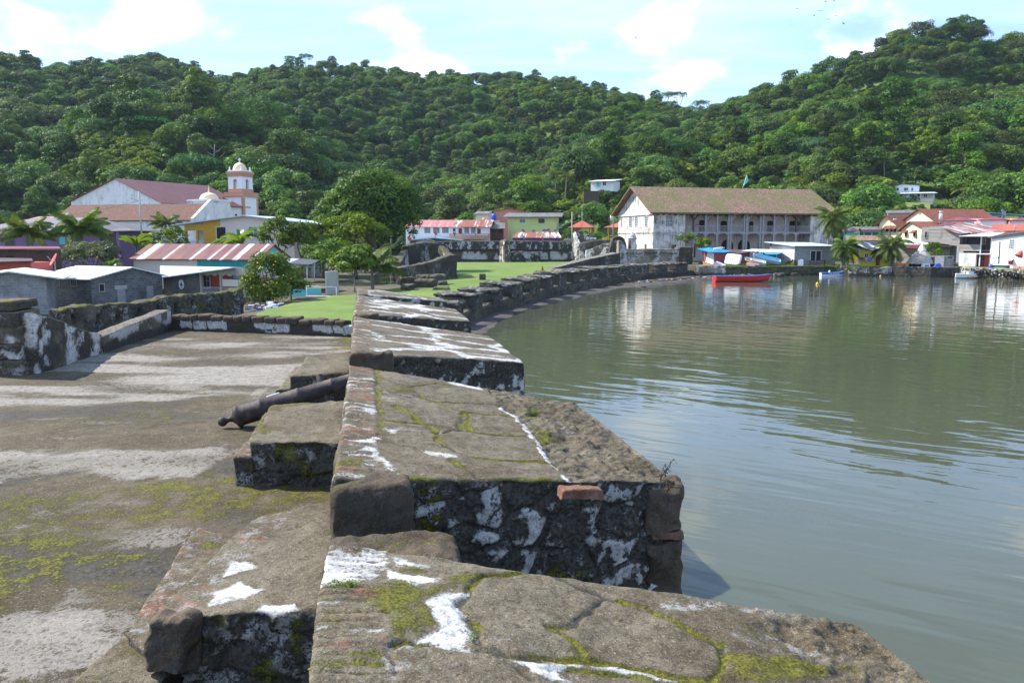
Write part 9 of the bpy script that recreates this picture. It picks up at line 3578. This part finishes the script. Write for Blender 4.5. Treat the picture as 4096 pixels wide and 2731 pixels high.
 for nm, px, py, Y, w, hh, m, lab, cat in (('crate', 3602, 1065, 110.0, .75, .45, 'boat_orange', 'orange-red slatted plastic crate, left one of two by the thatched hut', 'crate'), ('crate', 3628, 1066, 109.8, .45, .42, 'boat_orange', 'orange-red slatted plastic crate, right one of two by the thatched hut', 'crate')):
  q = atY(px, py, Y)
  t = thing(nm, (q[0], Y, QZ), lab, cat, 'orange crates by the thatched hut')
  f = Frame((q[0] - w / 2, Y, QZ), 0)
  b = MB(f)
  for k in range(4):
   b.box(0, w, 0, .03, .02 + k * hh / 4, .02 + k * hh / 4 + hh / 6)
   b.box(0, w, .47, .5, .02 + k * hh / 4, .02 + k * hh / 4 + hh / 6)
  for u in (0, w * .33, w * .66, w - .05):
   b.box(u, u + .05, .031, .469, 0, hh)
  b.build('slats', M[m], t)
  b = MB(f)
  b.box(.02, w - .02, .04, .46, .0, .03)
  b.build('bottom', M[m], t)
 q = atY(3704, 1070, 108.6)
 t = thing('cool_box', (q[0], 108.6, QZ), 'white cool box with blue printed side, in front of the thatched hut', 'cool box')
 f = Frame((q[0] - .52, 108.5, QZ))
 b = MB(f)
 b.prism([(0, 0), (1.04, 0), (1.0, .36), (.08, .36)], 0, .5)
 b.build('box', M['boat_white'], t)
 b = MB(f)
 b.prism([(.3, .06), (.85, .06), (.85, .26), (.3, .26)], -.008, .0)
 b.build('print', M['boat_blue'], t)
 b = MB(f)
 b.box(.04, 1.02, -.03, .53, .362, .44)
 b.build('lid', M['boat_white'], t)
 q = atY(3750, 1070, 108.0)
 b = MB(Frame((q[0], 108.0, QZ)))
 rg = np.random.default_rng(4)
 V = [(-.5, -.25, 0), (.45, -.25, 0), (.5, .3, 0), (-.45, .3, 0), (-.28, -.12, .42), (.22, -.14, .55), (.32, .15, .5), (-.2, .15, .4)]
 b.mesh(V, [(0, 1, 5, 4), (1, 2, 6, 5), (2, 3, 7, 6), (3, 0, 4, 7), (4, 5, 6, 7)])
 tag(b.build('tarpaulin_heap', M['blue']), 'blue tarpaulin heap in front of the block hut', 'tarpaulin')
 t = thing('hill_house', atY(3640, 790, 186), 'two-storey cream hill house with a long zinc porch roof', 'house')
 f = frame_px(3572, 187, 3724, 184, 0.0)
 zb, h = z(f, 3650, 806)[1] - 2.0, z(f, 3650, 774)[1]
 b = MB(f)
 b.box(0, f.W, 1.2, 7, zb, h)
 b.build('wall', M['beige'], t)
 b = MB(f)
 b.box(0, f.W, 0, 1.2, zb, z(f, 3650, 796)[1])
 b.build('porch_floor', M['beige'], t)
 b = MB(f)
 b.slab([(-.5, -.5, h), (f.W + .6, -.5, h), (f.W + .4, 5, h + .5), (-.4, 5, h + .5)], .1)
 b.build('porch_roof', M['zinc_blue'], t)
 posts(t, f, [.1, f.W * .32, f.W * .64, f.W - .1], .1, zb + 1, h, 'wood_white', .1, 'porch_column')
 railing(t, f, .1, f.W * .62, .1, z(f, 3650, 795)[1], z(f, 3650, 788)[1], 'wood_white', 24)
 for a, c in ((3590, 3610), (3640, 3656), (3696, 3708)):
  window(t, f, a, 777, c, 788, 'pane', 'wood_white', (2, 1), 1.2)
 panel(t, f, 3671, 776, 3681, 797, 'wood_brown', 'door', 1.2)
 u = frame_px(3560, 192, 3662, 190, 0.0)
 b = MB(u)
 hu, pk = z(u, 3600, 744)[1], z(u, 3611, 738)
 gable_front(t, u, u.W, 6, hu, pk[0], pk[1], hu, 'white', 'zinc_grey', .6, .5, zb)
 for a, c in ((3580, 3594), (3617, 3632), (3646, 3652)):
  window(t, u, a, 752, c, 763, 'pane', 'wood_white', (2, 1))
 b = MB()
 pts = [on_hill(px, Y) for px, Y in ((3520, 168), (3680, 168), (3690, 183), (3560, 183))]
 n = 10
 V, F = [], []
 for i in range(n + 1):
  for j in range(n + 1):
   px, Y = 3515 + 170 * i / n, 167 + 17 * j / n
   x, y, w = on_hill(px, Y)
   V.append((x, y, np.interp(Y, [167, 184], [zat(852, 167), zat(812, 184)]) + .1))
 for i in range(n):
  for j in range(n):
   k = i * (n + 1) + j
   F.append((k, k + n + 1, k + n + 2, k + 1))
 b.mesh(V, F)
 tag(b.build('garden_lawn', M['hillgrass']), kind='structure')
 t = thing('salmon_house', atY(3340, 790, 190), 'salmon arcaded house with a yellow roof edge, above the right end of the tiled roof', 'house')
 f = frame_px(3290, 191, 3405, 189, 0.0)
 h, zb = z(f, 3350, 781)[1], z(f, 3350, 806)[1] - 3
 b = MB(f)
 b.box(0, f.W, .8, 5, zb, h)
 b.build('wall', M['salmon'], t)
 b = MB(f)
 b.slab([(-.5, -.5, h + .05), (f.W + .5, -.5, h + .05), (f.W + .5, 5.3, h + .4), (-.5, 5.3, h + .4)], .2)
 b.build('roof', M['cream'], t)
 for px in (3345, 3362, 3382):
  a, w1 = z(f, px, 785, .8)
  b = MB(f)
  b.prism(arch_poly(a, a + .75, zb + 3.2, w1, 8), .77, .81)
  b.build('arch', M['opening'], t)
 t = thing('zinc_roof_house', atY(3570, 855, 158), 'grey house with a low zinc roof among the trees, above the cream building', 'house')
 f = frame_px(3545, 160, 3660, 158, 0.0)
 gable_side(t, f, f.W, 5, z(f, 3600, 853)[1], z(f, 3600, 842)[1], 'concrete', 'zinc_grey', .4, .4)
 for i, (a, c, Y, pe, pt, lab, wall) in enumerate(((3772, 3890, 128, 884, 868, 'faded red hip roof, leftmost of three behind the wooden house', 'white'), (3915, 4010, 126, 881, 866, 'red hip roof on a white tower-like house, middle one of three', 'white'), (4035, 4150, 126, 883, 869, 'red hip roof at the right edge, rightmost of three', 'white'))):
  t = thing('red_roof_house', atY((a + c) / 2, 900, Y), lab, 'house', 'houses with red hip roofs behind the wooden house')
  f = frame_px(a, Y, c, Y - 2, 0.0)
  h = z(f, (a + c) / 2, pe)[1]
  hip(t, f, f.W, 5, h, h + (pe - pt) * Y / FPX, wall, 'zinc_maroon', .35, QZ)
 t = thing('orange_roof_house', atY(4050, 915, 118), 'house with a plain orange-red roof behind the white house at the right edge', 'house')
 f = frame_px(3975, 119, 4230, 115, 0.0)
 h = z(f, 4050, 924)[1]
 gable_side(t, f, f.W, 6, h, h + .95, 'white', 'zinc_orange', .3, .3, QZ)
 t = thing('long_red_roof_house', atY(3930, 900, 132), 'long house with a faded pink-red roof, behind the red hip roofs', 'house')
 f = frame_px(3850, 133, 4090, 131, 0.0)
 h = z(f, 3950, 897)[1]
 gable_side(t, f, f.W, 6, h, h + .9, 'white', 'zinc_pink', .3, .3, QZ)
 t = thing('teal_house', atY(3950, 860, 150), 'teal house with a grey roof and a yellow porch, above the red hip roofs', 'house')
 f = frame_px(3892, 151, 4080, 149, 0.0)
 pk = z(f, 3965, 853)
 gable_front(t, f, f.W, 6, z(f, 3892, 861)[1], pk[0], pk[1], z(f, 4080, 862)[1], 'teal', 'zinc_blue', .5, .5, QZ)
 panel(t, f, 4020, 865, 4072, 890, 'yellow', 'porch_panel')
 window(t, f, 3990, 864, 4004, 876, 'pane', 'wood_white', (2, 1))
 t = thing('grey_hut', atY(4085, 750, 200), 'small grey hut among the trees at the right edge of the slope', 'hut')
 f = frame_px(4066, 201, 4140, 199, 0.0)
 h, zb = z(f, 4090, 742)[1], z(f, 4090, 765)[1] - 3
 b = MB(f)
 b.box(0, f.W, 0, 4, zb, h)
 b.build('wall', M['beige'], t)
 b = MB(f)
 b.slab([(-.5, -.5, h + .05), (f.W + .4, -.5, h + .05), (f.W + .4, 4.4, h + .5), (-.5, 4.4, h + .5)], .12)
 b.build('roof', M['zinc'], t)
 window(t, f, 4074, 748, 4084, 758, 'opening', 'beige', (1, 1))
 for nm, px, Y, a, c, r, m, lab, arms in (('utility_pole', 3759, 124, 846, 900, .10, 'concrete', 'pale concrete pole with a lamp behind the big red tiled gable', [('lamp', 3768, 848, 850), ('tank', 3763, 868, 868)]), ('utility_pole', 3560, 130, 880, 950, .06, 'wood_brown', 'thin dark pole against the cream wall', [('lamp', 3583, 878, 884)]), ('utility_pole', 4058, 116, 897, 930, .08, 'wood_grey', 'wooden pole with a crossarm before the orange-red roof', [('bar', 4066, 912, 912)]), ('utility_pole', 3665, 117, 912, 960, .06, 'wood_brown', 'short dark pole at the left corner of the wooden house', [])):
  pole(nm, px, Y, a, c, r, m, lab, 'utility pole', arms)
 dish(4012, 851, 148, .7, .6, 'dish_grey', 'pale satellite dish on the teal house roof')
 dish(3634, 760, 189, .3, -.4, 'dish_grey', 'pale red satellite dish on the porch roof of the two-storey hill house')

right_shore()

# small things
def details():
 for (a, c, sag, lab) in (((571, 800, 82), (-200, 870, 95), 1.0, 'power line running left from the street lamp pole'), ((571, 815, 82), (900, 905, 66), 1.2, 'power line running right from the street lamp pole'), ((2287, 866, 149), (2452, 868, 152), .8, 'power line between the two utility poles by the kiosks'), ((2452, 860, 152), (2800, 1000, 121), 1.0, 'power line sloping down across the customs house front')):
  p, q = atY(*a), atY(*c)
  b = MB()
  b.tube([p + (q - p) * i / 12 - np.array([0, 0, sag * 4 * (i / 12) * (1 - i / 12)]) for i in range(13)], .012, 4)
  tag(b.build('power_line', M['black']), lab, 'cable')
 V = 240.0
 proto = None
 pts = [(3304, 8), (3335, 6), (3283, 46), (3256, 64), (3312, 79), (3376, 96), (3343, 66), (3190, 36), (2543, 152), (131, 54), (133, 119)]
 for i, (px, py) in enumerate(pts):
  p = atY(px, py, V)
  if proto is None:
   b = MB(Frame(p, .5))
   b.lathe([(0, -.35), (.09, -.2), (.12, .05), (.06, .3), (0, .42)], p, 8, (.3, 1, 0)) if False else None
   b.mesh([(0, .38, .02), (.10, 0, 0), (0, 0, .10), (-.10, 0, 0), (0, 0, -.08), (0, -.40, 0)], [(0, 1, 2), (0, 2, 3), (0, 3, 4), (0, 4, 1), (5, 2, 1), (5, 3, 2), (5, 4, 3), (5, 1, 4)])
   for s in (1, -1):
    b.mesh([(s * .06, .16, .04), (s * .5, .2, .16), (s * .95, .02, .22), (s * .5, -.12, .14), (s * .06, -.16, .03), (s * .5, .05, .12)], [(0, 1, 5), (1, 2, 5), (2, 3, 5), (3, 4, 5), (4, 0, 5)])
   proto = b.build('bird', M['black'])
   for v in proto.data.vertices:
    v.co = v.co - Vector(p)
   proto.location = p
   tag(proto, 'black bird soaring in the sky', 'bird', 'black birds soaring high in the sky')
  else:
   o = copy_tree(proto, p, i * 1.3, .8 + .3 * (i % 3) / 2)
 for px, py, s, lab in ((2640, 1925, .20, 'dry brown weed stalk at the outer edge of the second merlon, upper one'), (2668, 1958, .13, 'dry brown weed stalk curling over the outer corner of the second merlon')):
  u, v = px_top([(px, py)])[0]
  p = FP.P(u, v, top_z(u) - .02)
  b = MB()
  rg = random.Random(px)
  for k in range(4):
   e = p + np.array([rg.uniform(-.02, .12), rg.uniform(-.05, .05), s * rg.uniform(.6, 1.0)]) * 1.0
   m = (p + e) / 2 + np.array([rg.uniform(-.02, .02), 0, 0])
   b.tube([p, m, e, e + (.03, 0, -.03)], [.004, .003, .003, .002], 4)
   for j in range(6):
    c = m + (e - m) * j / 5
    b.lathe([(0, -.008), (.009, 0), (0, .008)], tuple(c + (rg.uniform(-.02, .02), 0, .0)), 5)
  tag(b.build('dry_weed', M['wood_brown']), lab, 'weed')
 rg = np.random.default_rng(6)
 u, v = px_top([(2135, 1655)])[0]
 C0 = FP.P(u, v, top_z(u) - .01)
 n = 90
 az = rg.uniform(0, 6.28, n)
 tip = C0 + np.c_[np.cos(az) * rg.uniform(.05, .22, n), np.sin(az) * rg.uniform(.05, .22, n), rg.uniform(.03, .12, n)]
 bs = C0 + np.c_[rg.normal(0, .03, n), rg.normal(0, .03, n), np.zeros(n)]
 s = np.c_[-np.sin(az), np.cos(az), az * 0] * .003
 Vv = np.stack([bs - s, bs + s, tip + s * .3, tip - s * .3], 1).reshape(-1, 3)
 o = np_object('dry_tuft', Vv, np.arange(4 * n).reshape(n, 4), M['leaf_grey'], None, None, np.ones(n), False)
 tag(o, 'small dry grass tuft on the rubble edge of the second merlon', 'tuft')
 pts = [(1330 + 8 * k, 2342 + 2 * (k % 3)) for k in range(12)] + [(1330, 2480), (1470, 2445), (1290, 2665), (1885, 2560), (1890, 2545), (1880, 2470)]
 C, N, S_ = [], [], []
 for px, py in pts:
  u, v = px_top([(px, py)])[0]
  for k in range(26):
   C.append(FP.P(u + rg.normal(0, .018), v + rg.normal(0, .018), top_z(max(u, 0)) + rg.uniform(-.005, .028)))
   N.append(rg.normal(size=3) + (0, 0, 1.2))
   S_.append(rg.uniform(.006, .013))
 Vv, F = leaves_mesh(np.array(C), np.array(N), np.array(S_), rg, 1.3)
 o = np_object('weeds', Vv, F, M['leaf_lime'], None, None, rg.random(len(F)), False)
 tag(o, 'tiny bright green weeds in the joints of the nearest stones', kind='stuff')
 q = atZ(2835, 1100, .2)
 b = MB()
 for (x0, x1, y0, z1) in ((2760, 2790, 1092, .5), (2775, 2800, 1095, .75), (2480, 2530, 1118, .25)):
  a, c = atZ(x0, y0, .2), atZ(x1, y0 + 6, .25)
  b.tube([a, (a + c) / 2 + (0, 0, z1), c], [.06, .08, .03], 6)
 tag(b.build('driftwood', M['wood_brown']), 'old driftwood branches on the dark beach', 'driftwood')

details()

def haze():
 b = MB()
 b.box(-520, 900, -60, 720, -2, 175)
 o = b.build('haze', bpy.data.materials.new('haze'))
 m = o.data.materials[0]
 m.use_nodes = True
 m.node_tree.nodes.clear()
 ou = m.node_tree.nodes.new('ShaderNodeOutputMaterial')
 v = m.node_tree.nodes.new('ShaderNodeVolumePrincipled')
 v.inputs['Color'].default_value = (0.66, 0.84, 1.0, 1)
 v.inputs['Density'].default_value = 0.00008
 m.node_tree.links.new(v.outputs[0], ou.inputs['Volume'])
 tag(o, kind='stuff')

haze()
